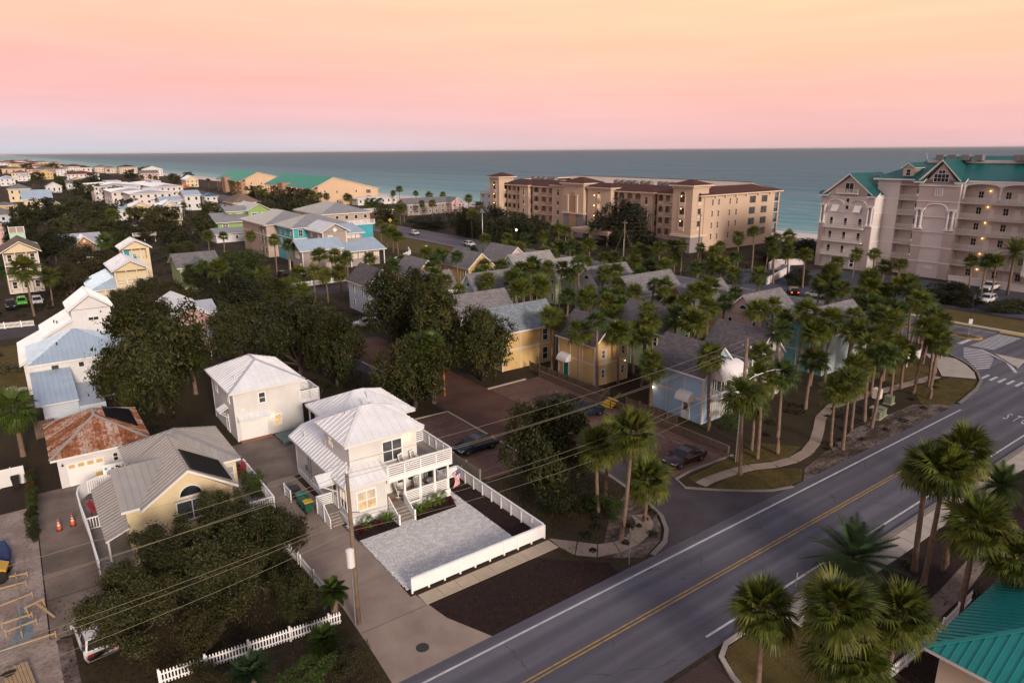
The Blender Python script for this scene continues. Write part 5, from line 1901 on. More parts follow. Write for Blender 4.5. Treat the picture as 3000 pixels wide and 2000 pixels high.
cottage('pale aqua cottage with small round gable window near the beach road', 81.8, 92.2, 110.4, 116.3, 'x', 'siding_pale_aqua', 'shingle_light')
cottage('bright yellow gabled cottage far back beside a tall single palm', 75.4, 81.6, 118.8, 129.0, 'y', 'siding_yellow')
cottage('pale pink cottage farthest back by the white parked car', 86.6, 92.8, 121.4, 131.0, 'y', 'siding_pink')
cottage('yellow cottage with grey roof half hidden behind palm crowns', 62.0, 68.0, 117.6, 126.2, 'y', 'siding_yellow')
cottage('pale blue cottage with long grey ridge behind the big magnolias', 53.8, 62.4, 102.5, 107.9, 'x', 'siding_pale_blue')
cottage('pale aqua cottage with long grey ridge between palms at centre', 62.8, 71.4, 96.6, 102.0, 'x', 'siding_pale_aqua')
cottage('pale green cottage roof rising behind the blue-roofed yellow cottage', 50.6, 60.2, 82.4, 88.0, 'x', 'siding_pale_green')
T = cottage('pale blue-white cottage at the back street with shuttered side windows', 50.5, 56.1, 113.8, 122.6, 'y', 'siding_pale_blue', 'shingle_dark', band=False, wins=False)
for y in (116.2, 120.2):
    for z in (4.0, 1.3):
        window(T, 'l', 50.5, y, z, .8, 1.6, 1, 2, 'white_trim', 'glass_grey')

# ------------------------------------------------------------------ beige beach hotel with arcades
def arcade_mesh(W, z0, z1, nb, floors, ow=.66, sill=.1, depth=.45):
    """wall plate with arched openings, facing -Y, x from 0 to W"""
    mb = MB()
    fh = (z1 - z0) / floors
    cw = W / nb
    n_ = 8
    for k in range(floors):
        for i in range(nb):
            xa, xb = i * cw, (i + 1) * cw
            za, zb = z0 + k * fh, z0 + (k + 1) * fh
            c_ = (xa + xb) / 2
            r_ = cw * ow / 2
            zs = za + sill
            zt = zb - .42 - r_
            zt = max(zt, zs + .3)
            arc = [(c_ - r_ * math.cos(math.pi * j / n_), zt + min(r_, zb - .3 - zt) * math.sin(math.pi * j / n_)) for j in range(n_ + 1)]
            ring = [(c_ - r_, zs)] + arc + [(c_ + r_, zs)]
            q = lambda x, z: (x, 0, z)
            mb.poly([q(xa, za), q(xb, za), q(c_ + r_, zs), q(c_ - r_, zs)])
            mb.poly([q(xa, za), q(c_ - r_, zs), q(*arc[0]), q(xa, zb)])
            mb.poly([q(xb, zb), q(*arc[-1]), q(c_ + r_, zs), q(xb, za)])
            h_ = n_ // 2
            for j in range(h_):
                mb.poly([q(xa, zb), q(*arc[j]), q(*arc[j + 1])])
                mb.poly([q(xb, zb), q(*arc[n_ - j - 1]), q(*arc[n_ - j])])
            mb.poly([q(xa, zb), q(*arc[h_]), q(xb, zb)])
            for a, b in zip(ring, ring[1:] + ring[:1]):
                mb.poly([(a[0], 0, a[1]), (b[0], 0, b[1]), (b[0], depth, b[1]), (a[0], depth, a[1])])
    return mb


def balustrade(T, face, plane, a0, a1, z, d_=.9, mat_='stucco_light', rail_mat='stucco_light'):
    """bowed balcony with floor, top rail and a row of balusters"""
    c_, w_ = (a0 + a1) / 2, abs(a1 - a0)
    k = ('bal', round(w_, 2), d_)
    if k not in _wc:
        n_ = 8
        arc = [(-w_ / 2 + w_ * j / n_, -d_ * (1 - (2 * j / n_ - 1) ** 2 * .45)) for j in range(n_ + 1)]
        fl = MB()
        fl.slab([(x, y, 0) for x, y in [(-w_ / 2, .3)] + arc + [(w_ / 2, .3)]], .3)
        tr = MB()
        for (xa, ya), (xb, yb) in zip(arc, arc[1:]):
            tr.box(xa, xb, min(ya, yb) - .06, max(ya, yb) + .1, .88, 1.0)
        bl = MB()
        nb = int(w_ / .32)
        for j in range(nb):
            x = -w_ / 2 + w_ * (j + .5) / nb
            t = (x / w_ + .5)
            y = -d_ * (1 - (2 * t - 1) ** 2 * .45) + .04
            bl.box(x - .07, x + .07, y - .07, y + .07, 0, .9)
        _wc[k] = (fl.mesh('balcony_floor', rail_mat), tr.mesh('balcony_rail', rail_mat), bl.mesh('baluster', rail_mat))
    loc, rot = place(face, plane, c_, z), (0, 0, FACE_ROT[face])
    o = mesh_obj('balcony', _wc[k][0], T, False, loc, rot)
    link(bpy.data.objects.new('balcony_rail', _wc[k][1]), o, True)
    b_ = link(bpy.data.objects.new('baluster', _wc[k][2]), o, True)
    b_['kind'] = 'stuff'
    return o


T = thing('beach_hotel', 'long beige four-storey hotel with arcaded balconies, towers and dark brown roof', 'hotel', (176, 176, 0))
ZB, ZE = 3.1, 16.2
wall(T, 'stucco_beige', 162.0, 196.0, 128.4, 226, 0, ZE)
wall(T, 'stucco_grey', 160.0, 162.0, 128.6, 226, 0, 1.2)
for k in range(4):
    bx('gallery_floor', 'stucco_beige', T, 160.02, 162.0, 129, 226, ZB + k * 3.27 - .3, ZB + k * 3.27)


def arcs(v1, v0, nb, balc):
    """arcade from v1 (far end) to v0 with bowed balconies over the given bays"""
    W = v1 - v0
    mesh_obj('arcade', arcade_mesh(W, ZB - .3, ZE, nb, 4).mesh('arcade', 'stucco_beige'), T, False, (160.0, v1, 0), (0, 0, -math.pi / 2))
    bx('plinth_wall', 'stucco_grey', T, 160.0, 160.4, v0, v1, 1.2, ZB - .3)
    for k in range(4):
        z = ZB + k * 3.27
        for b0, b1 in balc:
            a0, a1 = v1 - W * b0 / nb, v1 - W * b1 / nb
            balustrade(T, 'l', 160.0, a1, a0, z)
        for i in range(nb):
            c_ = v1 - W * (i + .5) / nb
            bx('balcony_door', 'glass_grey' if (i + k) % 3 else 'blind', T, 161.9, 161.98, c_ - .9, c_ + .5, z, z + 2.2)
            if not any(b0 <= i < b1 for b0, b1 in balc):
                bx('parapet', 'stucco_light', T, 160.05, 160.2, c_ - W / nb * .34, c_ + W / nb * .34, z, z + .95)


arcs(222.6, 213.4, 3, [(1, 3)])
arcs(206.4, 193.0, 3, [(1, 3)])
arcs(161.6, 150.8, 3, [(1, 3)])
arcs(144.6, 136.2, 3, [(1, 3)])


def wing(v1, v0, ze, u0=157.9, hipr=1.3, lit=False, zbase=3.0, arch_top=True):
    """projecting bay: wall, moulded base, window column, hipped cap"""
    wall(T, 'stucco_beige', u0, 162.2, v0, v1, zbase, ze)
    bx('base_mould', 'stucco_light', T, u0 - .25, 162, v0 - .25, v1 + .25, zbase - .2, zbase + .25)
    wall(T, 'stucco_grey', u0 + .5, 162.0, v0 + .4, v1 - .4, 0, zbase - .2)
    f, A, B = hip_faces(u0 - .8, 164.5, v0 - .8, v1 + .8, ze, hipr)
    cover(T, f, 'shingle_brown', 'stucco_light', thick=.35)
    bx('cornice', 'stucco_light', T, u0 - .25, 162, v0 - .25, v1 + .25, ze - .75, ze - .4)
    for k in range(4 if zbase < 3.5 else 3):
        z = ze - 2.9 - k * 3.27
        if z < zbase + 1:
            continue
        c_ = (v0 + v1) / 2
        pane = 'glass_lit' if lit and k < 3 else 'glass_grey'
        if k == 0 and arch_top:
            round_window(T, 'l', u0, c_, z + .75, .62, True, 'stucco_light', 'glass')
        window(T, 'l', u0, c_, z, 1.35, 1.6, 1, 1, 'stucco_light', pane, .12, .1)
        bx('window_balustrade', 'stucco_light', T, u0 - .12, u0, c_ - .7, c_ + .7, z - 1.5, z - .8)
        window(T, 'f', v0, (u0 + 161.6) / 2, z, 1.3, 1.9, 1, 1, 'stucco_light', 'glass_grey', .12, .1)
        bx('window_balustrade', 'stucco_light', T, (u0 + 161.6) / 2 - .7, (u0 + 161.6) / 2 + .7, v0 - .1, v0, z - 1.7, z - .95)


wing(212.8, 207.2, 16.4, 158.6)
wing(192.4, 185.6, 17.1)
wing(173.6, 162.6, 17.1, lit=True)
wing(150.2, 145.2, 16.4, 158.6)
# middle pavilion with the tall tiled niche
wall(T, 'stucco_beige', 156.8, 163, 174.4, 185, 8.0, 18.2)
wall(T, 'stucco_grey', 157.0, 163, 174.5, 184.9, 0, 8.0)
bx('base_mould', 'stucco_light', T, 156.4, 163, 174.0, 185.4, 7.8, 8.3)
f, A, B = hip_faces(155.9, 166, 173.4, 186, 18.2, 1.7)
cover(T, f, 'shingle_brown', 'stucco_light', thick=.4)
bx('cornice', 'stucco_light', T, 156.4, 163, 174.0, 185.4, 17.3, 17.7)
MB().extr([(156.7, 181.6, 1.5), (156.7, 178.2, 1.5), (156.7, 178.2, 13.6)] + [(156.7, 179.9 - 1.7 * math.cos(R(a)), 13.6 + 1.7 * math.sin(R(a))) for a in range(20, 180, 20)] + [(156.7, 181.6, 13.6)], (.12, 0, 0)).obj('niche_panel', 'stone_tile', T)
for y in (177.6, 182.2):
    bx('pilaster', 'stucco_light', T, 156.5, 156.85, y - .45, y + .45, 8.3, 13.8)
    bx('capital', 'stucco_light', T, 156.4, 156.85, y - .6, y + .6, 13.8, 14.2)


def tower(v0, v1, lit=True, u0=156.8, u1=163.8, ze=19.1):
    wall(T, 'stucco_beige', u0, u1, v0, v1, 4.6, ze)
    wall(T, 'stucco_grey', u0 + .1, u1, v0 + .1, v1 - .1, 0, 4.6)
    bx('base_mould', 'stucco_light', T, u0 - .3, u1 + .1, v0 - .3, v1 + .3, 4.4, 5.0)
    f, A, B = hip_faces(u0 - 1.0, u1 + 1.0, v0 - 1.0, v1 + 1.0, ze, 1.4)
    cover(T, f, 'shingle_brown', 'stucco_light', thick=.4)
    bx('cornice', 'stucco_light', T, u0 - .3, u1 + .2, v0 - .3, v1 + .3, ze - .9, ze - .42)
    cv, cu = (v0 + v1) / 2, (u0 + u1) / 2
    for k, z in enumerate((15.2, 11.7, 8.2)):
        window(T, 'l', u0, cv, z, 2.1, 2.2, 1, 1, 'stucco_light', 'painted_recess_shade', .14, .12)  # no hollow behind: the opening's shade is only the dark pane colour
        window(T, 'f', v0, cu - .4, z, 1.7, 1.9, 1, 1, 'stucco_light', 'painted_recess_shade', .14, .12)
        if k == 0:
            round_window(T, 'l', u0, cv, z + 1.1, .95, True, 'stucco_light', 'painted_recess_shade')
            round_window(T, 'f', v0, cu - .4, z + .95, .75, True, 'stucco_light', 'painted_recess_shade')
        bx('window_balustrade', 'stucco_light', T, u0 - .15, u0, cv - 1.05, cv + 1.05, z - 2.1, z - 1.1)
        bx('window_balustrade', 'stucco_light', T, cu - 1.2, cu + .5, v0 - .15, v0, z - 1.9, z - .95)
        if lit:
            lamp(T, 'l', u0, cv + .3, z + .7, 'bulb', .15)


tower(128.6, 135.8)
tower(223.6, 229.8)
for y, z in ((170.2, 14.4), (170.2, 11.1), (170.2, 7.8), (216, 4.6), (204, 4.6)):
    lamp(T, 'l', 157.9 if y < 200 else 160, y, z, 'bulb', .15)
for y in (213.1, 206.8, 192.7, 162.1, 150.5, 144.9):
    MB().path([(159.6, y, 16.2), (159.8, y, 15.2), (159.9, y, 3)], .12, 6).obj('downpipe', 'bronze_pipe', T)
# roof: sloped brown margin around a flat white deck
cover(T, [[(159.2, 226.8, ZE), (159.2, 127.6, ZE), (165.5, 133.5, 18.1), (165.5, 221, 18.1)],
          [(159.2, 127.6, ZE), (199.4, 127.6, ZE), (193, 133.5, 18.1), (165.5, 133.5, 18.1)],
          [(197.4, 127.6, ZE), (197.4, 226.8, ZE), (191.5, 221, 18.3), (191.5, 133.5, 18.3)],
          [(197.4, 226.8, ZE), (159.2, 226.8, ZE), (165.5, 221, 18.1), (191.5, 221, 18.1)]], 'shingle_brown', 'stucco_light', thick=.35)
bx('roof_deck', 'flat_roof_white', T, 165.4, 191.6, 133.4, 221.1, 16.6, 16.9)
bx('parapet', 'flat_roof_white', T, 191.2, 191.45, 133.5, 221, 16.9, 18.7)
bx('parapet_cap', 'bronze_pipe', T, 191.1, 191.6, 133.4, 221, 18.7, 18.85)
for i, y in enumerate((216, 212.5, 209.5, 206, 203.5, 170.5, 167.5, 164.5, 162, 158.5, 155.5, 151, 148.5, 146)):
    ac = bx('ac_unit', 'ac_grey', T, 167.5, 169.2, y - .8, y + .8, 16.9, 19.0)
    bx('ac_fan', 'dark_metal', T, 167.9, 168.8, y - .45, y + .45, 19.0, 19.12)
# end wall
for z in (14.0, 10.7, 7.4, 4.1):
    for x in (165.6, 168.4, 173.6, 176.8):
        window(T, 'f', 128.4, x, z, .85, 1.9, 1, 2, 'stucco_light', 'glass_grey', .1, .07)
        bx('window_head', 'stucco_light', T, x - .5, x + .5, 128.28, 128.4, z + .97, z + 1.15)
    for x in (184.6, 190.6):
        window(T, 'f', 128.4, x, z, 2.9, 2.0, 3, 2, 'bronze_pipe', 'glass_grey', .1, .07)
    bx('sea_balcony_floor', 'stucco_light', T, 196, 199, 128.6, 138, z - 1.4, z - 1.15)
    rail(T, (196.1, 128.8), (198.9, 128.8), z - 1.15, 1.1, 'baluster', 'navy', 2)
bx('sea_balcony_column', 'stucco_beige', T, 198.4, 199, 128.6, 129.2, 0, 16)
for x in (166.5, 171, 176, 181, 187, 193):
    bx('eave_bracket', 'stucco_light', T, x - .2, x + .2, 127.8, 128.4, ZE - 1.0, ZE - .36)
# entrance canopy with arched portal on the street side
bx('canopy', 'stucco_light', T, 147.5, 157, 152.5, 170, 4.3, 4.7)
bx('canopy_wall', 'stucco_beige', T, 147.6, 156.8, 152.7, 169.8, 3.4, 4.3)
for y in (153, 161, 169.4):
    bx('canopy_pier', 'stucco_beige', T, 147.7, 148.4, y - .35, y + .35, 0, 3.4)

# ------------------------------------------------------------------ pale resort block with teal roofs
T = thing('resort', 'seven-storey pale pink resort with teal metal roofs and open galleries', 'hotel', (180, 70, 0))
SP1, SP2 = 'stucco_pale', 'stucco_pink'
FL = [.2 + 3.4 * i for i in range(7)]
# wing with the front gable
wall(T, SP1, 166.2, 180, 82.2, 95.4, 0, 17.8)
gable_end(T, SP2, 166.2, 180, 82.9, 94.7, 17.7, 4.6, 'x')
cover(T, gable_faces(165.4, 181, 82.4, 95.2, 18.0, 5.0, 'x'), 'metal_teal', 'white_trim', pw=.6, thick=.3)
for y0, y1 in ((81.4, 84.0), (93.6, 96.2)):
    cover(T, [[(165.2, y1, 17.8), (165.2, y0, 17.8), (166.8, y0, 18.7), (166.8, y1, 18.7)]], 'metal_teal', 'white_trim', pw=.6, thick=.3, name='eave_return')
cover(T, hip_faces(172, 190, 90, 100, 17.6, 3.2)[0], 'metal_teal', 'white_trim', pw=.6)
wall(T, SP1, 173, 189, 91, 99, 0, 17.6)
for z in FL[1:6]:
    bx('belt_course', 'white_trim', T, 166.1, 166.25, 82.1, 95.5, z - .12, z + .12)
    bx('belt_course', 'white_trim', T, 166.2, 180, 82.05, 82.2, z - .12, z + .12)
for y in (82.9, 94.7):
    wall(T, SP2, 165.9, 166.2, y - .75, y + .75, 0, 17.4, 'pier')
    for s_ in (-.45, .45):
        MB().lathe([(.3, 11.0), (.3, 11.3), (.2, 11.4), (.18, 14.8), (.3, 15.0), (.3, 15.2)], 10, (165.75, y + s_)).obj('column', 'white_trim', T)
    bx('column_base', 'white_trim', T, 165.4, 166, y - .85, y + .85, 10.7, 11.0)
    bx('column_cap', 'white_trim', T, 165.4, 166, y - .85, y + .85, 15.2, 15.5)
for k, z in enumerate((4.6, 8.0, 11.4)):
    for y in (92.4, 88.8, 85.2):
        window(T, 'l', 166.2, y, z, .95, 2.1, 1, 2, 'white_trim', 'glass', .1, .08)
    bx('balcony_slab', 'white_trim', T, 164.9, 166.2, 83.9, 93.7, z - 1.5, z - 1.28)
    rail(T, (165.0, 83.9), (165.0, 93.7), z - 1.28, 1.0, 'baluster', 'cream_trim', 4)
for y in (91.6, 86.0):
    MB().extr([(166.0, y + .9, 15.4), (166.0, y - .9, 15.4), (165.2, y - .9, 13.9), (165.2, y + .9, 13.9)], (.06, 0, .06)).obj('shutter', 'white_trim', T)
    window(T, 'l', 166.2, y, 14.4, 1.5, 1.6, 1, 1, 'white_trim', 'glass', .1, .05)
    mb = MB()
    pts = [(166.0, y + 2.1 * math.cos(R(a)), 15.5 + 1.2 * math.sin(R(a))) for a in range(0, 181, 20)]
    mb.path(pts, .14, 5)
    mb.obj('arch_mould', 'white_trim', T)
for z in (16.6, 14.9):
    window(T, 'l', 166.2, 88.8, z, .9, 1.0, 1, 1, 'white_trim', 'glass', .08, .06)
window(T, 'l', 166.2, 88.8, 19.6, 2.2, 2.4, 2, 1, 'white_trim', 'glass', .12, .08)
bx('balcony_slab', 'white_trim', T, 165.2, 166.2, 86.2, 91.4, 18.1, 18.3)
rail(T, (165.3, 86.2), (165.3, 91.4), 18.3, 1.0, 'baluster', 'cream_trim', 3)
for y in (90.8, 86.0):
    window(T, 'l', 166.2, y, 1.6, 1.3, 2.4, 1, 2, 'white_paint', 'glass', .22, .1)
# tall block
wall(T, SP1, 172.6, 192, 40, 84.2, 0, 21.8)
wall(T, SP1, 170.6, 172.7, 79.0, 84.2, 0, 21.8)
f, A, B = hip_faces(169.6, 194, 36, 85.0, 21.9, 5.0, 9.5)
cover(T, f, 'metal_teal', 'white_trim', pw=.6, thick=.35)
bx('flat_top', 'flat_roof_white', T, 178, 186, 44, 77, 25.2, 26.0)
for y0, y1 in ((74, 66), (58.5, 53.5), (50, 46)):
    for i in range(4):
        y = y0 + (y1 - y0) * i / 3
        bx('ac_unit', 'ac_grey', T, 176.5, 178.0, y - .9, y + .7, 26.0, 27.2)
for i in range(5):
    bx('ac_unit', 'ac_grey', T, 176.0, 177.2, 91.5 - i * 1.2, 92.4 - i * 1.2, 20.8, 22.4)
for z in FL[1:]:
    bx('belt_course', 'white_trim', T, 170.5, 170.62, 79.0, 84.25, z - .12, z + .12)
    bx('belt_course', 'white_trim', T, 170.4, 172.6, 84.2, 84.3, z - .12, z + .12)
# stack of recessed balconies
for k, z in enumerate(FL):
    bx('balcony_slab', 'stucco_cream', T, 170.4, 172.7, 74.0, 79.0, z - .2, z)
    if k:
        rail(T, (170.5, 74.0), (170.5, 79.0), z, 1.05, 'baluster', 'white_trim', 2)
        window(T, 'l', 172.6, 75.4, z + 1.6, 1.2, 1.7, 1, 2, 'white_trim', 'glass', .1, .07)
# pavilion with the arched blind panel and gable
wall(T, SP1, 169.0, 173, 65.4, 74.0, 0, 21.2)
for y in (66.4, 73.0):
    wall(T, SP2, 168.75, 169.0, y - 1.0, y + 1.0, 0, 17.2, 'pier')
wall(T, SP2, 168.85, 169.0, 65.4, 74.0, 17.4, 20.8, 'frieze')
gable_end(T, SP2, 169.0, 178, 66.4, 73.0, 21.1, 4.4, 'x')
wall(T, SP2, 169.0, 172, 66.4, 73.0, 20.8, 22.0)
cover(T, gable_faces(168.2, 180, 65.4, 74.0, 21.9, 4.4, 'x'), 'metal_teal', 'white_trim', pw=.6, thick=.3)
for y0, y1 in ((64.4, 66.6), (72.8, 75.0)):
    cover(T, [[(168.0, y1, 21.5), (168.0, y0, 21.5), (169.4, y0, 22.4), (169.4, y1, 22.4)]], 'metal_teal', 'white_trim', pw=.6, thick=.3, name='eave_return')
for z in FL[1:]:
    bx('belt_course', 'white_trim', T, 168.65, 168.8 if z < 17 else 168.84, 65.3, 74.1, z - .12, z + .12)
    bx('belt_course', 'white_trim', T, 169, 172.6, 65.3, 65.4, z - .12, z + .12)
mb = MB().path([(168.7, 72.0, 15.3)] + [(168.7, 69.7 + 2.3 * math.cos(R(a)), 15.6 + 1.1 * math.sin(R(a))) for a in range(0, 181, 20)] + [(168.7, 67.4, 15.3)], .16, 5)
mb.obj('arch_mould', 'white_trim', T)
for y in (66.4, 73.0):
    for s_ in (-.5, .5):
        MB().lathe([(.35, 11.2), (.35, 11.6), (.24, 11.7), (.21, 14.8), (.36, 15.0), (.36, 15.3)], 10, (168.5, y + s_)).obj('column', 'white_trim', T)
    bx('column_base', 'white_trim', T, 168.1, 168.75, y - 1.0, y + 1.0, 10.9, 11.2)
    bx('column_cap', 'white_trim', T, 168.1, 168.75, y - 1.0, y + 1.0, 15.3, 15.6)
window(T, 'l', 169.0, 69.7, 22.3, 3.2, 1.9, 4, 2, 'white_trim', 'glass', .12, .08)
window(T, 'l', 169.0, 69.7, 23.6, 1.5, .9, 2, 1, 'white_trim', 'glass', .12, .09)
window(T, 'l', 168.85, 69.7, 19.2, 1.6, 1.6, 3, 3, 'white_trim', 'stucco_pink', .14, .08)
for z in FL[1:6]:
    bx('vent_block', 'white_trim', T, 168.66, 168.76, 73.9, 74.3, z + 1.0, z + 1.5)
bx('name_plate', 'white_trim', T, 168.9, 169.0, 68.8, 70.6, 2.0, 2.6)
# galleries
for k, z in enumerate(FL[:6]):
    bx('gallery_floor', 'stucco_cream', T, 169.6, 172.6, 50.6, 65.3, z - .22, z)
    if k:
        rail(T, (169.7, 50.6), (169.7, 65.3), z, 1.1, 'baluster', 'white_trim', 6)
    for y in (62.6, 57.4, 53.0):
        window(T, 'l', 172.6, y, z + 1.6, 1.1, 1.6, 2, 2, 'white_trim', 'glass', .08, .06)
    for y in (60.0, 55.2):
        door(T, 'l', 172.6, y, 1.0, 2.1, z + .02)
    lamp(T, 'l', 172.6, 60.9, z + 2.5, 'bulb', .11, 4)
for y in (65.0, 58.0, 51.0):
    MB().lathe([(.28, 18.0), (.28, 18.3), (.2, 18.4), (.2, 20.6), (.3, 20.8), (.3, 21.0)], 10, (169.8, y)).obj('column', 'white_trim', T)
for c_ in (61.5, 54.5):
    mb = MB()
    arc = [(169.7, c_ - 3.3 * math.cos(R(a)), 20.4 + .8 * math.sin(R(a))) for a in range(0, 181, 15)]
    mb.extr([(169.7, c_ - 3.5, 21.8), (169.7, c_ - 3.5, 20.4)] + arc + [(169.7, c_ + 3.5, 20.4), (169.7, c_ + 3.5, 21.8)], (.3, 0, 0))
    mb.obj('arch_beam', 'white_trim', T)
# corner bay at the frame's side
wall(T, SP2, 167.0, 174, 40, 50.4, 0, 24)
cover(T, hip_faces(166, 176, 39, 51.2, 24, 2.5)[0], 'metal_teal', 'white_trim', pw=.6)
for z in FL[1:6]:
    bx('balcony_slab', 'white_trim', T, 164.6, 167, 42, 50.2, z - .2, z)
    rail(T, (164.7, 42), (164.7, 50.2), z, 1.05, 'baluster', 'white_trim', 3)
for y in (42.4, 49.9):
    bx('balcony_pier', 'white_trim', T, 164.6, 165.1, y - .25, y + .25, 3.4, 17)
# small dormer
wall(T, 'stucco_cream', 171.0, 175, 76.6, 79.0, 22.0, 24.4)
gable_end(T, 'stucco_cream', 171.0, 175, 76.6, 79.0, 24.3, 1.0, 'x')
cover(T, gable_faces(170.6, 177, 76.2, 79.4, 24.4, 1.1, 'x'), 'metal_teal', 'white_trim', pw=.6, name='dormer_roof')
window(T, 'l', 171.0, 77.8, 23.3, 1.1, 1.5, 1, 2, 'white_trim', 'glass', .1, .07)
mb = MB().path([(176, 82.5, 24.6), (178, 79.5, 27.6), (178, 77.5, 27.6), (178, 77.0, 26)], .05, 5)
mb.obj('roof_ladder', 'galvanised', T)
t = thing('garden_wall', 'low pale wall curving round the ramp beside the resort', 'wall', (150, 90, 0))
pts = [(132.8, 86.9), (148.8, 92.2), (151.0, 93.2), (152.0, 95.5), (150.6, 98.4), (156, 101), (164, 97)]
for i, (a, b) in enumerate(zip(pts, pts[1:])):
    beam('wall_section', 'stucco_pale', t, (*a, .75), (*b, .75), .3, 1.5)
    beam('coping', 'white_trim', t, (*a, 1.55), (*b, 1.55), .42, .1)
t = thing('garden_wall', 'long low pale wall in front of the resort car park', 'wall', (164, 50, 0))
bx('wall_section', 'stucco_pale', t, 166.2, 166.5, 30, 64, 0, 1.5)
bx('coping', 'white_trim', t, 166.1, 166.6, 30, 64, 1.5, 1.62)

# ------------------------------------------------------------------ the two green roofed motels
def motel(label, y0, y1, x0=137.2):
    t = thing('motel', label, 'motel', (x0 + 18, (y0 + y1) / 2, 0), 0, 'green roofed motels')
    prof = [(x0 + 3, 0), (x0 + 39, 0), (x0 + 39, 8.2), (x0 + 12.2, 14.9), (x0 + 3, 10.4)]
    MB().extr([(x, y0, z) for x, z in prof], (0, y1 - y0, 0)).obj('wall', 'stucco_tan', t)
    cover(t, [[(x0 - .8, y1 + .5, 9.3), (x0 - .8, y0 - .5, 9.3), (x0 + 12.2, y0 - .5, 15.3), (x0 + 12.2, y1 + .5, 15.3)],
              [(x0 + 40, y0 - .5, 8.3), (x0 + 40, y1 + .5, 8.3), (x0 + 12.2, y1 + .5, 15.3), (x0 + 12.2, y0 - .5, 15.3)]], 'metal_green', 'stucco_cream', pw=.8, thick=.35)
    for z in (.2, 3.2, 6.2):
        bx('gallery_floor', 'stucco_brown', t, x0, x0 + 3.2, y0, y1, z - .25, z)
        rail(t, (x0 + .1, y0), (x0 + .1, y1), z, 1.0, 'open', 'stucco_brown', 9)
        n_ = int((y1 - y0) / 9)
        for i in range(n_):
            y = y0 + (y1 - y0) * (i + .5) / n_
            window(t, 'l', x0 + 3, y - 1.6, z + 1.3, 2.2, 1.6, 2, 1, 'white_trim', 'glass')
            door(t, 'l', x0 + 3, y + 1.4, 1.1, 2.1, z, 'stucco_cream')
            lamp(t, 'l', x0 + 3, y + .3, z + 2.1, 'bulb', .13)
    for i in range(int((y1 - y0) / 6) + 1):
        y = y0 + i * (y1 - y0) / int((y1 - y0) / 6)
        bx('gallery_post', 'stucco_brown', t, x0, x0 + .3, y - .15, y + .15, 0, 9.2)
    c_ = y0 + (y1 - y0) * .56
    wall(t, 'stucco_brown', x0 - 2.5, x0 + 4, c_ - 4.2, c_ + 4.2, 0, 11.2, 'stair_tower')
    wall(t, 'stucco_brown', x0 - .3, x0 + 3, y0, y0 + .5, 0, 9.2, 'end_wall')
    for x, zs in ((x0 + 7, (7.6, 4.6, 1.6)), (x0 + 14, (7.2, 2.0)), (x0 + 25.5, (7.2, 3.2))):
        for z in zs:
            window(t, 'f', y0, x, z, 1.0, 1.4, 1, 1, 'white_trim', 'glass')
    for z in (6.8, 3.4):
        window(t, 'f', y0, x0 + 33, z, 3.0, 2.2, 3, 1, 'white_trim', 'glass_grey')
    return t


motel('green roofed motel nearest the centre with tan gable end', 374, 458)
motel('green roofed motel further along the shore, partly behind palms', 514, 582)

# ------------------------------------------------------------------ houses further along the shore
def town_house(label, x, y, w_, d_, eave, rise, kind, wmat, rmat, storeys=2, name='house', trim='white_trim', group='houses along the far shore', pw=.6, nwin=None):
    """free standing house seen from far away: walls, roof, a grid of windows on the two sides towards the street"""
    t = thing(name, label, 'house', (x + w_ / 2, y + d_ / 2, 0), 0, group)
    wall(t, wmat, x, x + w_, y, y + d_, 0, eave)
    o_ = .7
    if kind == 'hip':
        cover(t, hip_faces(x - o_, x + w_ + o_, y - o_, y + d_ + o_, eave, rise)[0], rmat, trim, pw=pw, thick=.3)
    elif kind in 'xy':
        gable_end(t, wmat, x, x + w_, y, y + d_, eave - .1, rise - .15, kind)
        cover(t, gable_faces(x - o_, x + w_ + o_, y - o_, y + d_ + o_, eave, rise, kind), rmat, trim, pw=pw, thick=.3)
    else:
        cover(t, [[(x - o_, y - o_, eave), (x + w_ + o_, y - o_, eave), (x + w_ + o_, y + d_ + o_, eave + rise), (x - o_, y + d_ + o_, eave + rise)]], rmat, trim, pw=pw, thick=.35)
    n_ = nwin or max(2, int(w_ / 3.2))
    sh = (eave - .6) / storeys
    for k in range(storeys):
        z = .4 + sh * (k + .55)
        for i in range(n_):
            window(t, 'f', y, x + w_ * (i + .5) / n_, z, min(1.3, w_ / n_ * .5), sh * .5, 1, 1, trim, 'glass', .12, .1)
        m_ = max(2, int(d_ / 4))
        for i in range(min(m_, 4)):
            window(t, 'l', x, y + d_ * (i + .5) / min(m_, 4), z, 1.1, sh * .5, 1, 1, trim, 'glass', .12, .1)
    return t


def condo(label, x, y, w_, d_, eave):
    t = town_house(label, x, y, w_, d_, eave, 1.2, 'hip', 'stucco_pale', 'metal_pale', 3, 'condominium', group='white roofed condominiums', pw=1.0)
    for k in range(3):
        z = .4 + (eave - .6) / 3 * k
        bx('balcony_slab', 'white_trim', t, x + w_ * .45, x + w_, y - 1.6, y, z - .2, z)
        rail(t, (x + w_ * .45, y - 1.5), (x + w_, y - 1.5), z, 1.0, 'open', 'white_trim', 4)
    for i in range(4):
        xx = x + w_ * (.45 + .55 * i / 3)
        bx('balcony_post', 'white_trim', t, xx - .15, xx + .15, y - 1.6, y - 1.3, 0, eave)
    bx('roof_lantern', 'metal_pale', t, x + w_ * .4, x + w_ * .75, y + d_ * .5, y + d_ * .8, eave + .7, eave + 2.2)
    return t


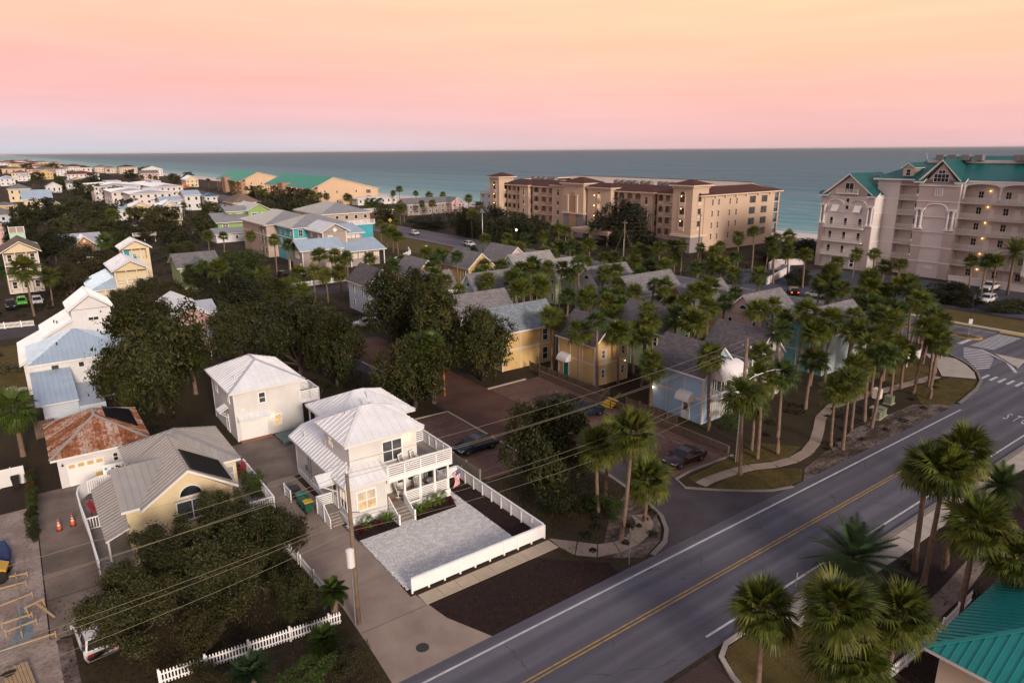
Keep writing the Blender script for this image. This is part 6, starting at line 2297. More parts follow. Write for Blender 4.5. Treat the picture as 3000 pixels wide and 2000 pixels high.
condo('white roofed three-storey condominium nearest, with stacked corner balconies', 52, 402, 20, 26, 9)
condo('white roofed condominium with grey side wall behind the nearest one', 47, 431, 20, 34, 9)
condo('white roofed condominium with lit side wall and tall palms at its corner', 46, 508, 26, 60, 9)
condo('long white roofed condominium running back towards the red roofed house', 74, 470, 16, 90, 9)
for a in [
    ('red roofed white villa standing highest behind the condominiums', 54, 828, 28, 30, 9, 3.2, 'hip', 'siding_white', 'shingle_red', 3),
    ('small house with dark red hip roof beyond the red roofed villa', 85, 1255, 16, 20, 10, 3, 'hip', 'siding_white', 'shingle_red', 3),
    ('ochre yellow cottage with low gable before the red roofed villa', 53, 764, 11, 12, 5.5, 2.4, 'y', 'siding_yellow', 'shingle_tan', 1),
    ('pale villa with brown hip roof on the dune, first of three', 118, 1232, 19, 24, 9, 3, 'hip', 'stucco_cream', 'shingle_tan', 3),
    ('wide pale villa with brown hip roof on the dune', 142, 1164, 23, 26, 9.5, 3, 'hip', 'stucco_cream', 'shingle_brown', 3),
    ('pale villa with low brown roof between the two dune villas', 128, 1200, 14, 18, 8, 2.4, 'hip', 'stucco_cream', 'shingle_tan', 3),
    ('white beach villa with curved gable and twin dark chimneys', 147, 1000, 24, 30, 9, 4, 'y', 'siding_white', 'shingle_tan', 3),
    ('pink beach house with grey roof and front gable', 128, 882, 18, 16, 7, 3, 'x', 'siding_pink', 'shingle_grey', 2),
    ('cream gabled beach house at the end of the wooden fence', 129, 655, 10, 18, 6.5, 3.4, 'y', 'siding_cream', 'metal_pale', 2),
    ('pale house with blue-grey hip roof at the left picture edge', -1, 812, 12, 14, 7, 2.5, 'hip', 'siding_white', 'metal_blue', 2),
    ('cream house with wide grey hip roof above the palms', 2.6, 536, 11.4, 14, 8, 3, 'hip', 'siding_cream', 'shingle_grey', 2),
    ('house with broad pale blue roof and cream front gable', 7.2, 404, 11.2, 14, 8, 4.2, 'x', 'siding_cream', 'metal_blue', 2),
    ('yellow flat fronted house cut by the left picture edge', -5, 404, 9.4, 10, 5.8, 1.4, 'hip', 'siding_yellow', 'shingle_grey', 2),
    ('low house with grey hip roof at the left picture edge', -7, 372, 10.4, 12, 3.6, 2.6, 'hip', 'siding_pale_blue', 'shingle_grey', 1),
    ('tan house with brown hip roof, leftmost of the brown roofs', 11, 988, 17, 18, 8, 3, 'hip', 'siding_cream', 'shingle_tan', 2),
    ('white house with low roof in front of the leftmost brown roof', 15, 940, 12, 12, 6, 2, 'hip', 'siding_white', 'metal_pale', 2),
    ('ochre house with brown gables in the middle of the brown roofs', 34.5, 980, 16, 18, 8, 3.2, 'y', 'siding_yellow', 'shingle_tan', 2),
    ('long house with brown roof behind the ochre house', 38, 1184, 31, 22, 8, 3.2, 'hip', 'stucco_brown', 'shingle_tan', 2),
    ('white house with balconies at the end of the long brown roof', 62, 1120, 12, 16, 9, 1.5, 'hip', 'siding_white', 'shingle_tan', 3),
    ('tall terracotta block with many balconies by the water', 79, 1530, 14, 40, 13, 1.5, 'hip', 'stucco_brown', 'shingle_red', 4),
    ('yellow house with red roof far down the shore', 25, 1960, 33, 30, 8, 3, 'hip', 'siding_yellow', 'shingle_red', 2),
    ('tan villa furthest along the shore', 78, 3100, 36, 40, 8, 3, 'hip', 'stucco_cream', 'shingle_tan', 2),
    ('white house beside the furthest tan villa', 20, 2700, 40, 40, 8, 3, 'hip', 'siding_white', 'shingle_brown', 2),
    ('brown roofed house behind the yellow red-roofed one', 62, 2200, 40, 36, 8, 3, 'hip', 'stucco_tan', 'shingle_brown', 2),
    ('terracotta house in the far row before the tall block', 54, 1420, 20, 24, 7, 2.6, 'hip', 'stucco_tan', 'shingle_brown', 2),
    ('grey gabled house under the ochre cottage', 44, 690, 14, 16, 5, 2.6, 'x', 'siding_white', 'shingle_grey', 1),
    ('white gabled house among the dark trees', 27, 640, 10, 12, 5, 3.2, 'y', 'siding_white', 'shingle_grey', 1),
    ('pale green gabled house beside the broad blue roof', 14.4, 384, 7.6, 12, 5.4, 2.8, 'y', 'siding_pale_green', 'shingle_grey', 2),
    ('pink house with grey gable behind the mint tower', -5.6, 276, 5.6, 9, 5.6, 2.2, 'y', 'siding_pink', 'shingle_grey', 2),
    ('blue roofed house behind the cream balcony house', 60.5, 370, 9, 12, 6.8, 1.6, 'x', 'siding_white', 'metal_blue', 2),
    ('pale blue roofed house next to the beach car park', 75.4, 391, 7.4, 12, 7.8, 2.2, 'x', 'siding_white', 'metal_blue', 2),
    ('small white house with dark blue hip roof by the car park', 89.6, 411, 6.4, 8, 5.6, 1.8, 'hip', 'siding_white', 'metal_dark_blue', 2),
    ('brown roofed hall with steep hips behind the green house', 82.4, 324, 11, 16, 7.2, 3.8, 'hip', 'stucco_brown', 'shingle_tan', 2),
    ('low grey roofed annex beside the brown roofed hall', 72, 318, 10, 14, 5.4, 1.6, 'hip', 'stucco_pale', 'metal_grey', 1),
    ('cream gabled house left of the cream balcony house', 44.8, 350, 7.8, 12, 5.8, 2.4, 'y', 'siding_cream', 'metal_pale', 2),
    ('pale blue low house in front of the condominium', 37.6, 352, 6.0, 10, 4.8, 1.6, 'x', 'siding_white', 'metal_blue', 1),
    ('large house with grey hip roof behind the teal terrace', 84, 222, 17, 26, 9, 3.0, 'hip', 'siding_beige', 'metal_grey', 3),
    ('long low white motel wing on the beach side', 158, 362, 24, 8, 3.6, .8, 'hip', 'siding_white', 'flat_roof_white', 1),
    ('low white flat roofed building across the beach road', 126, 283, 14, 10, 3.8, .6, 'hip', 'stucco_brown', 'flat_roof_white', 1),
    ('low flat roofed building with white roof beside the grey beach houses', 176, 266, 18, 10, 3.8, .6, 'hip', 'stucco_brown', 'flat_roof_white', 1),
    ('grey beach house row with mauve front gable', 150, 288, 24, 10, 5.0, 2.6, 'x', 'siding_taupe', 'shingle_grey', 2),
    ('blue-grey beach house with stacked balconies beside the hotel tower', 168, 240, 14, 14, 11.4, 3.4, 'hip', 'siding_pale_blue', 'shingle_light', 4),
]:
    town_house(*a)
t = town_house('mauve gable end of the grey beach house row', 171.2, 283.6, 6, 10, 5.2, 2.4, 'y', 'siding_pink', 'shingle_grey', 2)
t = thing('tower_block', 'tall hazy apartment tower on the horizon at the left edge', 'tower', (-30, 2500, 0))
wall(t, 'stucco_cream', -60, -31, 2490, 2520, 0, 54)
bx('roof_house', 'stucco_cream', t, -55, -40, 2495, 2510, 54, 58)
for k in range(10):
    bx('window_band', 'glass_grey', t, -59, -32, 2489.7, 2490, 3 + k * 5, 5 + k * 5)
# far row beyond: low houses merged by distance
rr = random.Random(21)
k = 0
for i, y in enumerate(sorted(rr.uniform(1250, 2900) for _ in range(26))):
    x = rr.uniform(-10, 100 - (y - 1250) * .02)
    far = ['white', 'tan', 'cream', 'ochre', 'brown', 'pink'][i % 6]
    wm = {'white': 'siding_white', 'tan': 'stucco_tan', 'cream': 'stucco_cream', 'ochre': 'siding_yellow', 'brown': 'stucco_brown', 'pink': 'siding_pink'}[far]
    rm = ['shingle_brown', 'shingle_tan', 'shingle_red', 'shingle_grey'][i % 4]
    rn = ['dark brown', 'tan', 'dark red', 'grey'][i % 4]
    t = thing('house', '%s far town house counted outward, %s walls under a %s hip roof' % (ORD[i], far, rn), 'house', (x, y, 0), 0, 'far town')
    w_, d_, e_ = rr.uniform(16, 30), rr.uniform(16, 30), rr.uniform(5.5, 9)
    wall(t, wm, x, x + w_, y, y + d_, 0, e_)
    cover(t, hip_faces(x - 1, x + w_ + 1, y - 1, y + d_ + 1, e_, 3.0)[0], rm, thick=.4)
    for j in range(3):
        bx('window', 'glass', t, x + w_ * (.2 + .3 * j) - .9, x + w_ * (.2 + .3 * j) + .9, y - .1, y, e_ * .45, e_ * .75)

# ------------------------------------------------------------------ palms
def frond_fan(mb, M, rnd, L=1.0, pet=.95, n_=22, spread=112, droop=.35):
    """one fan frond of a cabbage palm: petiole, then narrow leaflets spread round the hub"""
    X = lambda p_: tuple(M @ Vector(p_))
    k = len(mb.v)
    sag = droop * .25
    mb.v += [X((0, -.025, 0)), X((0, .025, 0)), X((pet, .018, -sag * .5)), X((pet, -.018, -sag * .5))]
    mb.f.append((k, k + 1, k + 2, k + 3))
    for i in range(n_):
        a = R(-spread + 2 * spread * (i + .5) / n_) + rnd.uniform(-.04, .04)
        l_ = L * (.72 + .28 * math.cos(a * .8)) * rnd.uniform(.88, 1.08)
        w_ = .050 * L * rnd.uniform(.8, 1.2)
        ca_, sa_ = math.cos(a), math.sin(a)
        lift = .10 * abs(sa_) * L
        d1, d2 = droop * .16 * L, droop * rnd.uniform(.55, 1.0) * L
        hx = pet - .10 * (1 - ca_)
        p0 = (hx, 0, -sag * .5)
        p1 = (hx + ca_ * l_ * .55, sa_ * l_ * .55, -sag * .5 + lift - d1)
        p2 = (hx + ca_ * l_, sa_ * l_ * .98, -sag * .5 + lift * 1.1 - d2)
        nx_, ny_ = -sa_ * w_, ca_ * w_
        k = len(mb.v)
        mb.v += [X((p0[0] - nx_ * .3, p0[1] - ny_ * .3, p0[2])), X((p0[0] + nx_ * .3, p0[1] + ny_ * .3, p0[2])),
                 X((p1[0] + nx_, p1[1] + ny_, p1[2])), X((p1[0] - nx_, p1[1] - ny_, p1[2])), X(p2)]
        mb.f += [(k, k + 1, k + 2, k + 3), (k + 3, k + 2, k + 4)]


def frond_mat(az, el, roll=0.0):
    return Matrix.Rotation(az, 4, 'Z') @ Matrix.Rotation(-el, 4, 'Y') @ Matrix.Rotation(roll, 4, 'X')


def crown_poses(rnd, n_, low=-48):
    out = []
    for i in range(n_):
        t = (i + .5) / n_
        el = 84 - (84 - low) * t ** .85 + rnd.uniform(-9, 9)
        out.append((i * 2.39996 + rnd.uniform(-.2, .2), R(el), rnd.uniform(-.35, .35), t))
    return out


PALM, SKIRT = [], []
for s_ in range(5):
    rnd = random.Random(100 + s_)
    mb = MB()
    for az, el, rl, t in crown_poses(rnd, (36, 32, 40, 30, 34)[s_], (-34, -46, -24, -40, -56)[s_]):
        frond_fan(mb, frond_mat(az, el, rl), rnd, rnd.uniform(.85, 1.15), rnd.uniform(.65, 1.1), 20, 108, .25 + .6 * t)
    PALM.append(mb.mesh('palm_crown', 'leaf_palm' if s_ != 3 else 'leaf_palm_dark'))
    mb = MB()
    for i in range(10):
        M_ = Matrix.Translation((0, 0, -.15 - .05 * (i % 4))) @ frond_mat(i * 2.4, R(-62 - rnd.uniform(0, 22)), rnd.uniform(-.6, .6))
        frond_fan(mb, M_, rnd, .45, .4, 9, 80, .5)
    for i in range(16):
        az = i * 2.4
        z = -.1 - .055 * i
        M_ = Matrix.Translation((0, 0, z)) @ Matrix.Rotation(az, 4, 'Z') @ Matrix.Rotation(R(-55), 4, 'Y')
        mb.v += [tuple(M_ @ Vector(p_)) for p_ in ((.1, -.05, 0), (.1, .05, 0), (.42, .03, .0), (.42, -.03, .0))]
        k = len(mb.v)
        mb.f.append((k - 4, k - 3, k - 2, k - 1))
    SKIRT.append(mb.mesh('dead_fronds', 'dead_frond'))
# single frond meshes for the palms close to the camera
FROND = []
for s_ in range(5):
    rnd = random.Random(300 + s_)
    mb = MB()
    frond_fan(mb, I4, rnd, 1.0, .9, 30, 115, .25 + .13 * s_)
    FROND.append(mb.mesh('frond', 'leaf_palm'))
TRUNK = []
for s_ in range(4):
    rnd = random.Random(400 + s_)
    mb = MB()
    lean = rnd.uniform(-.35, .35)
    pts, rad = [], []
    for i in range(15):
        t = i / 14
        pts.append((lean * (t * t - t) * 1.6, lean * .6 * math.sin(t * 3), t))
        rad.append(.20 - .055 * t + .012 * (i % 2) + (.06 if i == 0 else 0))
    mb.path(pts, rad, 9)
    TRUNK.append(mb.mesh('trunk', 'bark_palm', True))
prnd = random.Random(77)


def palm(x, y, h, label, group, s=1.0, near=False, kind=None, z0=0.0):
    t = thing('palm_tree', label, 'palm', (x, y, z0), prnd.uniform(0, 6.28), group)
    t.rotation_euler = (prnd.uniform(-.07, .07), prnd.uniform(-.07, .07), t.rotation_euler[2])
    v_ = prnd.randrange(5) if kind is None else kind
    hh = max(h - .1, .5)
    k = prnd.uniform(.78, 1.0)
    o = bpy.data.objects.new('trunk', TRUNK[prnd.randrange(4)])
    o.scale = (k, k, hh)
    link(o, t, True)
    sc_ = s * (prnd.uniform(1.02, 1.16) if near else prnd.uniform(.86, 1.26))
    if near:
        cr_ = bpy.data.objects.new('crown', SKIRT[v_])
        cr_.location = (0, 0, hh)
        cr_.scale = (sc_ * .9,) * 3
        link(cr_, t, True)
        rnd = random.Random(int(x * 100))
        for az, el, rl, tt in crown_poses(rnd, 44, rnd.uniform(-50, -28)):
            f_ = bpy.data.objects.new('frond', FROND[min(4, int(tt * 5))])
            f_.location = (0, 0, hh)
            f_.rotation_mode = 'QUATERNION'
            f_.rotation_quaternion = frond_mat(az, el, rl).to_quaternion()
            q = sc_ * rnd.uniform(.85, 1.15)
            f_.scale = (q, q, q)
            link(f_, t, True)
    else:
        for nm, me in (('crown', PALM[v_]), ('dead_fronds', SKIRT[v_])):
            c_ = bpy.data.objects.new(nm, me)
            c_.location = (0, 0, hh)
            c_.scale = (sc_, sc_, sc_ * prnd.uniform(.88, 1.0))
            c_.rotation_euler = (prnd.uniform(-.12, .12), prnd.uniform(-.12, .12), 0)
            link(c_, t, True)
    return t


def grove(pts, what, frm, group, s=1.0, key=None):
    """palms of one cluster, each told apart by its rank counted from a landmark"""
    pts = sorted(pts, key=key or (lambda p_: p_[0]))
    for i, p_ in enumerate(pts):
        palm(p_[0], p_[1], p_[2], '%s %s palm counted from %s' % (ORD[i], what, frm), group, s * (p_[3] if len(p_) > 3 else 1.0))


NEAR = 'palms on the lawn at the lower corner'
palm(28.7,17.0,5.6, 'bushy cabbage palm on the corner lawn nearest the driveway kerb', NEAR, 1.05, True)
palm(29.9,14.1,7.2, 'tallest bright green cabbage palm in the corner lawn clump', NEAR, 1.12, True)
palm(33.1,12.7,6.2, 'cabbage palm with yellow-green crown overlapping the dark mulch on the lawn', NEAR, 1.05, True)
palm(29.9,12.8,5.0, 'lower cabbage palm in front of the tallest one on the lawn', NEAR, 1.08, True)
palm(45.1,13.5,6.5, 'cabbage palm with shaggy brown collar standing before the teal roof', NEAR, 1.12, True)
palm(45.4,11.2,5.2, 'cabbage palm cut by the picture edge above the teal roof', NEAR, 1.05, True)
palm(47.9,17.5,8.2, 'leaning roadside palm of the trio nearest the road', 'trio of palms beside the sidewalk', 1.0, True)
palm(46.8,16.4,8.6, 'middle palm of the trio beside the sidewalk', 'trio of palms beside the sidewalk', 1.05, True)
palm(49.5,16.2,9.5, 'tallest palm of the trio beside the sidewalk', 'trio of palms beside the sidewalk', 1.12, True)
ISL = 'palms beside the car park entry'
palm(35.6,37.0,6.0, 'slim palm of the close pair beside the car park entry', ISL, 1.05, True)
palm(36.6,37.2,5.9, 'second palm of the close pair, behind the slim one by the entry', ISL, 1.0, True)
palm(33.9,32.6,9.3, 'tall single palm with long bare trunk at the entry verge', ISL, 1.12, True)
palm(37.5,33.6,4.0, 'short stout palm on the kerb of the entry drive', ISL, 1.12, True)

grove([(56.7,42.4,8.3), (50.7,34.1,7.8, 1.1), (54.9,35.2,8.0), (56.1,36.7,5.3), (57.3,34.6,8.3, 1.05), (70.7,39.8,5.8),
       (63.1,32.4,6.2, 1.1), (63.4,31.3,7.0, 1.05), (68.7,33.3,7.1), (71.2,32.4,8.0, 1.1), (72.2,33.7,8.5),
       (85.5,34.6,8.4, 1.1), (85.5,32.7,7.4, 1.05), (99.2,39.6,6.8), (86.4,36.5,4.4), (82.8,36.0,6.2), (90.0,34.8,6.9)],
      'roadside', 'the car park entry', 'row of palms along the main road')
grove([(65.6,42.9,7.0), (70.5,44.0,8.5), (80.2,47.0,9.0), (78.6,44.0,7.0), (79.3,42.5,8.5), (79.8,48.7,7.0), (80.3,40.3,7.5), (83.4,40.6,7.5), (80.8,37.4,7.5), (87.8,39.4,8.0), (89.3,42.2,8.0), (86.2,43.6,8.0), (94.7,41.2,8.0),
       (95.1,36.3,7.5), (98.7,44.7,7.0), (99.2,47.9,7.0), (99.8,49.2,8.0), (102.6,43.1,8.0), (105.7,42.8,7.0)],
      'second-row', 'the sky blue cottage', 'palms behind the roadside row')
grove([(54.9,61.3,7.3), (56.1,59.1,9.0, 1.1), (59.7,59.1,7.0), (57.0,68.7,7.4), (56.0,68.0,8.0, 1.1), (63.9,60.5,5.8), (61.3,56.5,6.5), (59.9,53.3,4.5),
       (55.5,79.5,5.5), (55.5,49.3,6.5), (55.0,49.2,5.5)],
      'yellow-cottage', 'the long yellow cottage', 'palms round the yellow cottages')
grove([(65.5,76.3,8.0), (69.5,75.9,7.0), (70.9,73.2,7.0), (65.4,59.9,8.5), (65.3,58.5,7.5), (68.1,54.3,8.0, 1.1), (67.8,57.6,8.0), (67.7,85.9,8.0), (64.1,85.0,8.0), (80.8,96.2,8.0), (81.8,91.1,9.5), (83.0,87.3,8.0),
       (85.5,86.4,8.0), (90.8,86.0,7.0), (82.0,74.5,8.0), (80.9,70.3,8.5), (78.8,75.3,7.0), (81.0,81.0,7.0), (82.0,65.1,8.5), (85.2,65.2,8.5), (81.2,68.6,6.0), (82.0,94.2,7.0), (79.0,97.6,8.0), (79.3,102.5,8.0),
       (75.1,100.7,8.0), (96.8,94.7,6.0), (84.0,73.8,6.0), (75.7,58.0,8.0), (80.0,59.3,8.0), (91.3,65.3,7.0), (79.0,53.2,8.0), (83.9,53.8,8.0), (69.0,54.8,8.0), (82.0,65.1,8.5), (85.3,52.4,6.0)],
      'inner-grove', 'the magnolias', 'palms between the cottages')
grove([(60.9,148.8,5.0), (53.0,132.9,5.0), (63.3,141.8,6.0), (60.3,124.1,7.0), (65.8,129.8,7.0), (68.4,127.9,5.5), (69.9,123.6,7.0), (56.5,99.8,9.0), (58.2,98.2,8.0), (55.5,89.9,8.0), (76.2,131.1,7.0), (73.2,120.0,8.0), (66.5,104.4,5.5), (64.3,95.7,7.5), (70.9,102.9,6.5),
       (56.8,101.0,7.0), (53.2,100.9,7.0), (70.6,95.9,8.0), (65.8,87.3,8.0), (75.3,98.0,8.0), (66.8,92.5,8.0), (84.4,121.4,4.5)],
      'back-lane', 'the back street corner', 'palms behind the magnolias')
grove([(94.2,141.4,7.9), (92.8,134.5,5.5), (95.8,135.1,6.0), (95.5,131.8,7.0), (96.3,149.1,4.0)],
      'beach-road', 'the bright yellow cottage', 'palms by the parked white car')
grove([(128.4,154.5,6.5), (109.0,143.7,7.0), (108.7,139.8,6.5), (108.6,135.3,8.0), (126.8,151.1,7.5), (128.4,149.9,6.5), (109.3,125.6,7.0), (109.4,122.2,6.5), (104.5,124.7,7.0), (108.5,150.8,6.0), (100.6,139.1,6.0), (107.8,112.2,5.5), (108.4,110.1,6.0), (93.6,135.1,6.0), (126.7,122.0,4.5), (100.7,135.7,6.0)],
      'hotel-front', 'the far hotel tower', 'palms before the beige hotel', 1.05)
grove([(107.6,102.1,8.5), (109.7,101.4,7.5), (107.5,95.6,9.5), (128.0,110.2,6.5), (127.9,107.1,7.0), (128.2,102.2,7.0), (107.8,86.1,6.5), (110.0,84.1,7.5), (109.6,81.2,7.5), (128.3,92.6,6.0), (128.2,95.7,8.0), (140.2,100.1,8.5), (145.2,99.6,9.5), (149.9,98.9,7.0), (148.9,96.4,8.0), (156.2,97.6,8.0), (134.8,86.7,7.0), (141.0,87.2,7.0), (109.9,84.7,9.5), (127.6,108.9,3.5), (108.6,99.4,5.0)],
      'hotel-side', 'the hotel canopy', 'palms at the hotel end wall', 1.05)
grove([(155.2,79.7,5.6), (162.5,78.7,5.1), (137.4,73.9,6.0), (147.2,69.2,5.0), (145.7,65.6,6.0), (107.8,58.5,9.5), (109.2,53.3,9.0), (153.1,54.7,7.0), (156.3,53.7,7.0), (156.5,52.0,7.0), (127.2,55.3,6.0), (109.2,49.3,8.5), (109.5,47.5,8.5), (109.4,44.8,7.0), (106.2,51.7,8.0), (103.3,54.0,8.0), (109.3,50.9,7.0), (107.5,45.3,8.0), (107.5,59.4,8.0), (110.0,60.2,8.5), (108.2,53.0,9.0), (168.1,104.3,5.0), (150.4,97.4,5.0), (140.8,87.0,6.0), (135.4,80.0,7.0), (107.5,60.6,7.0), (105.1,56.3,7.0), (108.4,50.6,7.5)],
      'resort-front', 'the curved garden wall', 'palms before the teal roofed resort', 1.05)
# tall feather palm by the white pick-up
LEFT = 'palms among the houses beyond the magnolia'
palm(0.9,152.2,8.9, 'tall bright fan palm leaning in front of the mint tower house', LEFT, 1.35)
palm(7.4,170.3,4.6, 'short fan palm behind the white house', LEFT, 1.3)
palm(4.3,160.8,6.0, 'fan palm half hidden by the oak near the mint tower house', LEFT, 1.3)
palm(-2.4,180.8,5.0, 'dark palm at the edge before the mint tower house', LEFT, 1.1, kind=3)
palm(30.4,287.5,7.8, 'very tall thin palm rising from the dark oaks', LEFT, 1.5)
palm(42.2,331.7,5.3, 'thin palm left of the cream balcony house', LEFT, 1.4)
palm(19.0,207.8,7.0, 'dark green palm beside the cream tower house', LEFT, 1.5)
palm(31.3,141.0,7.0, 'orange-tinged fan palm before the grey roofed house', LEFT, 1.35)
palm(31.2,152.7,6.0, 'narrow palm next to the orange-tinged one', LEFT, 1.1)
palm(39.9,142.4,5.0, 'broad palm by the back street lamp', LEFT, 1.5)
grove([(49.9,164.4,9.0), (54.7,169.9,7.0), (50.5,215.7,5.0), (47.5,220.9,5.0), (55.5,203.5,6.0), (44.5,132.7,6.0), (45.5,127.1,7.0), (48.4,128.4,6.0), (54.2,146.0,7.0), (59.3,150.5,6.0), (57.5,140.0,7.0), (52.6,131.5,6.0), (38.8,124.5,5.0), (40.0,119.5,5.0), (90.5,184.1,6.0), (86.9,173.4,6.0), (92.6,192.3,6.0), (98.8,209.3,6.0), (110.1,219.0,5.0)],
      'back-street', 'the green house', 'palms along the back street', 1.1, key=lambda p_: p_[0] - p_[1])
grove([(152.7,427.5,6.0), (133.6,364.1,7.0), (134.0,353.8,7.0), (139.4,360.5,6.0), (130.6,477.0,6.0), (129.1,452.2,7.0), (127.8,501.8,7.5), (130.8,581.2,8.0), (127.3,437.8,5.0), (127.2,426.5,6.0), (136.7,430.0,6.0), (127.9,414.0,5.5), (67.3,354.8,5.0), (151.3,360.8,5.0), (136.3,301.5,5.0), (138.9,299.1,5.0), (144.3,342.0,6.0), (181.8,357.8,8.0), (178.8,360.3,6.0), (188.7,351.0,6.0), (153.6,279.8,6.0), (156.8,276.9,6.0), (130.6,257.8,6.0), (135.4,263.4,6.0), (187.4,294.8,6.0), (185.5,418.9,5.0), (192.8,342.6,5.0), (201.6,343.2,5.0), (128.1,203.6,6.5), (126.9,197.2,8.0), (149.7,226.7,8.0)],
      'motel-side', 'the green roofed motels', 'palms round the motels and beach road', 1.25, key=lambda p_: -p_[1])
grove([(43.2,492.2,9.0), (48.2,510.1,9.0), (52.7,481.5,7.0), (64.1,442.6,7.0), (6.2,396.4,6.0), (23.6,773.9,6.0), (119.0,1080.8,7.0), (112.3,773.1,6.0), (122.3,788.9,6.0), (119.3,740.3,6.0), (136.6,1002.9,8.0)],
      'condominium', 'the broad blue roof', 'palms round the white roofed condominiums', 1.4)


def big_fan(x, y, h, label, s):
    """fan palm with several stems' worth of broad bright fronds"""
    t = thing('palm_tree', label, 'palm', (x, y, 0), 1.0)
    o = bpy.data.objects.new('trunk', TRUNK[1])
    o.scale = (1.2, 1.2, h)
    link(o, t, True)
    rnd = random.Random(int(x * 10))
    mb = MB()
    for az, el, rl, tt in crown_poses(rnd, 34, -60):
        frond_fan(mb, Matrix.Translation((0, 0, h)) @ frond_mat(az, el, rl), rnd, s, s * .9, 24, 120, .3 + .7 * tt)
    mb.obj('crown', 'leaf_fan', t, True)
    mb = MB()
    for i in range(16):
        frond_fan(mb, Matrix.Translation((0, 0, h - .3)) @ frond_mat(i * 2.4, R(-70), .3), rnd, s * .6, s * .6, 10, 80, .8)
    mb.obj('dead_fronds', 'dead_frond', t, True)
    return t


gr_ = random.Random(4)
lane = []
while len(lane) < 34:
    x, y = gr_.uniform(61, 108), gr_.uniform(64, 134)
    if not any(a - 1 < x < b + 1 and c_ - 1 < y < d_ + 1 for a, b, c_, d_ in COTBOX):
        lane.append((x, y, gr_.uniform(5.5, 8.2)))
grove(lane, 'garden-lane', 'the sky blue cottage end', 'palms lining the lanes between cottages')
big_fan(15.3,88.3,5.8, 'bright green fan palm between the magnolia and the garage house', 1.35)
big_fan(13.2, 90.5, 6.0, 'second bright fan palm crowding the magnolia side', 1.2)
big_fan(-2.7,79.4,5.0, 'broad fan palm cut by the left edge beside the rusty garage', 1.35)
big_fan(35.4,68.3,7.2, 'fan palm rising through the car park magnolia, nearer the lamp', .95)
big_fan(37.4,67.4,7.4, 'fan palm rising through the car park magnolia, nearer the lane', .95)


def feather_palm(x, y, h, label, L, n_, mat_, low=-35, parts=True):
    """date or sago palm: long arching feather fronds"""
    t = thing('palm_tree', label, 'palm', (x, y, 0), .4)
    mb = MB().path([(0, 0, 0), (0, 0, h * .5), (.03, 0, h)], [.26, .24, .28], 10)
    mb.obj('trunk', 'bark_palm', t, True, True)
    rnd = random.Random(int(x * 7))
    whole = MB()
    for az, el, rl, tt in crown_poses(rnd, n_, low):
        mb = MB() if parts else whole
        M_ = Matrix.Translation((0, 0, h)) @ frond_mat(az, el, rl * .4)
        sag = .40 + .60 * tt
        spine = [(L * u_, 0, -sag * L * u_ * u_ * .75) for u_ in [i / 9 for i in range(10)]]
        mb.path([M_ @ Vector(p_) for p_ in spine], [.025 - .002 * i for i in range(10)], 3, False)
        for i in range(34):
            u_ = .12 + .87 * i / 33
            px_, pz_ = L * u_, -sag * L * u_ * u_ * .75
            ll = L * .30 * math.sin(math.pi * (.12 + .86 * u_)) + .05
            for sd_ in (-1, 1):
                tip = (px_ + ll * .55, sd_ * ll * .85, pz_ + ll * .12 - ll * .3 * sag)
                k = len(mb.v)
                mb.v += [tuple(M_ @ Vector((px_ - .035, 0, pz_))), tuple(M_ @ Vector((px_ + .05, 0, pz_))), tuple(M_ @ Vector(tip))]
                mb.f.append((k, k + 1, k + 2))
        if parts:
            mb.obj('frond', mat_, t, True)
    if not parts:
        whole.obj('crown', mat_, t, True)
    return t


feather_palm(43.3,19.6,1.6, 'date palm with long arching feather fronds beside the road', 3.1, 46, 'leaf_date', -30)
feather_palm(63.8,17.9,1.5, 'dark feathery palm in the mulch by the sidewalk', 2.1, 40, 'leaf_palm_dark', -30)
feather_palm(160.5,50.5,8.6, 'tall feather palm beside the parked white pick-up', 3.4, 40, 'leaf_palm', -30, False)
feather_palm(145.6,157.9,5.4, 'feather palm standing alone before the hotel canopy', 2.8, 34, 'leaf_palm_dark', -30, False)
feather_palm(6.7,33.9,1.4, 'low sago palm inside the white picket fence corner', 1.2, 26, 'leaf_date', 0)
feather_palm(10.9,34.1,1.3, 'spiky yucca-like palm by the foot of the power pole', 1.0, 46, 'leaf_palm_dark', -20)
feather_palm(12.7,37.0,2.2, 'spiky palm leaning over the driveway edge behind the pole', .9, 40, 'leaf_palm_dark', -20)
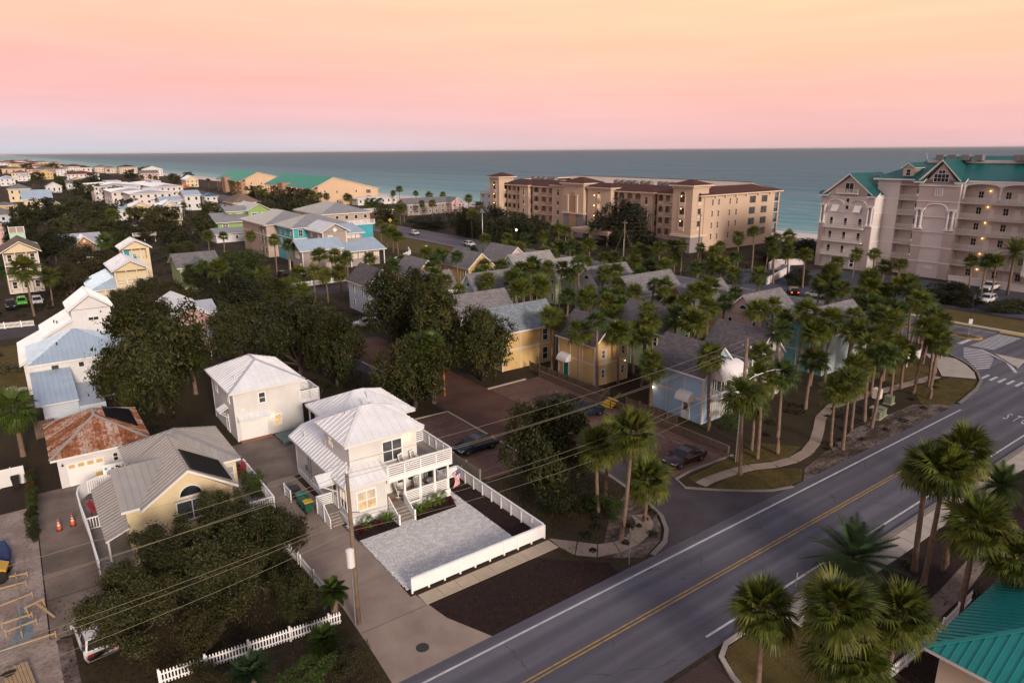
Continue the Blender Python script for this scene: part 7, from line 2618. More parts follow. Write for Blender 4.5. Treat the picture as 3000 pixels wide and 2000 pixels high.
# ------------------------------------------------------------------ broadleaf trees
def crown_mesh(seed, mat_, n_leaf, n_blob, leaf_s, flat=.75, loose=.16, ragged=.55, br=1.0):
    """unit crown: leaf-sized faces scattered in uneven clumps over many lobes, with gaps"""
    rnd = random.Random(seed)
    blobs = []
    for i in range(n_blob):
        a, r_ = rnd.uniform(0, 6.283), math.sqrt(rnd.random()) * .68
        z = rnd.uniform(-.62, .70) * flat
        lim = math.sqrt(max(.05, 1 - (z / flat) ** 2))
        blobs.append((Vector((r_ * lim * math.cos(a) * 1.05, r_ * lim * math.sin(a) * 1.05, z)), rnd.uniform(.18, .38) * br))
    mb = MB()
    v, f = mb.v, mb.f
    clump = []
    for i in range(n_leaf // 14):
        c_, r_ = blobs[rnd.randrange(n_blob)]
        d = Vector((rnd.gauss(0, 1), rnd.gauss(0, 1), rnd.gauss(.25, 1))).normalized()
        clump.append(c_ + d * r_ * (1 - loose * rnd.random() * 2.2) * rnd.uniform(.85, 1.12))
    for c_ in clump:
        out = c_.normalized() if c_.length > .05 else Vector((0, 0, 1))
        sp = rnd.uniform(.035, .085)
        for j in range(14):
            p_ = c_ + Vector((rnd.gauss(0, sp), rnd.gauss(0, sp), rnd.gauss(0, sp * .7)))
            nrm = (out * ragged + Vector((rnd.gauss(0, .6), rnd.gauss(0, .6), rnd.gauss(.35, .6)))).normalized()
            a = nrm.cross(Vector((rnd.random() - .5, rnd.random() - .5, rnd.random() - .5))).normalized()
            b = nrm.cross(a)
            l_, w_ = leaf_s * rnd.uniform(.7, 1.4), leaf_s * rnd.uniform(.35, .6)
            k = len(v)
            v += [tuple(p_ - a * l_), tuple(p_ + b * w_ + nrm * w_ * .3), tuple(p_ + a * l_), tuple(p_ - b * w_ + nrm * w_ * .3)]
            f.append((k, k + 1, k + 2, k + 3))
    return mb.mesh('crown', mat_), blobs


CR = {}
for nm, args in {'oak': (1, 'leaf_oak', 16000, 34, .029, .66, .25, .55, .74), 'oak2': (2, 'leaf_oak_brown', 16000, 30, .029, .70, .25, .55, .74), 'mag': (3, 'leaf_magnolia', 15000, 30, .034, .85, .12, .9, .80),
                 'mag2': (4, 'leaf_magnolia', 15000, 26, .034, .80, .12, .9, .80), 'dark': (5, 'leaf_dark', 16000, 26, .036, .72, .16), 'cedar': (6, 'leaf_cedar', 9000, 18, .034, .95, .2),
                 'far': (7, 'leaf_oak', 4200, 20, .056, .70, .16), 'fard': (8, 'leaf_dark', 4200, 18, .058, .75, .16), 'rust': (9, 'leaf_rust', 4200, 14, .03, .8, .2), 'big': (10, 'leaf_oak', 26000, 44, .024, .80, .30, .30, .50), 'bush': (11, 'leaf_palm_dark', 4200, 14, .038, .8, .2)}.items():
    CR[nm] = crown_mesh(*args)


def tree(x, y, zc, rx, rz, kind, label, group=None, ry=None, name='tree', rot=0.0, trunk=True):
    """trunk with limbs reaching into the lobes of the crown"""
    me, blobs = CR[kind]
    t = thing(name, label, 'tree' if trunk else 'shrub', (x, y, 0), 0, group)
    c_ = bpy.data.objects.new('crown' if trunk else 'foliage', me)
    c_.location = (0, 0, zc)
    c_.rotation_euler = (0, 0, rot)
    ry = ry or rx
    c_.scale = (rx, ry, rz / .7)
    link(c_, t, True)
    if trunk:
        mb = MB()
        rnd = random.Random(int(x * 31 + y))
        tr = .035 * rx + .06
        fork = Vector((rnd.uniform(-.2, .2), rnd.uniform(-.2, .2), max(.6, (zc - rz * .75) * .8)))
        mb.path([(0, 0, 0), fork * .5 + Vector((.05, .03, 0)), fork], [tr * 1.35, tr * 1.05, tr], 8)
        mr_ = Matrix.Rotation(rot, 3, 'Z')
        for b, r_ in blobs[:9]:
            bb = mr_ @ b
            e = Vector((bb.x * rx, bb.y * ry, bb.z * rz / .7 + zc))
            m_ = fork.lerp(e, .5) + Vector((rnd.uniform(-.1, .1) * rx, rnd.uniform(-.1, .1) * rx, -.08 * rx))
            mb.path([fork, m_, e], [tr * .55, tr * .34, tr * .1], 5, False)
        mb.obj('trunk', 'bark', t, True, True)
    return t


def pos(x, y, h):
    return x, y, h


# the spreading oak in front of the yellow house, two crowns that meet
LO = 'live oaks before the yellow house'
tree(1.9, 41.0, 3.4, 3.6, 2.5, 'big', 'live oak leaning over the white vehicle at the lower edge', LO, 3.2, rot=.4)
tree(4.6, 44.2, 4.2, 3.4, 2.3, 'big', 'live oak spreading before the small lower window of yellow house', LO, 2.8, rot=2.0)
tree(6.6, 40.6, 3.8, 3.8, 2.8, 'big', 'largest live oak in the middle of the clump behind the picket fence', LO, 3.4, rot=3.1)
tree(10.0, 42.6, 3.8, 3.6, 2.8, 'big', 'live oak of the clump nearest the concrete driveway', LO, 3.4, rot=4.4)
tree(8.6, 47.0, 4.2, 3.2, 2.0, 'big', 'thin live oak reaching up to the arched window', LO, 2.4, rot=1.2)
tree(5.6, 39.2, 1.9, 3.4, 2.0, 'oak2', 'low brown oak brush just inside the picket fence', 'live oaks before the yellow house', 1.4, rot=4)
tree(10.4, 38.6, 2.0, 3.0, 2.2, 'oak', 'low green brush inside the picket fence beside the pole', 'live oaks before the yellow house', 1.4, rot=5)
tree(11.6, 44.6, 2.8, 2.6, 2.0, 'oak2', 'small brown oak along the driveway edge', 'live oaks before the yellow house', 3.4, rot=3.0)
tree(12.6, 53.6, 1.9, 1.35, 1.9, 'cedar', 'upright green cedar between the driveway and the yellow house')
tree(12.9, 58.8, 1.2, .9, 1.2, 'cedar', 'small dark cedar at the court edge by the yellow house', rot=1)
tree(10.6, 84.0, 6.4, 6.8, 6.2, 'mag', 'large yellow-green magnolia between white house and rusty garage', 'magnolias', rot=.6)
tree(7.2, 84.0, 4.4, 3.6, 3.8, 'mag2', 'dark lower magnolia against the pale blue shed roof', 'magnolias')
tree(13.3,107.9,6.0, 6.0, 4.0, 'oak2', 'wide brown-green oak before the rose house', 'oaks among the houses', 4.6, rot=1.1)
tree(12.1,129.4,5.0, 2.6, 2.4, 'oak', 'dark oak at the gable of the white house', 'oaks among the houses')
tree(9.4, 67.2, 1.6, 1.8, 1.6, 'rust', 'rust coloured shrub tree behind the rusty garage')
tree(11.9, 67.4, 1.6, 2.0, 1.7, 'dark', 'dark green shrub beside the garage house wall')
tree(28.4, 88.0, 5.6, 7.2, 5.2, 'oak', 'broad dark oak right behind the garage house', 'oaks among the houses', rot=.3)
tree(23.6, 96.4, 5.0, 5.6, 4.4, 'oak', 'oak filling the corner behind the wooden fence', 'oaks among the houses', rot=2.1)
tree(30.6, 80.5, 4.4, 4.4, 4.2, 'mag2', 'dark leafy tree beside the deck of the garage house', 'oaks among the houses')
tree(45.2, 92.0, 5.8, 6.2, 5.4, 'mag', 'tall magnolia over the white parked car in the lane', 'magnolias of the car park', rot=.9)
tree(45.6, 80.0, 5.6, 6.0, 5.2, 'mag2', 'broad dark magnolia in the middle of the car park row', 'magnolias of the car park', rot=1.7)
tree(46.6, 70.6, 4.8, 4.8, 4.4, 'mag', 'magnolia reaching over the stalls beside the yellow cottages', 'magnolias of the car park', rot=2.4)
tree(50.6, 96.0, 6.0, 4.4, 4.4, 'dark', 'dark tree behind the tall magnolia', 'magnolias of the car park', rot=.2)
tree(34.6, 67.0, 4.2, 5.2, 3.9, 'mag2', 'round magnolia in front of the car park lamp', 'magnolias of the car park', rot=.5)
tree(34.8, 42.4, 3.8, 4.5, 4.4, 'mag', 'dark magnolia beside the white fence of the paved court', 'magnolias of the car park', rot=3.6)
OAK = 'oaks among the houses'
for i, (px, lab) in enumerate([
    ((18.5,144.7,3.4), 'oak in front of the mint tower house palms'), ((22.3,142.9,3.2), 'oak below the cream tower house'),
    ((28.2,115.8,5.5), 'rounded oak at the back lane corner'), ((39.3,152.3,5.0), 'pale green oak beside the beige house'),
    ((30.8,156.8,3.7), 'oak left of the grey roofed house'), ((12.9,177.0,6.0), 'large oak right of the mint tower house'),
    ((8.3,218.6,6.0), 'oak behind the mint tower'), ((23.1,216.2,5.0), 'oak behind the dormer house'), ((36.3,202.7,3.5), 'oak under the lavender hut'),
    ((35.8,258.2,4.0), 'oak below the very tall thin palm'), ((33.1,148.2,3.0), 'dark oak over the back street'), ((35.0,120.9,4.5), 'oak beside the back street lamp'),
    ((21.4,122.7,3.6), 'oak behind the rose house'), ((8.2,167.4,4.0), 'oak before the mint tower porch')]):
    tree(px[0], px[1], px[2], (4.6, 4.0, 5.6, 5.6, 4.2, 6.4, 6.0, 5.0, 5.0, 5.0, 4.4, 4.6, 4.2, 4.0)[i], (3.0, 2.6, 4.0, 3.6, 2.8, 4.2, 3.6)[i % 7], ('oak', 'oak2', 'dark', 'mag2')[i % 4] if i != 3 else 'cedar', lab, OAK, rot=i * .7)
MID = 'trees of the middle distance'
for i, (q_, r_) in enumerate([
    ((5.7,338.8,4.4), 8),
    ((15.1,376.7,5.0), 9),
    ((23.4,354.3,5.0), 9),
    ((28.7,310.6,5.0), 9),
    ((44.3,360.7,4.4), 8),
    ((41.7,296.4,4.4), 8),
    ((50.0,300.7,4.4), 8),
    ((2.5,271.2,3.9), 7),
    ((14.5,271.4,4.4), 8),
    ((25.4,268.1,3.9), 7),
    ((33.6,261.2,3.9), 7),
    ((53.2,256.3,4.4), 7),
    ((69.8,308.9,4.4), 8),
    ((42.5,244.5,3.3), 6),
    ((64.3,887.0,5.5), 10),
    ((47.2,593.0,5.5), 10),
    ((49.0,529.1,5.0), 9),
    ((51.6,466.8,5.0), 9),
    ((41.2,711.4,5.0), 9),
    ((73.2,811.4,5.0), 9),
    ((36.1,963.2,4.4), 8),
    ((150.8,1013.8,5.5), 10),
    ((125.8,941.6,5.0), 9),
    ((73.5,1413.1,6.6), 12),
    ((38.5,1460.6,6.6), 12),
    ((163.8,821.3,4.4), 8),
    ((139.7,762.1,4.4), 8),
    ((145.7,539.5,3.9), 7),
    ((135.7,472.7,3.9), 7),
    ((173.0,543.7,4.4), 8),
    ((133.9,377.8,4.4), 8),
    ((135.7,412.2,3.9), 7),
    ((127.9,348.8,2.8), 6),
    ((108.3,312.4,3.9), 7),
    ((107.0,339.2,4.4), 8),
    ((172.4,452.1,3.3), 6),
    ((95.9,323.3,3.9), 7),
    ((148.9,321.1,3.3), 6),
    ((130.3,272.8,3.3), 6),
    ((158.7,302.8,2.8), 5),
]):
    tree(q_[0], q_[1], q_[2], r_ * .95, r_ * .62, ('far', 'fard', 'far')[i % 3], '%s oak of the middle distance counted from the picture edge' % ORD[i] if i < len(ORD) else '%s last oak of the middle distance near the beach path' % ORD[i - len(ORD)], MID, rot=i * .9)

# ------------------------------------------------------------------ fences
def picket_fence(label, pts, h_=.95, mat_='white_paint', step=.17, w_=.075, name='picket_fence', solid=False, posts=2.4, group=None):
    t = thing(name, label, 'fence', (*pts[0], 0), 0, group)
    k = ('pk', h_, mat_, w_)
    if k not in _wc:
        _wc[k] = MB().extr([(-w_ / 2, 0, .06), (w_ / 2, 0, .06), (w_ / 2, 0, h_ - .07), (0, 0, h_), (-w_ / 2, 0, h_ - .07)], (0, .025, 0)).mesh('picket', mat_)
    for p_, q_ in zip(pts, pts[1:]):
        L = math.hypot(q_[0] - p_[0], q_[1] - p_[1])
        yaw = math.atan2(q_[1] - p_[1], q_[0] - p_[0])
        nb = max(2, int(L / step))
        for i in range(nb):
            x, y = lerp(p_, q_, (i + .5) / nb)
            mesh_obj('picket', _wc[k], t, False, (x, y, 0), (0, 0, yaw))
        for z in (.25, h_ - .25):
            beam('fence_rail', mat_, t, (*p_, z), (*q_, z), .05, .08)
        for i in range(int(L / posts) + 1):
            x, y = lerp(p_, q_, min(1, i * posts / L))
            bx('post', mat_, t, x - .06, x + .06, y - .06, y + .06, 0, h_ + .12)
    return t


picket_fence('white picket fence under the live oaks at the lower edge', [(2.6, 37.7), (12.9, 36.5)])
picket_fence('short white picket fence between driveway and yellow house', [(12.6, 49.4), (13.0, 44.2), (13.2, 39.6)], .9)
picket_fence('white picket fence on the left street before the parked jeeps', [(-6, 144.2), (.6, 143.0)], 1.1)
picket_fence('white picket fence beside the small palms on the back street', [(47.8, 148.4), (61.0, 149.2)], 1.2)
picket_fence('long white fence behind the pale blue porch roof', [(80, 165), (93, 178), (96.4, 186)], 1.2, step=.4, w_=.25)
DK = 'dark wooden fences of the car park'
picket_fence('dark wooden fence in front of the yellow cottages', [(54.3, 70.6), (54.6, 55.4)], 1.25, 'wood_fence', .16, .13, 'wood_fence', posts=2.0, group=DK)
picket_fence('dark wooden fence beside the yellow stairs, before the sky blue cottage', [(54.6, 52.6), (54.9, 45.2)], 1.25, 'wood_fence', .16, .13, 'wood_fence', posts=2.0, group=DK)
picket_fence('brown wooden fence running back beside the rose house', [(28.0, 130), (28.1, 107.5), (22.4, 103.2)], 1.7, 'wood_fence', .18, .15, 'wood_fence', posts=2.2)
picket_fence('tall wooden gate panels beside the pale blue shed', [(-1.4, 83.4), (.4, 83.6)], 2.0, 'wood_fence', .2, .18, 'wood_fence')
picket_fence('long wooden fence behind the white roofed condominiums', [(96, 640), (128, 640)], 3.0, 'orange_pole', 1.2, 1.1, 'wood_fence', posts=6)
t = thing('plank_fence', 'weathered plank fence behind the flag, beside the car park', 'fence', (30.4, 52, 0))
for j in range(6):
    bx('plank', 'wood_weathered', t, 30.38, 30.42, 47.0, 58.4, .12 + j * .22, .32 + j * .22)
for y in (47.0, 49.3, 51.6, 53.9, 56.2, 58.4):
    bx('post', 'wood_weathered', t, 30.42, 30.54, y - .06, y + .06, 0, 1.5)
t = thing('vinyl_fence', 'tall white fence panel at the left edge beside the planters', 'fence', (-4, 72.2, 0))
for i in range(6):
    bx('fence_panel', 'white_trim', t, -8.6 + i, -7.65 + i, 72.2, 72.25, .05, 1.75)
    bx('post', 'white_trim', t, -8.65 + i, -8.58 + i, 72.17, 72.28, 0, 1.85)
t = thing('retaining_wall', 'low timber retaining wall between parking stalls and palm bed', 'wall', (53.9, 43, 0))
for j in range(4):
    for y0, y1 in ((37.6, 41.2), (41.22, 45.0), (45.02, 55.0), (55.02, 67.8)):
        bx('timber', 'wood_fence', t, 53.5 + j * .02, 53.75 + j * .02, y0, y1, j * .2, j * .2 + .19)
t = thing('stairs', 'bright yellow wooden steps through the dark fence gap', 'stairs', (53.8, 54, 0))
for i in range(4):
    bx('tread', 'yellow_paint', t, 52.6 + i * .34, 52.96 + i * .34, 53.2, 54.8, .12 + i * .2, .2 + i * .2)
    bx('riser', 'yellow_paint', t, 52.64 + i * .34, 52.68 + i * .34, 53.2, 54.8, .02 + i * .2, .12 + i * .2)
for y in (53.12, 54.88):
    beam('handrail', 'wood_fence', t, (52.5, y, 1.0), (54.1, y, 1.8), .07, .07)
    bx('post', 'wood_fence', t, 52.5, 52.6, y - .05, y + .05, 0, 1.05)

# ------------------------------------------------------------------ teal pavilion at the corner
T = thing('pavilion', 'pavilion with teal standing-seam hip roof and cream wall, lower corner', 'building', (42, 8, 0))
wall(T, 'stucco_cream', 36.5, 48, 3.0, 11.4, 0, 3.1)
f, A, B = hip_faces(35.9, 48.6, 2.4, 12.0, 3.2, 2.3)
ro = cover(T, f, 'metal_turquoise', 'white_trim', pw=.42, panels=True)
hip_caps(ro, 35.9, 48.6, 2.4, 12.0, 3.2, A, B, 'metal_turquoise')
picket_fence('white picket fence beside the teal roofed pavilion', [(31.5, 13.8), (35.4, 13.4), (40.1, 13.3), (47.2, 13.6)], 1.0, step=.2)
bx('bench_wall', 'white_trim', T, 33.4, 36.2, 11.0, 11.3, .0, .9)
sheet('pavilion_walk', [(31, 13.9), (48, 14.2), (60, 15.4), (60, 16.4), (47, 15.4), (31, 15)], .018, 'concrete_stained')

# ------------------------------------------------------------------ poles and wires
def pole(x, y, h, label, r_=.16, mat_='wood_pole', arms=(), grey=0.0):
    t = thing('utility_pole', label, 'utility pole', (x, y, 0), 0, 'utility poles')
    MB().path([(x, y, 0), (x + .03, y, h * .5), (x, y, h)], [r_ * 1.2, r_, r_ * .75], 10).obj('shaft', mat_, t, False, True)
    if grey:
        MB().path([(x - r_ * 1.4, y, 0), (x - r_ * 1.2, y, grey)], .06, 6).obj('conduit', 'galvanised', t)
    for z, l_ in arms:
        bx('cross_arm', mat_, t, x - .06, x + .06, y - l_ / 2, y + l_ / 2, z - .06, z + .06)
        for s_ in (-.45, 0, .45):
            MB().lathe([(.05, z + .05), (.07, z + .12), (.05, z + .2), (.02, z + .24)], 8, (x, y + s_ * l_)).obj('insulator', 'sign_white', t, False, True)
    return t


P = pole(13.8, 35.9, 10.5, 'tall wooden power pole with white transformer beside the concrete driveway', .14, 'wood_pole', (), 4.2)
MB().lathe([(.20, 4.3), (.25, 4.34), (.25, 5.4), (.27, 5.42), (.27, 5.5), (.06, 5.6)], 14, (13.55, 35.75)).obj('transformer', 'sign_white', P)
MB().lathe([(.09, 10.5), (.09, 10.6), (.05, 10.7), (.05, 11.1), (.09, 11.15), (.03, 11.25)], 9, (13.8, 35.9)).obj('pin_insulator', 'sign_white', P, False, True)
for z, s_ in ((7.6, -.4), (7.9, .45)):
    beam('bracket', 'galvanised', P, (13.8, 35.9, z), (13.8 + s_, 35.9 - abs(s_), z + .1), .05, .05)
P = pole(52.8, 36.0, 12.3, 'tall power pole with a street light arm among the roadside palms', .17, 'wood_pole', ((11.4, .9),), 6.5)
MB().path([(52.8, 36.0, 8.0), (53.8, 35.6, 8.55), (55.0, 35.1, 8.9), (55.9, 34.8, 9.0)], .05, 6).obj('lamp_arm', 'galvanised', P)
beam('arm_brace', 'galvanised', P, (52.8, 36.0, 7.6), (54.2, 35.4, 8.62), .04, .04)
MB().slab([(55.7, 34.65, 9.06), (56.5, 34.45, 9.0), (56.6, 34.65, 9.0), (55.8, 34.95, 9.06)], .12).obj('lamp_head', 'galvanised', P)
bx('cutout_switch', 'sign_white', P, 53.3, 53.4, 35.6, 35.7, 9.6, 10.2)
beam('cross_arm', 'galvanised', P, (52.8, 36.0, 10.1), (53.6, 35.5, 10.0), .06, .06)
pole(112.0, 168.5, 12.4, 'pale slim power pole by the white car on the beach road', .14, 'galvanised', ((11.6, 2.0),))
pole(132.4, 216.8, 12.3, 'wooden power pole beyond the beach road near the hotel', .16, 'wood_pole', ((11.6, 2.0),))
P = pole(137.0, 135.2, 10.0, 'power pole with guy wires in front of the beige hotel', .16, 'wood_pole', ((9.4, 1.6),), 5)
for dx, dy in ((-2.4, 1.8), (2.2, -1.8)):
    MB().path([(137, 135.2, 8.4), (137 + dx, 135.2 + dy, 0)], .02, 4).obj('guy_wire', 'galvanised', P)
pole(145.1, 116.1, 13.1, 'leaning power pole standing before the hotel corner tower', .17, 'wood_pole', ((12.4, 1.4),))


def wire(label, p0, p1, sag, r_=.012, group='power lines over the front lots', mat_='wire'):
    a, b = Vector(p0), Vector(p1)
    pts = []
    for i in range(25):
        t_ = i / 24
        q = a.lerp(b, t_)
        q.z -= sag * 4 * t_ * (1 - t_)
        pts.append(q)
    tag(MB().path(pts, r_, 4, False).obj('power_line', mat_), label, 'power line', group)


for i, (z0, z1, zl, dy, sg) in enumerate([(11.2, 12.2, 10.6, 0, .5), (10.4, 11.5, 9.9, -.4, .6), (10.3, 11.5, 9.4, .4, .9), (7.9, 8.8, 7.3, -.35, 1.0), (7.5, 8.2, 6.9, .0, 1.2), (6.6, 7.0, 5.4, .1, 1.3)]):
    nm = ['topmost', 'second', 'third', 'fourth', 'fifth', 'lowest'][i]
    wire('%s power line between the driveway pole and the street light pole' % nm, (13.8, 35.9 + dy, z0), (52.8, 36 + dy, z1), sg)
    wire('%s power line running left from the driveway pole' % nm, (13.8, 35.9 + dy, z0), (-24, 37.4 + dy, zl), sg)
for i in range(4):
    wire('%s thin power line between the two poles before the hotel' % ORD[i], (137, 135.2 - .6 + .5 * i, 9.5 - i * 1.1), (145.1, 116.1, 12.4 - 1.5 * i), .5, .018, 'power lines before the hotel', 'wire_dark')
    wire('%s thin power line from the guyed pole towards the beach road' % ORD[i], (137, 135.2 - .6 + .5 * i, 9.5 - i * 1.1), (132.4, 216.8, 11.6 - i), 1.2, .018, 'power lines before the hotel', 'wire_dark')

# ------------------------------------------------------------------ lamps and signs
def lot_lamp(x, y, h, label, heads=2):
    t = thing('car_park_lamp', label, 'street lamp', (x, y, 0), .5, 'orange car park lamps')
    bx('shaft', 'orange_pole', t, -.07, .07, -.07, .07, 0, h, True)
    for s_ in ((-1, 1) if heads == 2 else (1,)):
        bx('lamp_head', 'ac_grey', t, s_ * .15, s_ * .95, -.32, .32, h - .02, h + .18, True)
        bx('lens', 'sign_white', t, s_ * .25, s_ * .85, -.22, .22, h - .04, h - .02, True)


lot_lamp(34.8, 123.8, 6.3, 'orange lamp post on the back lane corner', 1)
lot_lamp(39.7,68.8,4.4, 'orange lamp post with twin heads above the car park magnolia')
t = thing('globe_lamp', 'lit globe lamp on a dark post before the hotel', 'street lamp', (132.5, 179.5, 0))
MB().lathe([(.12, 0), (.12, .3), (.06, .4), (.05, 3.7)], 8).obj('shaft', 'dark_metal', t, True)
MB().lathe([(.1, 3.7), (.28, 3.9), (.32, 4.1), (.2, 4.35)], 10).obj('globe', 'bulb_white', t, True, True)
t = thing('lantern_post', 'dark lantern post on the grass across the junction', 'street lamp', (129.6, 45.4, 0))
MB().lathe([(.12, 0), (.07, .4), (.05, 4.1)], 8).obj('shaft', 'dark_metal', t, True)
MB().lathe([(.12, 4.1), (.3, 4.25), (.22, 4.8), (.05, 5.0)], 8).obj('lantern', 'dark_metal', t, True)


def sign(x, y, h, label, w_, hh, mat_, rz=0.0, diamond=False):
    t = thing('road_sign', label, 'sign', (x, y, 0), rz)
    MB().path([(0, 0, 0), (0, 0, h)], .035, 6).obj('post', 'galvanised', t, True)
    pts = [(-w_ / 2, -.05, h - hh), (w_ / 2, -.05, h - hh), (w_ / 2, -.05, h), (-w_ / 2, -.05, h)]
    if diamond:
        pts = [(0, -.05, h - hh), (w_ / 2, -.05, h - hh / 2), (0, -.05, h), (-w_ / 2, -.05, h - hh / 2)]
    MB().extr(pts, (0, .02, 0)).obj('plate', mat_, t, True)
    return t


sign(32.3, 30.2, 2.8, 'thin road sign seen from behind on the verge by the curved sidewalk', .55, .75, 'sign_back', R(60))
t = sign(126.2, 258, 2.6, 'yellow diamond warning sign beyond the beach road', 1.6, 1.6, 'sign_yellow', R(-40), True)
MB().extr([(-.12, -.07, 1.5), (.12, -.07, 1.5), (.16, -.07, 2.0), (0, -.07, 2.2), (-.16, -.07, 2.0)], (0, .015, 0)).obj('symbol', 'solar_black', t, True)
sign(94.5, 171.1, 3.2, 'white sign on a post beside the beach road verge', .7, .8, 'sign_white', R(-30))
sign(120.2, 42.0, 2.8, 'small white sign on the nose of the planted median', .5, .8, 'sign_white', R(-60))
sign(39.2, 21.3, 1.3, 'slim pale marker post at the road edge by the date palm', .12, .55, 'sign_white', R(30))
t = thing('notice_board', 'white notice board on two posts at the junction corner', 'sign', (96.8, 39.8, 0), R(-28))
bx('board', 'sign_white', t, -.95, .95, -.03, .03, 1.1, 2.4, True)
for x in (-.95, .95):
    bx('post', 'sign_white', t, x - .06, x + .06, -.06, .06, 0, 2.6, True)
for i, (x, y) in enumerate(((34.6, 122.4), (35.3, 121.6))):
    tag(MB().lathe([(.09, 0), (.09, 1.5), (.05, 1.56)], 8, (x, y)).obj('bollard', 'sign_white'), ['white bollard nearest the orange lamp post', 'white bollard further into the lane mouth'][i], 'bollard', 'lane bollards')

# ------------------------------------------------------------------ vehicles
plain('tyre', (.012, .012, .013), .85, .2)
plain('rim', (.30, .30, .31), .35, .1, metal=.7)
plain('car_glass', (.010, .012, .015), .08, .2)
plain('head_lens', (.55, .56, .58), .15, .05)
plain('tail_lens', (.22, .01, .012), .25, .1)
for nm_, c_ in {'paint_black': (.010, .009, .010), 'paint_navy': (.010, .018, .034), 'paint_maroon': (.016, .005, .007), 'paint_white': (.62, .61, .61), 'paint_silver': (.36, .38, .40), 'paint_lime': (.10, .45, .03), 'paint_grey': (.08, .085, .09), 'paint_yellow': (.62, .34, .02)}.items():
    plain(nm_, c_, .25, .04, .5, spec=.5)
CARS = {  # length, width, floor, hood z, belt z, roof z, cabin x from rear to front: base0, roof0, roof1, base1
    'sedan': (4.8, 1.84, .26, .86, .96, 1.44, -1.75, -1.05, .35, 1.15), 'suv': (4.7, 1.90, .32, 1.02, 1.10, 1.70, -2.25, -1.95, .35, 1.10),
    'pickup': (5.8, 2.0, .42, 1.22, 1.28, 1.94, -.75, -.6, .85, 1.5), 'jeep': (4.2, 1.85, .42, 1.12, 1.16, 1.84, -1.95, -1.9, .25, .55)}


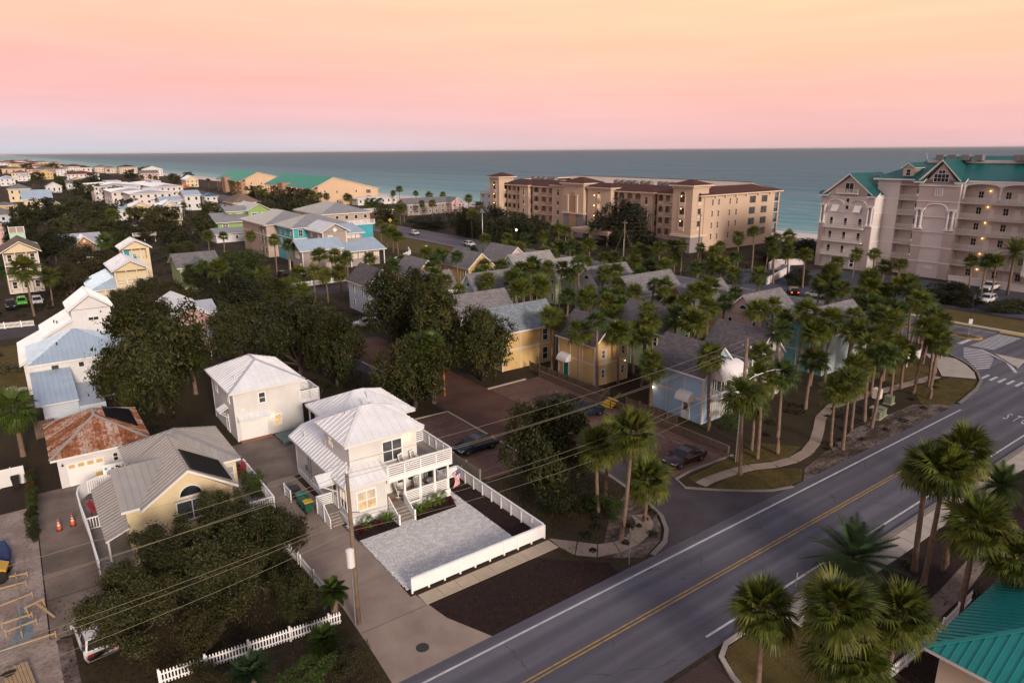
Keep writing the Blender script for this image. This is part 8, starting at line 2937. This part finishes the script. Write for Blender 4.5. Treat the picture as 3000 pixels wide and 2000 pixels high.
def car(kind, x, y, rz, paint, label, group='parked cars', tail='tail_lens', z0=.02):
    L, Wd, fl, hz, bz, rf, c0, c1, c2, c3 = CARS[kind]
    t = thing('pickup_truck' if kind == 'pickup' else 'car', label, 'pick-up' if kind == 'pickup' else 'car', (x, y, z0), rz, group)
    h2 = Wd / 2
    bed = 1.12 if kind == 'pickup' else (bz - .04 if kind == 'sedan' else bz)
    st = [(-L / 2, fl + .18, bed - .16, .86), (-L / 2 + .12, fl + .04, bed - .03, .95), (-L * .30, fl, bed, 1.0), (c1, fl, bz, 1.0), (0, fl, bz, 1.0), (c3 - .05, fl, bz, 1.0), (L * .34, fl, hz, .98), (L / 2 - .18, fl + .02, hz - .10, .93), (L / 2, fl + .14, hz - .30, .80)]
    mb = MB()
    n_ = 10
    for sx_, zl, zs, k in st:
        w_ = h2 * k
        mb.v += [(sx_, -w_ * .9, zl), (sx_, -w_, zl + .22), (sx_, -w_, zs - .16), (sx_, -w_ * .95, zs - .05), (sx_, -w_ * .86, zs), (sx_, w_ * .86, zs), (sx_, w_ * .95, zs - .05), (sx_, w_, zs - .16), (sx_, w_, zl + .22), (sx_, w_ * .9, zl)]
    for i in range(len(st) - 1):
        for j in range(n_):
            mb.f.append((i * n_ + j, i * n_ + (j + 1) % n_, (i + 1) * n_ + (j + 1) % n_, (i + 1) * n_ + j))
    mb.f += [tuple(range(n_)), tuple(range(len(st) * n_ - 1, (len(st) - 1) * n_ - 1, -1))]
    body = mb.obj('body', paint, t, True, True)
    wb, wt = h2 * .90, h2 * .74
    zb = bz - .03
    Q = [(c0, zb, wb), (c1, rf - .05, wt), ((c1 + c2) / 2, rf, wt), (c2, rf - .06, wt), (c3, zb, wb)]
    mb = MB()
    for sx_, z, w_ in Q:
        mb.v += [(sx_, -w_, z), (sx_, w_, z)]
    for i in range(4):
        mb.f.append((2 * i, 2 * i + 1, 2 * i + 3, 2 * i + 2))
    mb.f += [(0, 2, 4, 6, 8), (9, 7, 5, 3, 1)]
    cab = mb.obj('cabin', paint, t, True)

    def pane(nm, pts, off):
        c_ = sum((Vector(p_) for p_ in pts), Vector()) / 4
        MB().poly([c_ + (Vector(p_) - c_) * .87 + Vector(off) for p_ in pts]).obj(nm, 'car_glass', t, True)
    pane('windscreen', [(c2, -wt, rf - .06), (c2, wt, rf - .06), (c3, wb, zb), (c3, -wb, zb)], (.015, 0, .015))
    pane('rear_window', [(c1, wt, rf - .05), (c1, -wt, rf - .05), (c0, -wb, zb), (c0, wb, zb)], (-.015, 0, .015))
    for s_ in (-1, 1):
        m_ = (c0 + c3) / 2
        mt = (c1 + c2) / 2
        pane('side_window', [(c0, s_ * wb, zb), (m_, s_ * wb, zb), (mt, s_ * wt, rf - .04), (c1, s_ * wt, rf - .06)], (0, s_ * .015, .0))
        pane('side_window', [(m_, s_ * wb, zb), (c3, s_ * wb, zb), (c2, s_ * wt, rf - .07), (mt, s_ * wt, rf - .04)], (0, s_ * .015, .0))
        for wx in (-L * .30, L * .31):
            r_ = .34 if kind != 'pickup' else .40
            k = ('wheel', r_)
            if k not in _wc:
                ty = MB().lathe([(r_ * .62, -.11), (r_ * .95, -.11), (r_, -.08), (r_, .08), (r_ * .95, .11), (r_ * .62, .11)], 18)
                rm = MB().lathe([(r_ * .1, -.115), (r_ * .62, -.10), (r_ * .62, .10), (r_ * .1, .115)], 12)
                _wc[k] = (ty.mesh('tyre', 'tyre', True), rm.mesh('rim', 'rim'))
            wo_ = bpy.data.objects.new('wheel', _wc[k][0])
            wo_.location = (wx, s_ * (h2 - .10), r_)
            wo_.rotation_euler = (math.pi / 2, 0, 0)
            link(wo_, t, True)
            link(bpy.data.objects.new('rim', _wc[k][1]), wo_, True)
            mbx = MB().path([(wx + (r_ + .06) * math.cos(R(a)), s_ * (h2 * 1.0 + .004), r_ + (r_ + .06) * math.sin(R(a))) for a in range(0, 181, 20)], .035, 4)
            mbx.obj('wheel_arch', 'tyre', t, True)
        bx('headlight', 'head_lens', t, L / 2 - .22, L / 2 - .06, s_ * h2 * .58 - .17, s_ * h2 * .58 + .17, hz - .32, hz - .17, True)
        bx('tail_light', tail, t, -L / 2 - .015, -L / 2 + .08, s_ * h2 * .66 - .16, s_ * h2 * .66 + .16, bed - .34, bed - .18, True)
        bx('door_mirror', paint, t, c3 - .35, c3 - .15, s_ * (h2 + .08) - .08, s_ * (h2 + .08) + .08, zb, zb + .14, True)
    bx('bumper', 'tyre', t, L / 2 - .03, L / 2 + .03, -h2 * .6, h2 * .6, fl + .1, fl + .26, True)
    if kind == 'pickup':
        bx('load_bed', 'tyre', t, -L / 2 + .2, c0 - .1, -h2 * .74, h2 * .74, 1.05, 1.135, True)
    return t


car('sedan', 48.6, 38.9, math.pi, 'paint_maroon', 'dark maroon sedan in the stall nearest the entry palms')
car('sedan', 34.2, 53.4, math.pi, 'paint_navy', 'dark blue sedan in the stalls beside the plank fence')
car('suv', 48.9, 53.4, 0, 'paint_navy', 'dark blue hatchback parked next to the yellow steps')
car('sedan', 48.9, 57.6, 0, 'paint_black', 'black sedan parked one stall before the dark hatchback')
car('suv', 46.4, 106.4, R(160), 'paint_white', 'white car half hidden under the tall magnolia in the lane')
car('pickup', 163.2, 54.6, math.pi, 'paint_white', 'large white pick-up truck parked before the resort wall', 'parked cars at the resort')
car('suv', 149.6, 50.2, math.pi, 'paint_white', 'white sport utility car behind the dark hedge at the resort', 'parked cars at the resort')
car('suv', 127.8, 77.4, R(40), 'paint_black', 'black car with red tail lights glowing on the beach road lay-by', 'cars at the beach road', 'tail_lit')
car('sedan', 128.6, 72.6, R(-80), 'paint_silver', 'silver car beside the black one with glowing tail lights', 'cars at the beach road')
car('sedan', 128.6, 60.6, R(-80), 'paint_black', 'dark car behind the grey roof ridge near the resort', 'cars at the beach road')
car('suv', 116.4, 219.0, R(-90), 'paint_white', 'white car driving on the beach road, the further one', 'cars at the beach road')
car('suv', 115.6, 181.4, R(-90), 'paint_white', 'white car on the beach road behind the pale power pole', 'cars at the beach road')
JP = 'vehicles before the mint tower house'
car('suv', 1.9, 163.6, R(-90), 'paint_white', 'white vehicle parked beside the lime green buggy', JP)
car('jeep', -.6, 163.8, R(-90), 'paint_lime', 'lime green open buggy between the dark one and the white vehicle', JP)
car('jeep', -2.4, 161.8, R(-90), 'paint_black', 'black open buggy at the left edge by the street', JP)
car('suv', .1, 43.9, R(95), 'paint_white', 'white vehicle half covered by the spreading live oak')
car('jeep', 51.6, 162.6, R(20), 'paint_black', 'dark golf buggy on the paved yard of the grey gabled house')
car('suv', 54.8, 272.4, R(-120), 'paint_silver', 'silver car with open tailgate beyond the green house garage')
for i in range(9):
    car('sedan', 104 + (i % 3) * 6.5, 352 + (i // 3) * 9 + i, R(10), ['paint_white', 'paint_black', 'paint_silver', 'paint_navy'][i % 4], '%s small parked car counted across the beach car park' % ORD[i], 'cars in the beach car park')
for i in range(4):
    car('sedan', 44.2 + i * .6, 424 + i * 5, R(0), ['paint_navy', 'paint_white', 'paint_navy', 'paint_silver'][i], '%s small parked car beside the white roofed condominiums' % ORD[i], 'cars beside the condominiums')

# ------------------------------------------------------------------ small things
def bin_(x, y, rz, mat_, lid, label):
    t = thing('wheelie_bin', label, 'bin', (x, y, .02), rz, 'wheelie bins')
    mb = MB()
    mb.v += [(-.22, -.25, .08), (.22, -.25, .08), (.22, .25, .08), (-.22, .25, .08), (-.29, -.36, 1.0), (.29, -.36, 1.0), (.29, .33, 1.0), (-.29, .33, 1.0)]
    mb.f += [(0, 3, 2, 1), (4, 5, 6, 7), (0, 1, 5, 4), (1, 2, 6, 5), (2, 3, 7, 6), (3, 0, 4, 7)]
    mb.obj('body', mat_, t, True)
    MB().extr([(-.31, -.40, 1.0), (-.31, .36, 1.0), (-.31, .36, 1.08), (-.31, 0, 1.13), (-.31, -.40, 1.05)], (.62, 0, 0)).obj('lid', lid, t, True)
    bx('handle', mat_, t, -.25, .25, .36, .42, .98, 1.02, True)
    for s_ in (-.26, .26):
        w_ = MB().lathe([(.11, -.03), (.11, .03)], 10).obj('wheel', 'rubber', t, True)
        w_.location, w_.rotation_euler = (s_, .26, .11), (0, math.pi / 2, 0)


bin_(16.2, 53.0, R(90), 'teal_plastic', 'teal_plastic', 'teal wheelie bin furthest back beside the grey house')
bin_(16.2, 52.2, R(90), 'teal_plastic', 'green_plastic', 'green wheelie bin in the middle of the row beside the grey house')
bin_(16.2, 51.4, R(90), 'green_plastic', 'yellow_plastic', 'green wheelie bin with yellow lid next to the side steps')
bin_(4.0, 46.6, R(80), 'green_plastic', 'green_plastic', 'dark green bin lying against the yellow house wall')
bin_(5.0, 46.7, R(80), 'green_plastic', 'yellow_plastic', 'bin with bright yellow lid under the live oak')
bin_(-3.4, 71.6, 0, 'rubber', 'rubber', 'black bin in front of the tall white fence panel')
t = thing('ac_stand', 'white slatted stand holding a dark air conditioner beside the bins', 'stand', (16.2, 54.6, 0))
for z in (.2, .5, .8, 1.0):
    bx('slat', 'white_paint', t, 15.6, 15.66, 54.0, 55.6, z, z + .1)
for y in (54.0, 55.6):
    bx('post', 'white_paint', t, 15.58, 15.68, y - .05, y + .05, 0, 1.15)
bx('ac_unit', 'dark_metal', t, 15.8, 16.6, 54.2, 55.2, .1, .95)
for i, (x, y) in enumerate(((-.8, 60.7), (.15, 60.9))):
    t = thing('traffic_cone', ['orange traffic cone nearer the sandy lot', 'orange traffic cone nearer the white deck fence'][i], 'traffic cone', (x, y, .015), 0, 'traffic cones')
    MB().lathe([(.17, .04), (.13, .40)], 14).obj('cone_body', 'safety_orange', t, True, True)
    MB().lathe([(.13, .40), (.105, .55)], 14).obj('reflective_band', 'sign_white', t, True, True)
    MB().lathe([(.105, .55), (.092, .63)], 14).obj('upper_body', 'safety_orange', t, True, True)
    MB().lathe([(.092, .63), (.075, .73)], 14).obj('reflective_band', 'sign_white', t, True, True)
    MB().lathe([(.075, .73), (.03, .98)], 14).obj('tip', 'safety_orange', t, True, True)
    bx('base', 'rubber', t, -.2, .2, -.2, .2, 0, .04, True)
t = thing('lumber_stack', 'stack of pale new boards at the lower corner', 'lumber', (-3.8, 42.5, 0), R(8))
for j in range(3):
    for i in range(7):
        bx('board', 'wood_new', t, -.62 + i * .18, -.46 + i * .18, -1.8 + (i % 3) * .1, 1.6 + (i % 2) * .1, .06 + j * .07, .12 + j * .07, True)
tag(MB().slab([(-4.3 + .35 * math.cos(a) * (1 + .3 * math.sin(3 * a)), 43.5 + .25 * math.sin(a), .34) for a in [R(k * 40) for k in range(9)]], .06).obj('work_cloth', 'rubber'), 'crumpled black cloth lying on the pale boards', 'cloth')
t = thing('batter_boards', 'wooden batter boards staked out round the trench', 'boards', (-3.8, 50, 0))
for a, b in (((-5.2, 55.1), (-3.1, 54.6)), ((-3.75, 54.9), (-3.6, 47.2)), ((-5, 53.6), (-3.2, 53.4)), ((-5, 51.2), (-2.9, 51.6)), ((-4.6, 49), (-3, 49)), ((-4.4, 47.9), (-2.8, 48.1)), ((-5, 46.0), (-1.9, 45.9))):
    beam('board', 'wood_new', t, (*a, .35), (*b, .35), .03, .10)
    for q in (a, b):
        bx('stake', 'wood_new', t, q[0] - .03, q[0] + .03, q[1] - .03, q[1] + .03, 0, .5)
t = thing('sawhorse', 'orange-brown wooden frame standing on the sand', 'frame', (-2.8, 49.6, 0), R(20))
beam('top_bar', 'wood_new', t, (-.6, 0, .7), (.6, 0, .7), .1, .1, True)
beam('long_bar', 'wood_new', t, (.1, 0, .66), (.4, -1.7, .1), .1, .08, True)
for s_ in (-.5, .5):
    for d_ in (-.3, .3):
        beam('leg', 'wood_new', t, (s_, 0, .68), (s_, d_, 0), .07, .05, True)
t = thing('loader', 'small yellow loader cut by the left picture edge', 'machine', (-4.9, 55.6, 0), R(-10))
MB().extr([(-1.4, -.6, .5), (.7, -.6, .5), (.8, -.6, .9), (.2, -.6, 1.2), (-1.4, -.6, 1.3)], (0, 1.2, 0)).obj('body', 'paint_yellow', t, True)
bx('engine_cover', 'rubber', t, -1.0, .3, -.5, .5, 1.2, 1.45, True)
for wx in (-.9, .45):
    for s_ in (-.7, .7):
        w_ = MB().lathe([(.2, -.14), (.42, -.14), (.45, 0), (.42, .14), (.2, .14)], 14).obj('wheel', 'rubber', t, True, True)
        w_.location, w_.rotation_euler = (wx, s_, .45), (math.pi / 2, 0, 0)
tag(MB().slab([(-4.9, 57.6, .5), (-4.1, 57.4, .4), (-4.0, 59.2, .3), (-4.3, 60.6, .5), (-5.2, 60.4, .6), (-5.4, 58.6, .9)], .5).obj('tarpaulin', 'blue_tarp'), 'crumpled dark blue tarpaulin heap on the sand lot', 'tarpaulin')
# yard goods before the rusty garage
t = thing('yard_cart', 'yellow topped garden cart before the white garage door', 'cart', (3.1, 68.0, 0))
bx('tray', 'yellow_plastic', t, -.5, .5, -.3, .3, .7, 1.0, True)
bx('chassis', 'dark_metal', t, -.4, .4, -.25, .25, .3, .7, True)
for s_ in (-.4, .4):
    w_ = MB().lathe([(.2, -.05), (.2, .05)], 12).obj('wheel', 'rubber', t, True)
    w_.location, w_.rotation_euler = (s_, -.3, .2), (math.pi / 2, 0, 0)
tag(MB().lathe([(.05, 0), (.35, .1), (.42, .5), (.25, .85), (.08, .95)], 10, (4.1, 68.0)).obj('sack', 'red_cloth', None, False, True), 'dark red sack standing next to the yellow garden cart', 'sack')


def lounge(x, y, z, rz, mat_, label):
    t = thing('deck_chair', label, 'chair', (x, y, z), rz, 'deck chairs')
    bx('seat', mat_, t, -.3, .3, -.35, .3, .32, .40, True)
    MB().extr([(-.32, .25, .34), (.32, .25, .34), (.32, .55, 1.05), (-.32, .55, 1.05)], (0, .05, .01)).obj('backrest', mat_, t, True)
    for s_ in (-.34, .34):
        bx('arm', mat_, t, s_ - .06, s_ + .06, -.4, .35, .55, .59, True)
        for yy in (-.32, .3):
            bx('leg', mat_, t, s_ - .04, s_ + .04, yy - .04, yy + .04, 0, .56, True)


lounge(1.9, 59.6, 1.1, R(60), 'red_cloth', 'magenta deck chair inside the curved white fence')
lounge(12.6, 57.6, 2.0, R(-60), 'red_cloth', 'red deck chair behind the white balustrade of the yellow house')
lounge(21.9, 64.4, .4, R(40), 'blue_paint', 'blue chair on the rear porch of the grey house')
for i, (x, y) in enumerate(((-2.2, 101.4), (-3.2, 102.6))):
    t = thing('garden_table', ['larger round stone table beside the pale blue shed', 'smaller round stone table further from the shed'][i], 'table', (x, y, 0), 0, 'garden tables')
    MB().lathe([(.7 - .15 * i, .68), (.7 - .15 * i, .76), (.6 - .15 * i, .78)], 18).obj('table_top', 'concrete_light', t, True)
    MB().lathe([(.35, 0), (.12, .1), (.12, .68)], 10).obj('pedestal', 'concrete_light', t, True)
t = thing('lifebuoy', 'white ring buoy hanging on the wooden fence', 'lifebuoy', (24.6, 104.6, 1.2))
MB().path([(.36 * math.cos(R(a)), -.12, .36 * math.sin(R(a))) for a in range(0, 361, 24)], .09, 8).obj('ring', 'white_paint', t, True, True)
rp = random.Random(8)
for i in range(9):
    y = 60 + i * 1.5
    t = thing('potted_plant', '%s potted plant in the row edging the sand lot, counted from the road' % ORD[i], 'plant', (-2.35 + rp.uniform(-.2, .2), y, 0), 0, 'potted plants along the yard')
    MB().lathe([(.16, 0), (.26, .4), (.28, .42)], 10).obj('pot', rp.choice(['terracotta', 'dark_metal', 'blue_tarp']), t, True)
    c_ = bpy.data.objects.new('foliage', CR[rp.choice(['bush', 'dark', 'rust', 'cedar'])][0])
    c_.location, c_.scale = (0, 0, .9), (.6, .6, .75)
    link(c_, t, True)
for i, (x, y, w_, h_, m_, lab) in enumerate([(74.3, 33.4, .9, .8, 'utility_green', 'low green utility cabinet nearest the road verge'), (75.6, 33.6, 1.0, .8, 'utility_green', 'second low green utility cabinet among the palms'), (80.1, 34.9, 1.0, .8, 'utility_green', 'green utility cabinet furthest along the verge'), (77.4, 35.1, .8, 2.2, 'cream_trim', 'tall pale meter cabinet on a stand among the palms')]):
    t = thing('utility_cabinet', lab, 'utility box', (x, y, 0), .1, 'utility cabinets')
    bx('pad', 'concrete_light', t, -w_ * .6, w_ * .6, -.5, .5, 0, .08, True)
    bx('cabinet', m_, t, -w_ / 2, w_ / 2, -.4, .4, .08 if h_ < 1 else 1.2, h_ + .08, True)
    MB().extr([(-w_ / 2 - .03, -.43, h_ + .08), (-w_ / 2 - .03, .43, h_ + .16), (-w_ / 2 - .03, .43, h_ + .08)], (w_ + .06, 0, 0)).obj('lid', m_, t, True)
    if h_ > 1:
        for s_ in (-.3, .3):
            bx('leg', 'grey_metal', t, s_ - .04, s_ + .04, -.04, .04, .08, 1.2, True)

# flower beds of the grey house
def blades(x, y, n_, L, mat_, label, wide=.07, z=.07, group='bed plants along the porch'):
    t = thing('bed_plant', label, 'plant', (x, y, z), 0, group)
    rnd = random.Random(int(x * 50 + y))
    mb = MB()
    for i in range(n_):
        az, el = i * 2.4, R(80 - 55 * i / n_)
        d = Vector((math.cos(az), math.sin(az), 0))
        l_ = L * rnd.uniform(.75, 1.1)
        p0, p1 = Vector((0, 0, .05)), d * l_ * .6 * math.cos(el) + Vector((0, 0, l_ * .65 * math.sin(el)))
        p2 = d * l_ * 1.0 * math.cos(el * .8) + Vector((0, 0, l_ * .8 * math.sin(el)))
        s_ = Vector((-d.y, d.x, 0)) * wide * rnd.uniform(.7, 1.2)
        k = len(mb.v)
        mb.v += [tuple(p0 - s_ * .4), tuple(p0 + s_ * .4), tuple(p1 + s_), tuple(p1 - s_), tuple(p2)]
        mb.f += [(k, k + 1, k + 2, k + 3), (k + 3, k + 2, k + 4)]
    mb.obj('foliage', mat_, t, True)


blades(18.3, 45.5, 30, .95, 'leaf_red', 'red leafed plant at the house corner bed')
blades(19.9, 45.6, 30, .85, 'leaf_red', 'red leafed plant beside the steps in the bed before the lit window')
blades(20.6, 45.7, 44, 1.25, 'leaf_bright', 'broad green plant next to the front steps', .08)
blades(23.5, 45.4, 44, 1.25, 'leaf_bright', 'broad green plant right of the front steps', .08)
blades(24.2, 45.5, 30, .6, 'leaf_red', 'red leafed plant under the porch railing')
blades(26.4, 45.5, 30, .7, 'leaf_red', 'red leafed plant at the porch end of the bed')
for i, (x, y, r_, lab) in enumerate(((18.9, 45.9, .65, 'bright green shrub before the corner window'), (24.8, 45.9, .65, 'bright green shrub under the porch railing'), (25.7, 45.9, .65, 'second bright green shrub under the porch railing'))):
    t = thing('bed_plant', lab, 'plant', (x, y, .06), 0, 'bed plants along the porch')
    c_ = bpy.data.objects.new('foliage', CR['bush'][0].copy())
    c_.data.materials[0] = MATS['leaf_bright']
    c_.location, c_.scale = (0, 0, r_), (r_, r_, r_ * 1.2)
    link(c_, t, True)

# ------------------------------------------------------------------ hedges, bushes and undergrowth
def bush(x, y, zc, rx, ry, rz, kind, label, group='dark hedges'):
    t = tree(x, y, zc, rx, rz, kind, label, group, ry, 'hedge', x, False)


bush(145.1,54.1,1.8, 6.5, 5.0, 2.0, 'dark', 'large dark hedge before the white vehicles at the resort')
bush(143.9,44.8,1.0, 6.0, 2.4, 1.1, 'dark', 'low dark hedge along the resort grass strip')
bush(148.0,44.6,1.2, 3.0, 2.0, 1.1, 'rust', 'reddish hedge beside the resort car park')
bush(138.3,82.8,1.6, 5.0, 2.6, 1.6, 'dark', 'dark rounded hedge along the curved garden wall')
bush(163.8,105.1,2.2, 9.0, 6.0, 2.2, 'dark', 'wide dark thicket between hotel and curved wall')
bush(181.2,107.3,2.0, 9.0, 5.0, 2.0, 'dark', 'dark thicket beside the beach path')
bush(36.0, 36.6, .9, 2.4, 1.8, .9, 'bush', 'low shrubs round the palms at the car park entry')
bush(33.4, 39.6, 1.0, 2.6, 2.2, 1.1, 'dark', 'dark shrubs behind the white side fence')
bush(9.5,32.3,1.1, 2.2, 1.4, .7, 'bush', 'low shrubs outside the picket fence by the driveway apron')
bush(5.2, 35.2, .7, 2.6, 1.2, .8, 'oak2', 'dark brush outside the picket fence along the lower edge')
bush(11.6,31.8,1.2, 1.3, 1.8, .8, 'oak2', 'twiggy brown shrub at the driveway apron edge')
bush(68.5,138.9,1.5, 3.5, 3.0, 1.6, 'bush', 'shrubs beside the pale blue-white cottage')
bush(59.6, 41.4, .9, 2.2, 1.4, .9, 'bush', 'dark shrubs before the sky blue cottage balcony')
bush(58.8, 64.0, .9, .6, .8, 1.2, 'rust', 'reddish clipped shrub beside the yellow cottage door')
TR = 'dark trees before the beige hotel'
tree(153.5,150.9,6.5, 10.5, 7.0, 'dark', 'big dark oak covering the middle of the hotel arcade', TR, rot=.5)
tree(128.3,184.6,5.5, 8.0, 5.6, 'dark', 'dark round tree at the far hotel tower', TR, rot=1.5)
tree(137.9,183.3,4.5, 6.5, 4.0, 'dark', 'dark tree between the hotel lamps', TR, rot=2.5)
tree(143.0,182.3,4.0, 5.0, 3.6, 'dark', 'smaller dark tree beside the hotel entrance lamps', TR, rot=3.5)
tree(132.1,236.7,2.2, 9.0, 2.2, 'dark', 'long dark hedge-like trees beyond the beach road', TR, rot=.3)
tree(128.4,203.4,5.0, 6.5, 4.6, 'dark', 'dark tree beside the beach road pole', TR, rot=.9)
ur = random.Random(99)
mb = MB()
AREAS = [(-8, 50, 112, 131, 60, 1.5), (-8, 52, 150, 260, 240, 2.0), (60, 110, 30.5, 45, 40, .6), (63, 110, 52, 140, 240, 1.3), (127, 160, 64, 127, 130, 1.8), (127, 156, 128, 235, 150, 1.8), (-10, 110, 260, 400, 260, 2.6), (20, 150, 400, 700, 260, 3.4), (0, 120, 700, 1500, 260, 4.5), (22, 34, 70, 104, 60, 1.5), (8.5, 12.5, 66, 82, 20, .8), (47, 56, 68, 112, 50, 1.2), (31, 40, 30.5, 46, 22, .5), (126, 230, 240, 370, 120, 2.0), (42, 110, 5, 18.5, 70, .5), (199, 206, 80, 240, 90, 1.6)]
HB = COTBOX + [(15, 24.6, 69.4, 79), (17, 30.4, 46, 66.5), (16.5, 23, 104, 121), (10.4, 24, 155, 173), (27, 37, 157, 172), (54, 80, 240, 272), (55, 87, 162, 224), (147, 199, 127, 230), (164, 194, 36, 99), (110, 126, -50, 600), (33.4, 45.6, 98, 145), (-5, 112, 131, 149), (126, 165, 60, 86), (140, 166, 84, 98), (37, 54, 37, 100), (-3, 5, 177, 200), (8, 21, 214, 232), (44, 110, 18.9, 30), (95, 106, 31, 42), (-1, 10, 84, 113)]
for x0, x1, y0, y1, n_, r0 in AREAS:
    for i in range(n_):
        x, y = ur.uniform(x0, x1), ur.uniform(y0, y1)
        r_ = r0 * ur.uniform(.5, 1.2)
        if any(a - r_ < x < b + r_ and c_ - r_ < y < d_ + r_ for a, b, c_, d_ in HB):
            continue
        ls = max(.09, r_ * .10)
        for j in range(70):
            d = Vector((ur.gauss(0, 1), ur.gauss(0, 1), abs(ur.gauss(0, .8)))).normalized()
            p_ = Vector((x, y, 0)) + Vector((d.x * r_, d.y * r_, d.z * r_ * .75)) * ur.uniform(.6, 1.05)
            nrm = (d + Vector((ur.gauss(0, .5), ur.gauss(0, .5), ur.gauss(.3, .5)))).normalized()
            a = nrm.cross(Vector((ur.random() - .5, ur.random() - .5, .3))).normalized()
            b = nrm.cross(a)
            k = len(mb.v)
            l_ = ls * ur.uniform(.8, 1.6)
            mb.v += [tuple(p_ - a * l_), tuple(p_ + b * l_ * .6), tuple(p_ + a * l_), tuple(p_ - b * l_ * .6)]
            mb.f.append((k, k + 1, k + 2, k + 3))
o = mb.obj('undergrowth', 'leaf_dark')
tag(o, 'low dark shrubs and ground cover filling the plots between houses', 'undergrowth', None, 'stuff')
# dry leaf litter and pale patches on the verge
mb = MB()
for i in range(420):
    x, y = ur.uniform(56, 84), ur.uniform(29.9, 33)
    s_ = ur.uniform(.03, .12)
    mb.poly([(x + s_ * ur.uniform(.6, 1.6) * math.cos(R(a)), y + s_ * ur.uniform(.6, 1.6) * math.sin(R(a)), .014) for a in range(0, 360, 72)])
tag(mb.obj('leaf_litter', 'pine_straw'), 'scattered pine straw and leaf litter on the road verge', 'litter', None, 'stuff')

def inside(x, y, pl):
    c = False
    for (xa, ya), (xb, yb) in zip(pl, pl[1:] + pl[:1]):
        if (ya > y) != (yb > y) and x < (xb - xa) * (y - ya) / (yb - ya) + xa:
            c = not c
    return c


leaf('leaf_grass', (.13, .11, .030), (.045, .042, .014), (.17, .12, .04))
mb = MB()
for pl, n_, h_ in (([(46.3, 33.9), (48.4, 32.1), (51.0, 30.4), (54.0, 30.0), (56.5, 31.4), (53.0, 33.6), (49.5, 34.4)], 5000, .10), ([(46.0, 35.5), (53.5, 35.4), (57.0, 33.9), (60.8, 34.6), (58.0, 37.4), (46.4, 36.6)], 4000, .10),
                   ([(31.8, 4), (43, 8), (43, 18.6), (34, 20.2), (32, 18)], 9000, .10), ([(83.0, 32.6), (85.2, 30.2), (93.6, 31.0), (97.2, 32.0), (96.0, 34.6), (88, 36)], 3500, .13), ([(2, 30), (13, 30), (13, 47), (2, 46)], 9000, .16), ([(30, 36.6), (40, 36.6), (41, 46), (30, 46)], 5000, .2), ([(31.2, 31.6), (34, 30), (38, 32), (37, 35), (33, 33.2)], 1500, .14), ([(56, 30), (84, 30), (82, 33), (60, 32)], 2500, .12)):
    xs, ys = [p_[0] for p_ in pl], [p_[1] for p_ in pl]
    for i in range(n_):
        x, y = ur.uniform(min(xs), max(xs)), ur.uniform(min(ys), max(ys))
        if not inside(x, y, pl):
            continue
        a, w_ = ur.uniform(0, 6.28), ur.uniform(.012, .03)
        k = len(mb.v)
        hh = h_ * ur.uniform(.4, 1.3)
        mb.v += [(x - w_ * math.cos(a), y - w_ * math.sin(a), .01), (x + w_ * math.cos(a), y + w_ * math.sin(a), .01), (x + ur.gauss(0, .06), y + ur.gauss(0, .06), hh)]
        mb.f.append((k, k + 1, k + 2))
tag(mb.obj('grass', 'leaf_grass'), 'dry short grass on the lawns and under the trees', 'grass', None, 'stuff')
mb = MB()
for x0, x1, y0, y1, n_ in ((20.4, 30.6, 30, 34.6, 2600), (27.8, 29.3, 37, 48, 700), (42.6, 70, 12, 18.7, 2600), (-2, 12, 38, 50, 1500)):
    for i in range(n_):
        x, y, a, s_ = ur.uniform(x0, x1), ur.uniform(y0, y1), ur.uniform(0, 6.28), ur.uniform(.03, .09)
        c_, d_ = s_ * math.cos(a), s_ * math.sin(a)
        z = .03 + ur.uniform(0, .03)
        mb.poly([(x - c_ - d_ * .3, y - d_ + c_ * .3, z), (x + c_ - d_ * .3, y + d_ + c_ * .3, z + .01), (x + c_ + d_ * .3, y + d_ - c_ * .3, z + .02), (x - c_ + d_ * .3, y - d_ - c_ * .3, z)])
tag(mb.obj('bark_chips', 'pine_straw'), 'loose dark bark chips scattered over the mulch beds', 'bark chips', None, 'stuff')


# ------------------------------------------------------------------ sea air: a closed box of thin, even haze
m = bpy.data.materials.new('haze')
m.use_nodes = True
n = m.node_tree
n.nodes.clear()
out = n.nodes.new('ShaderNodeOutputMaterial')
pv = n.nodes.new('ShaderNodeVolumePrincipled')
pv.inputs['Color'].default_value = (.97, .91, .94, 1)
pv.inputs['Density'].default_value = 1.7e-5
n.links.new(pv.outputs[0], out.inputs['Volume'])
MATS['haze'] = m
struct('haze', MB().box(-61000, 121000, -61000, 121000, -6, 62), 'haze', 'stuff')
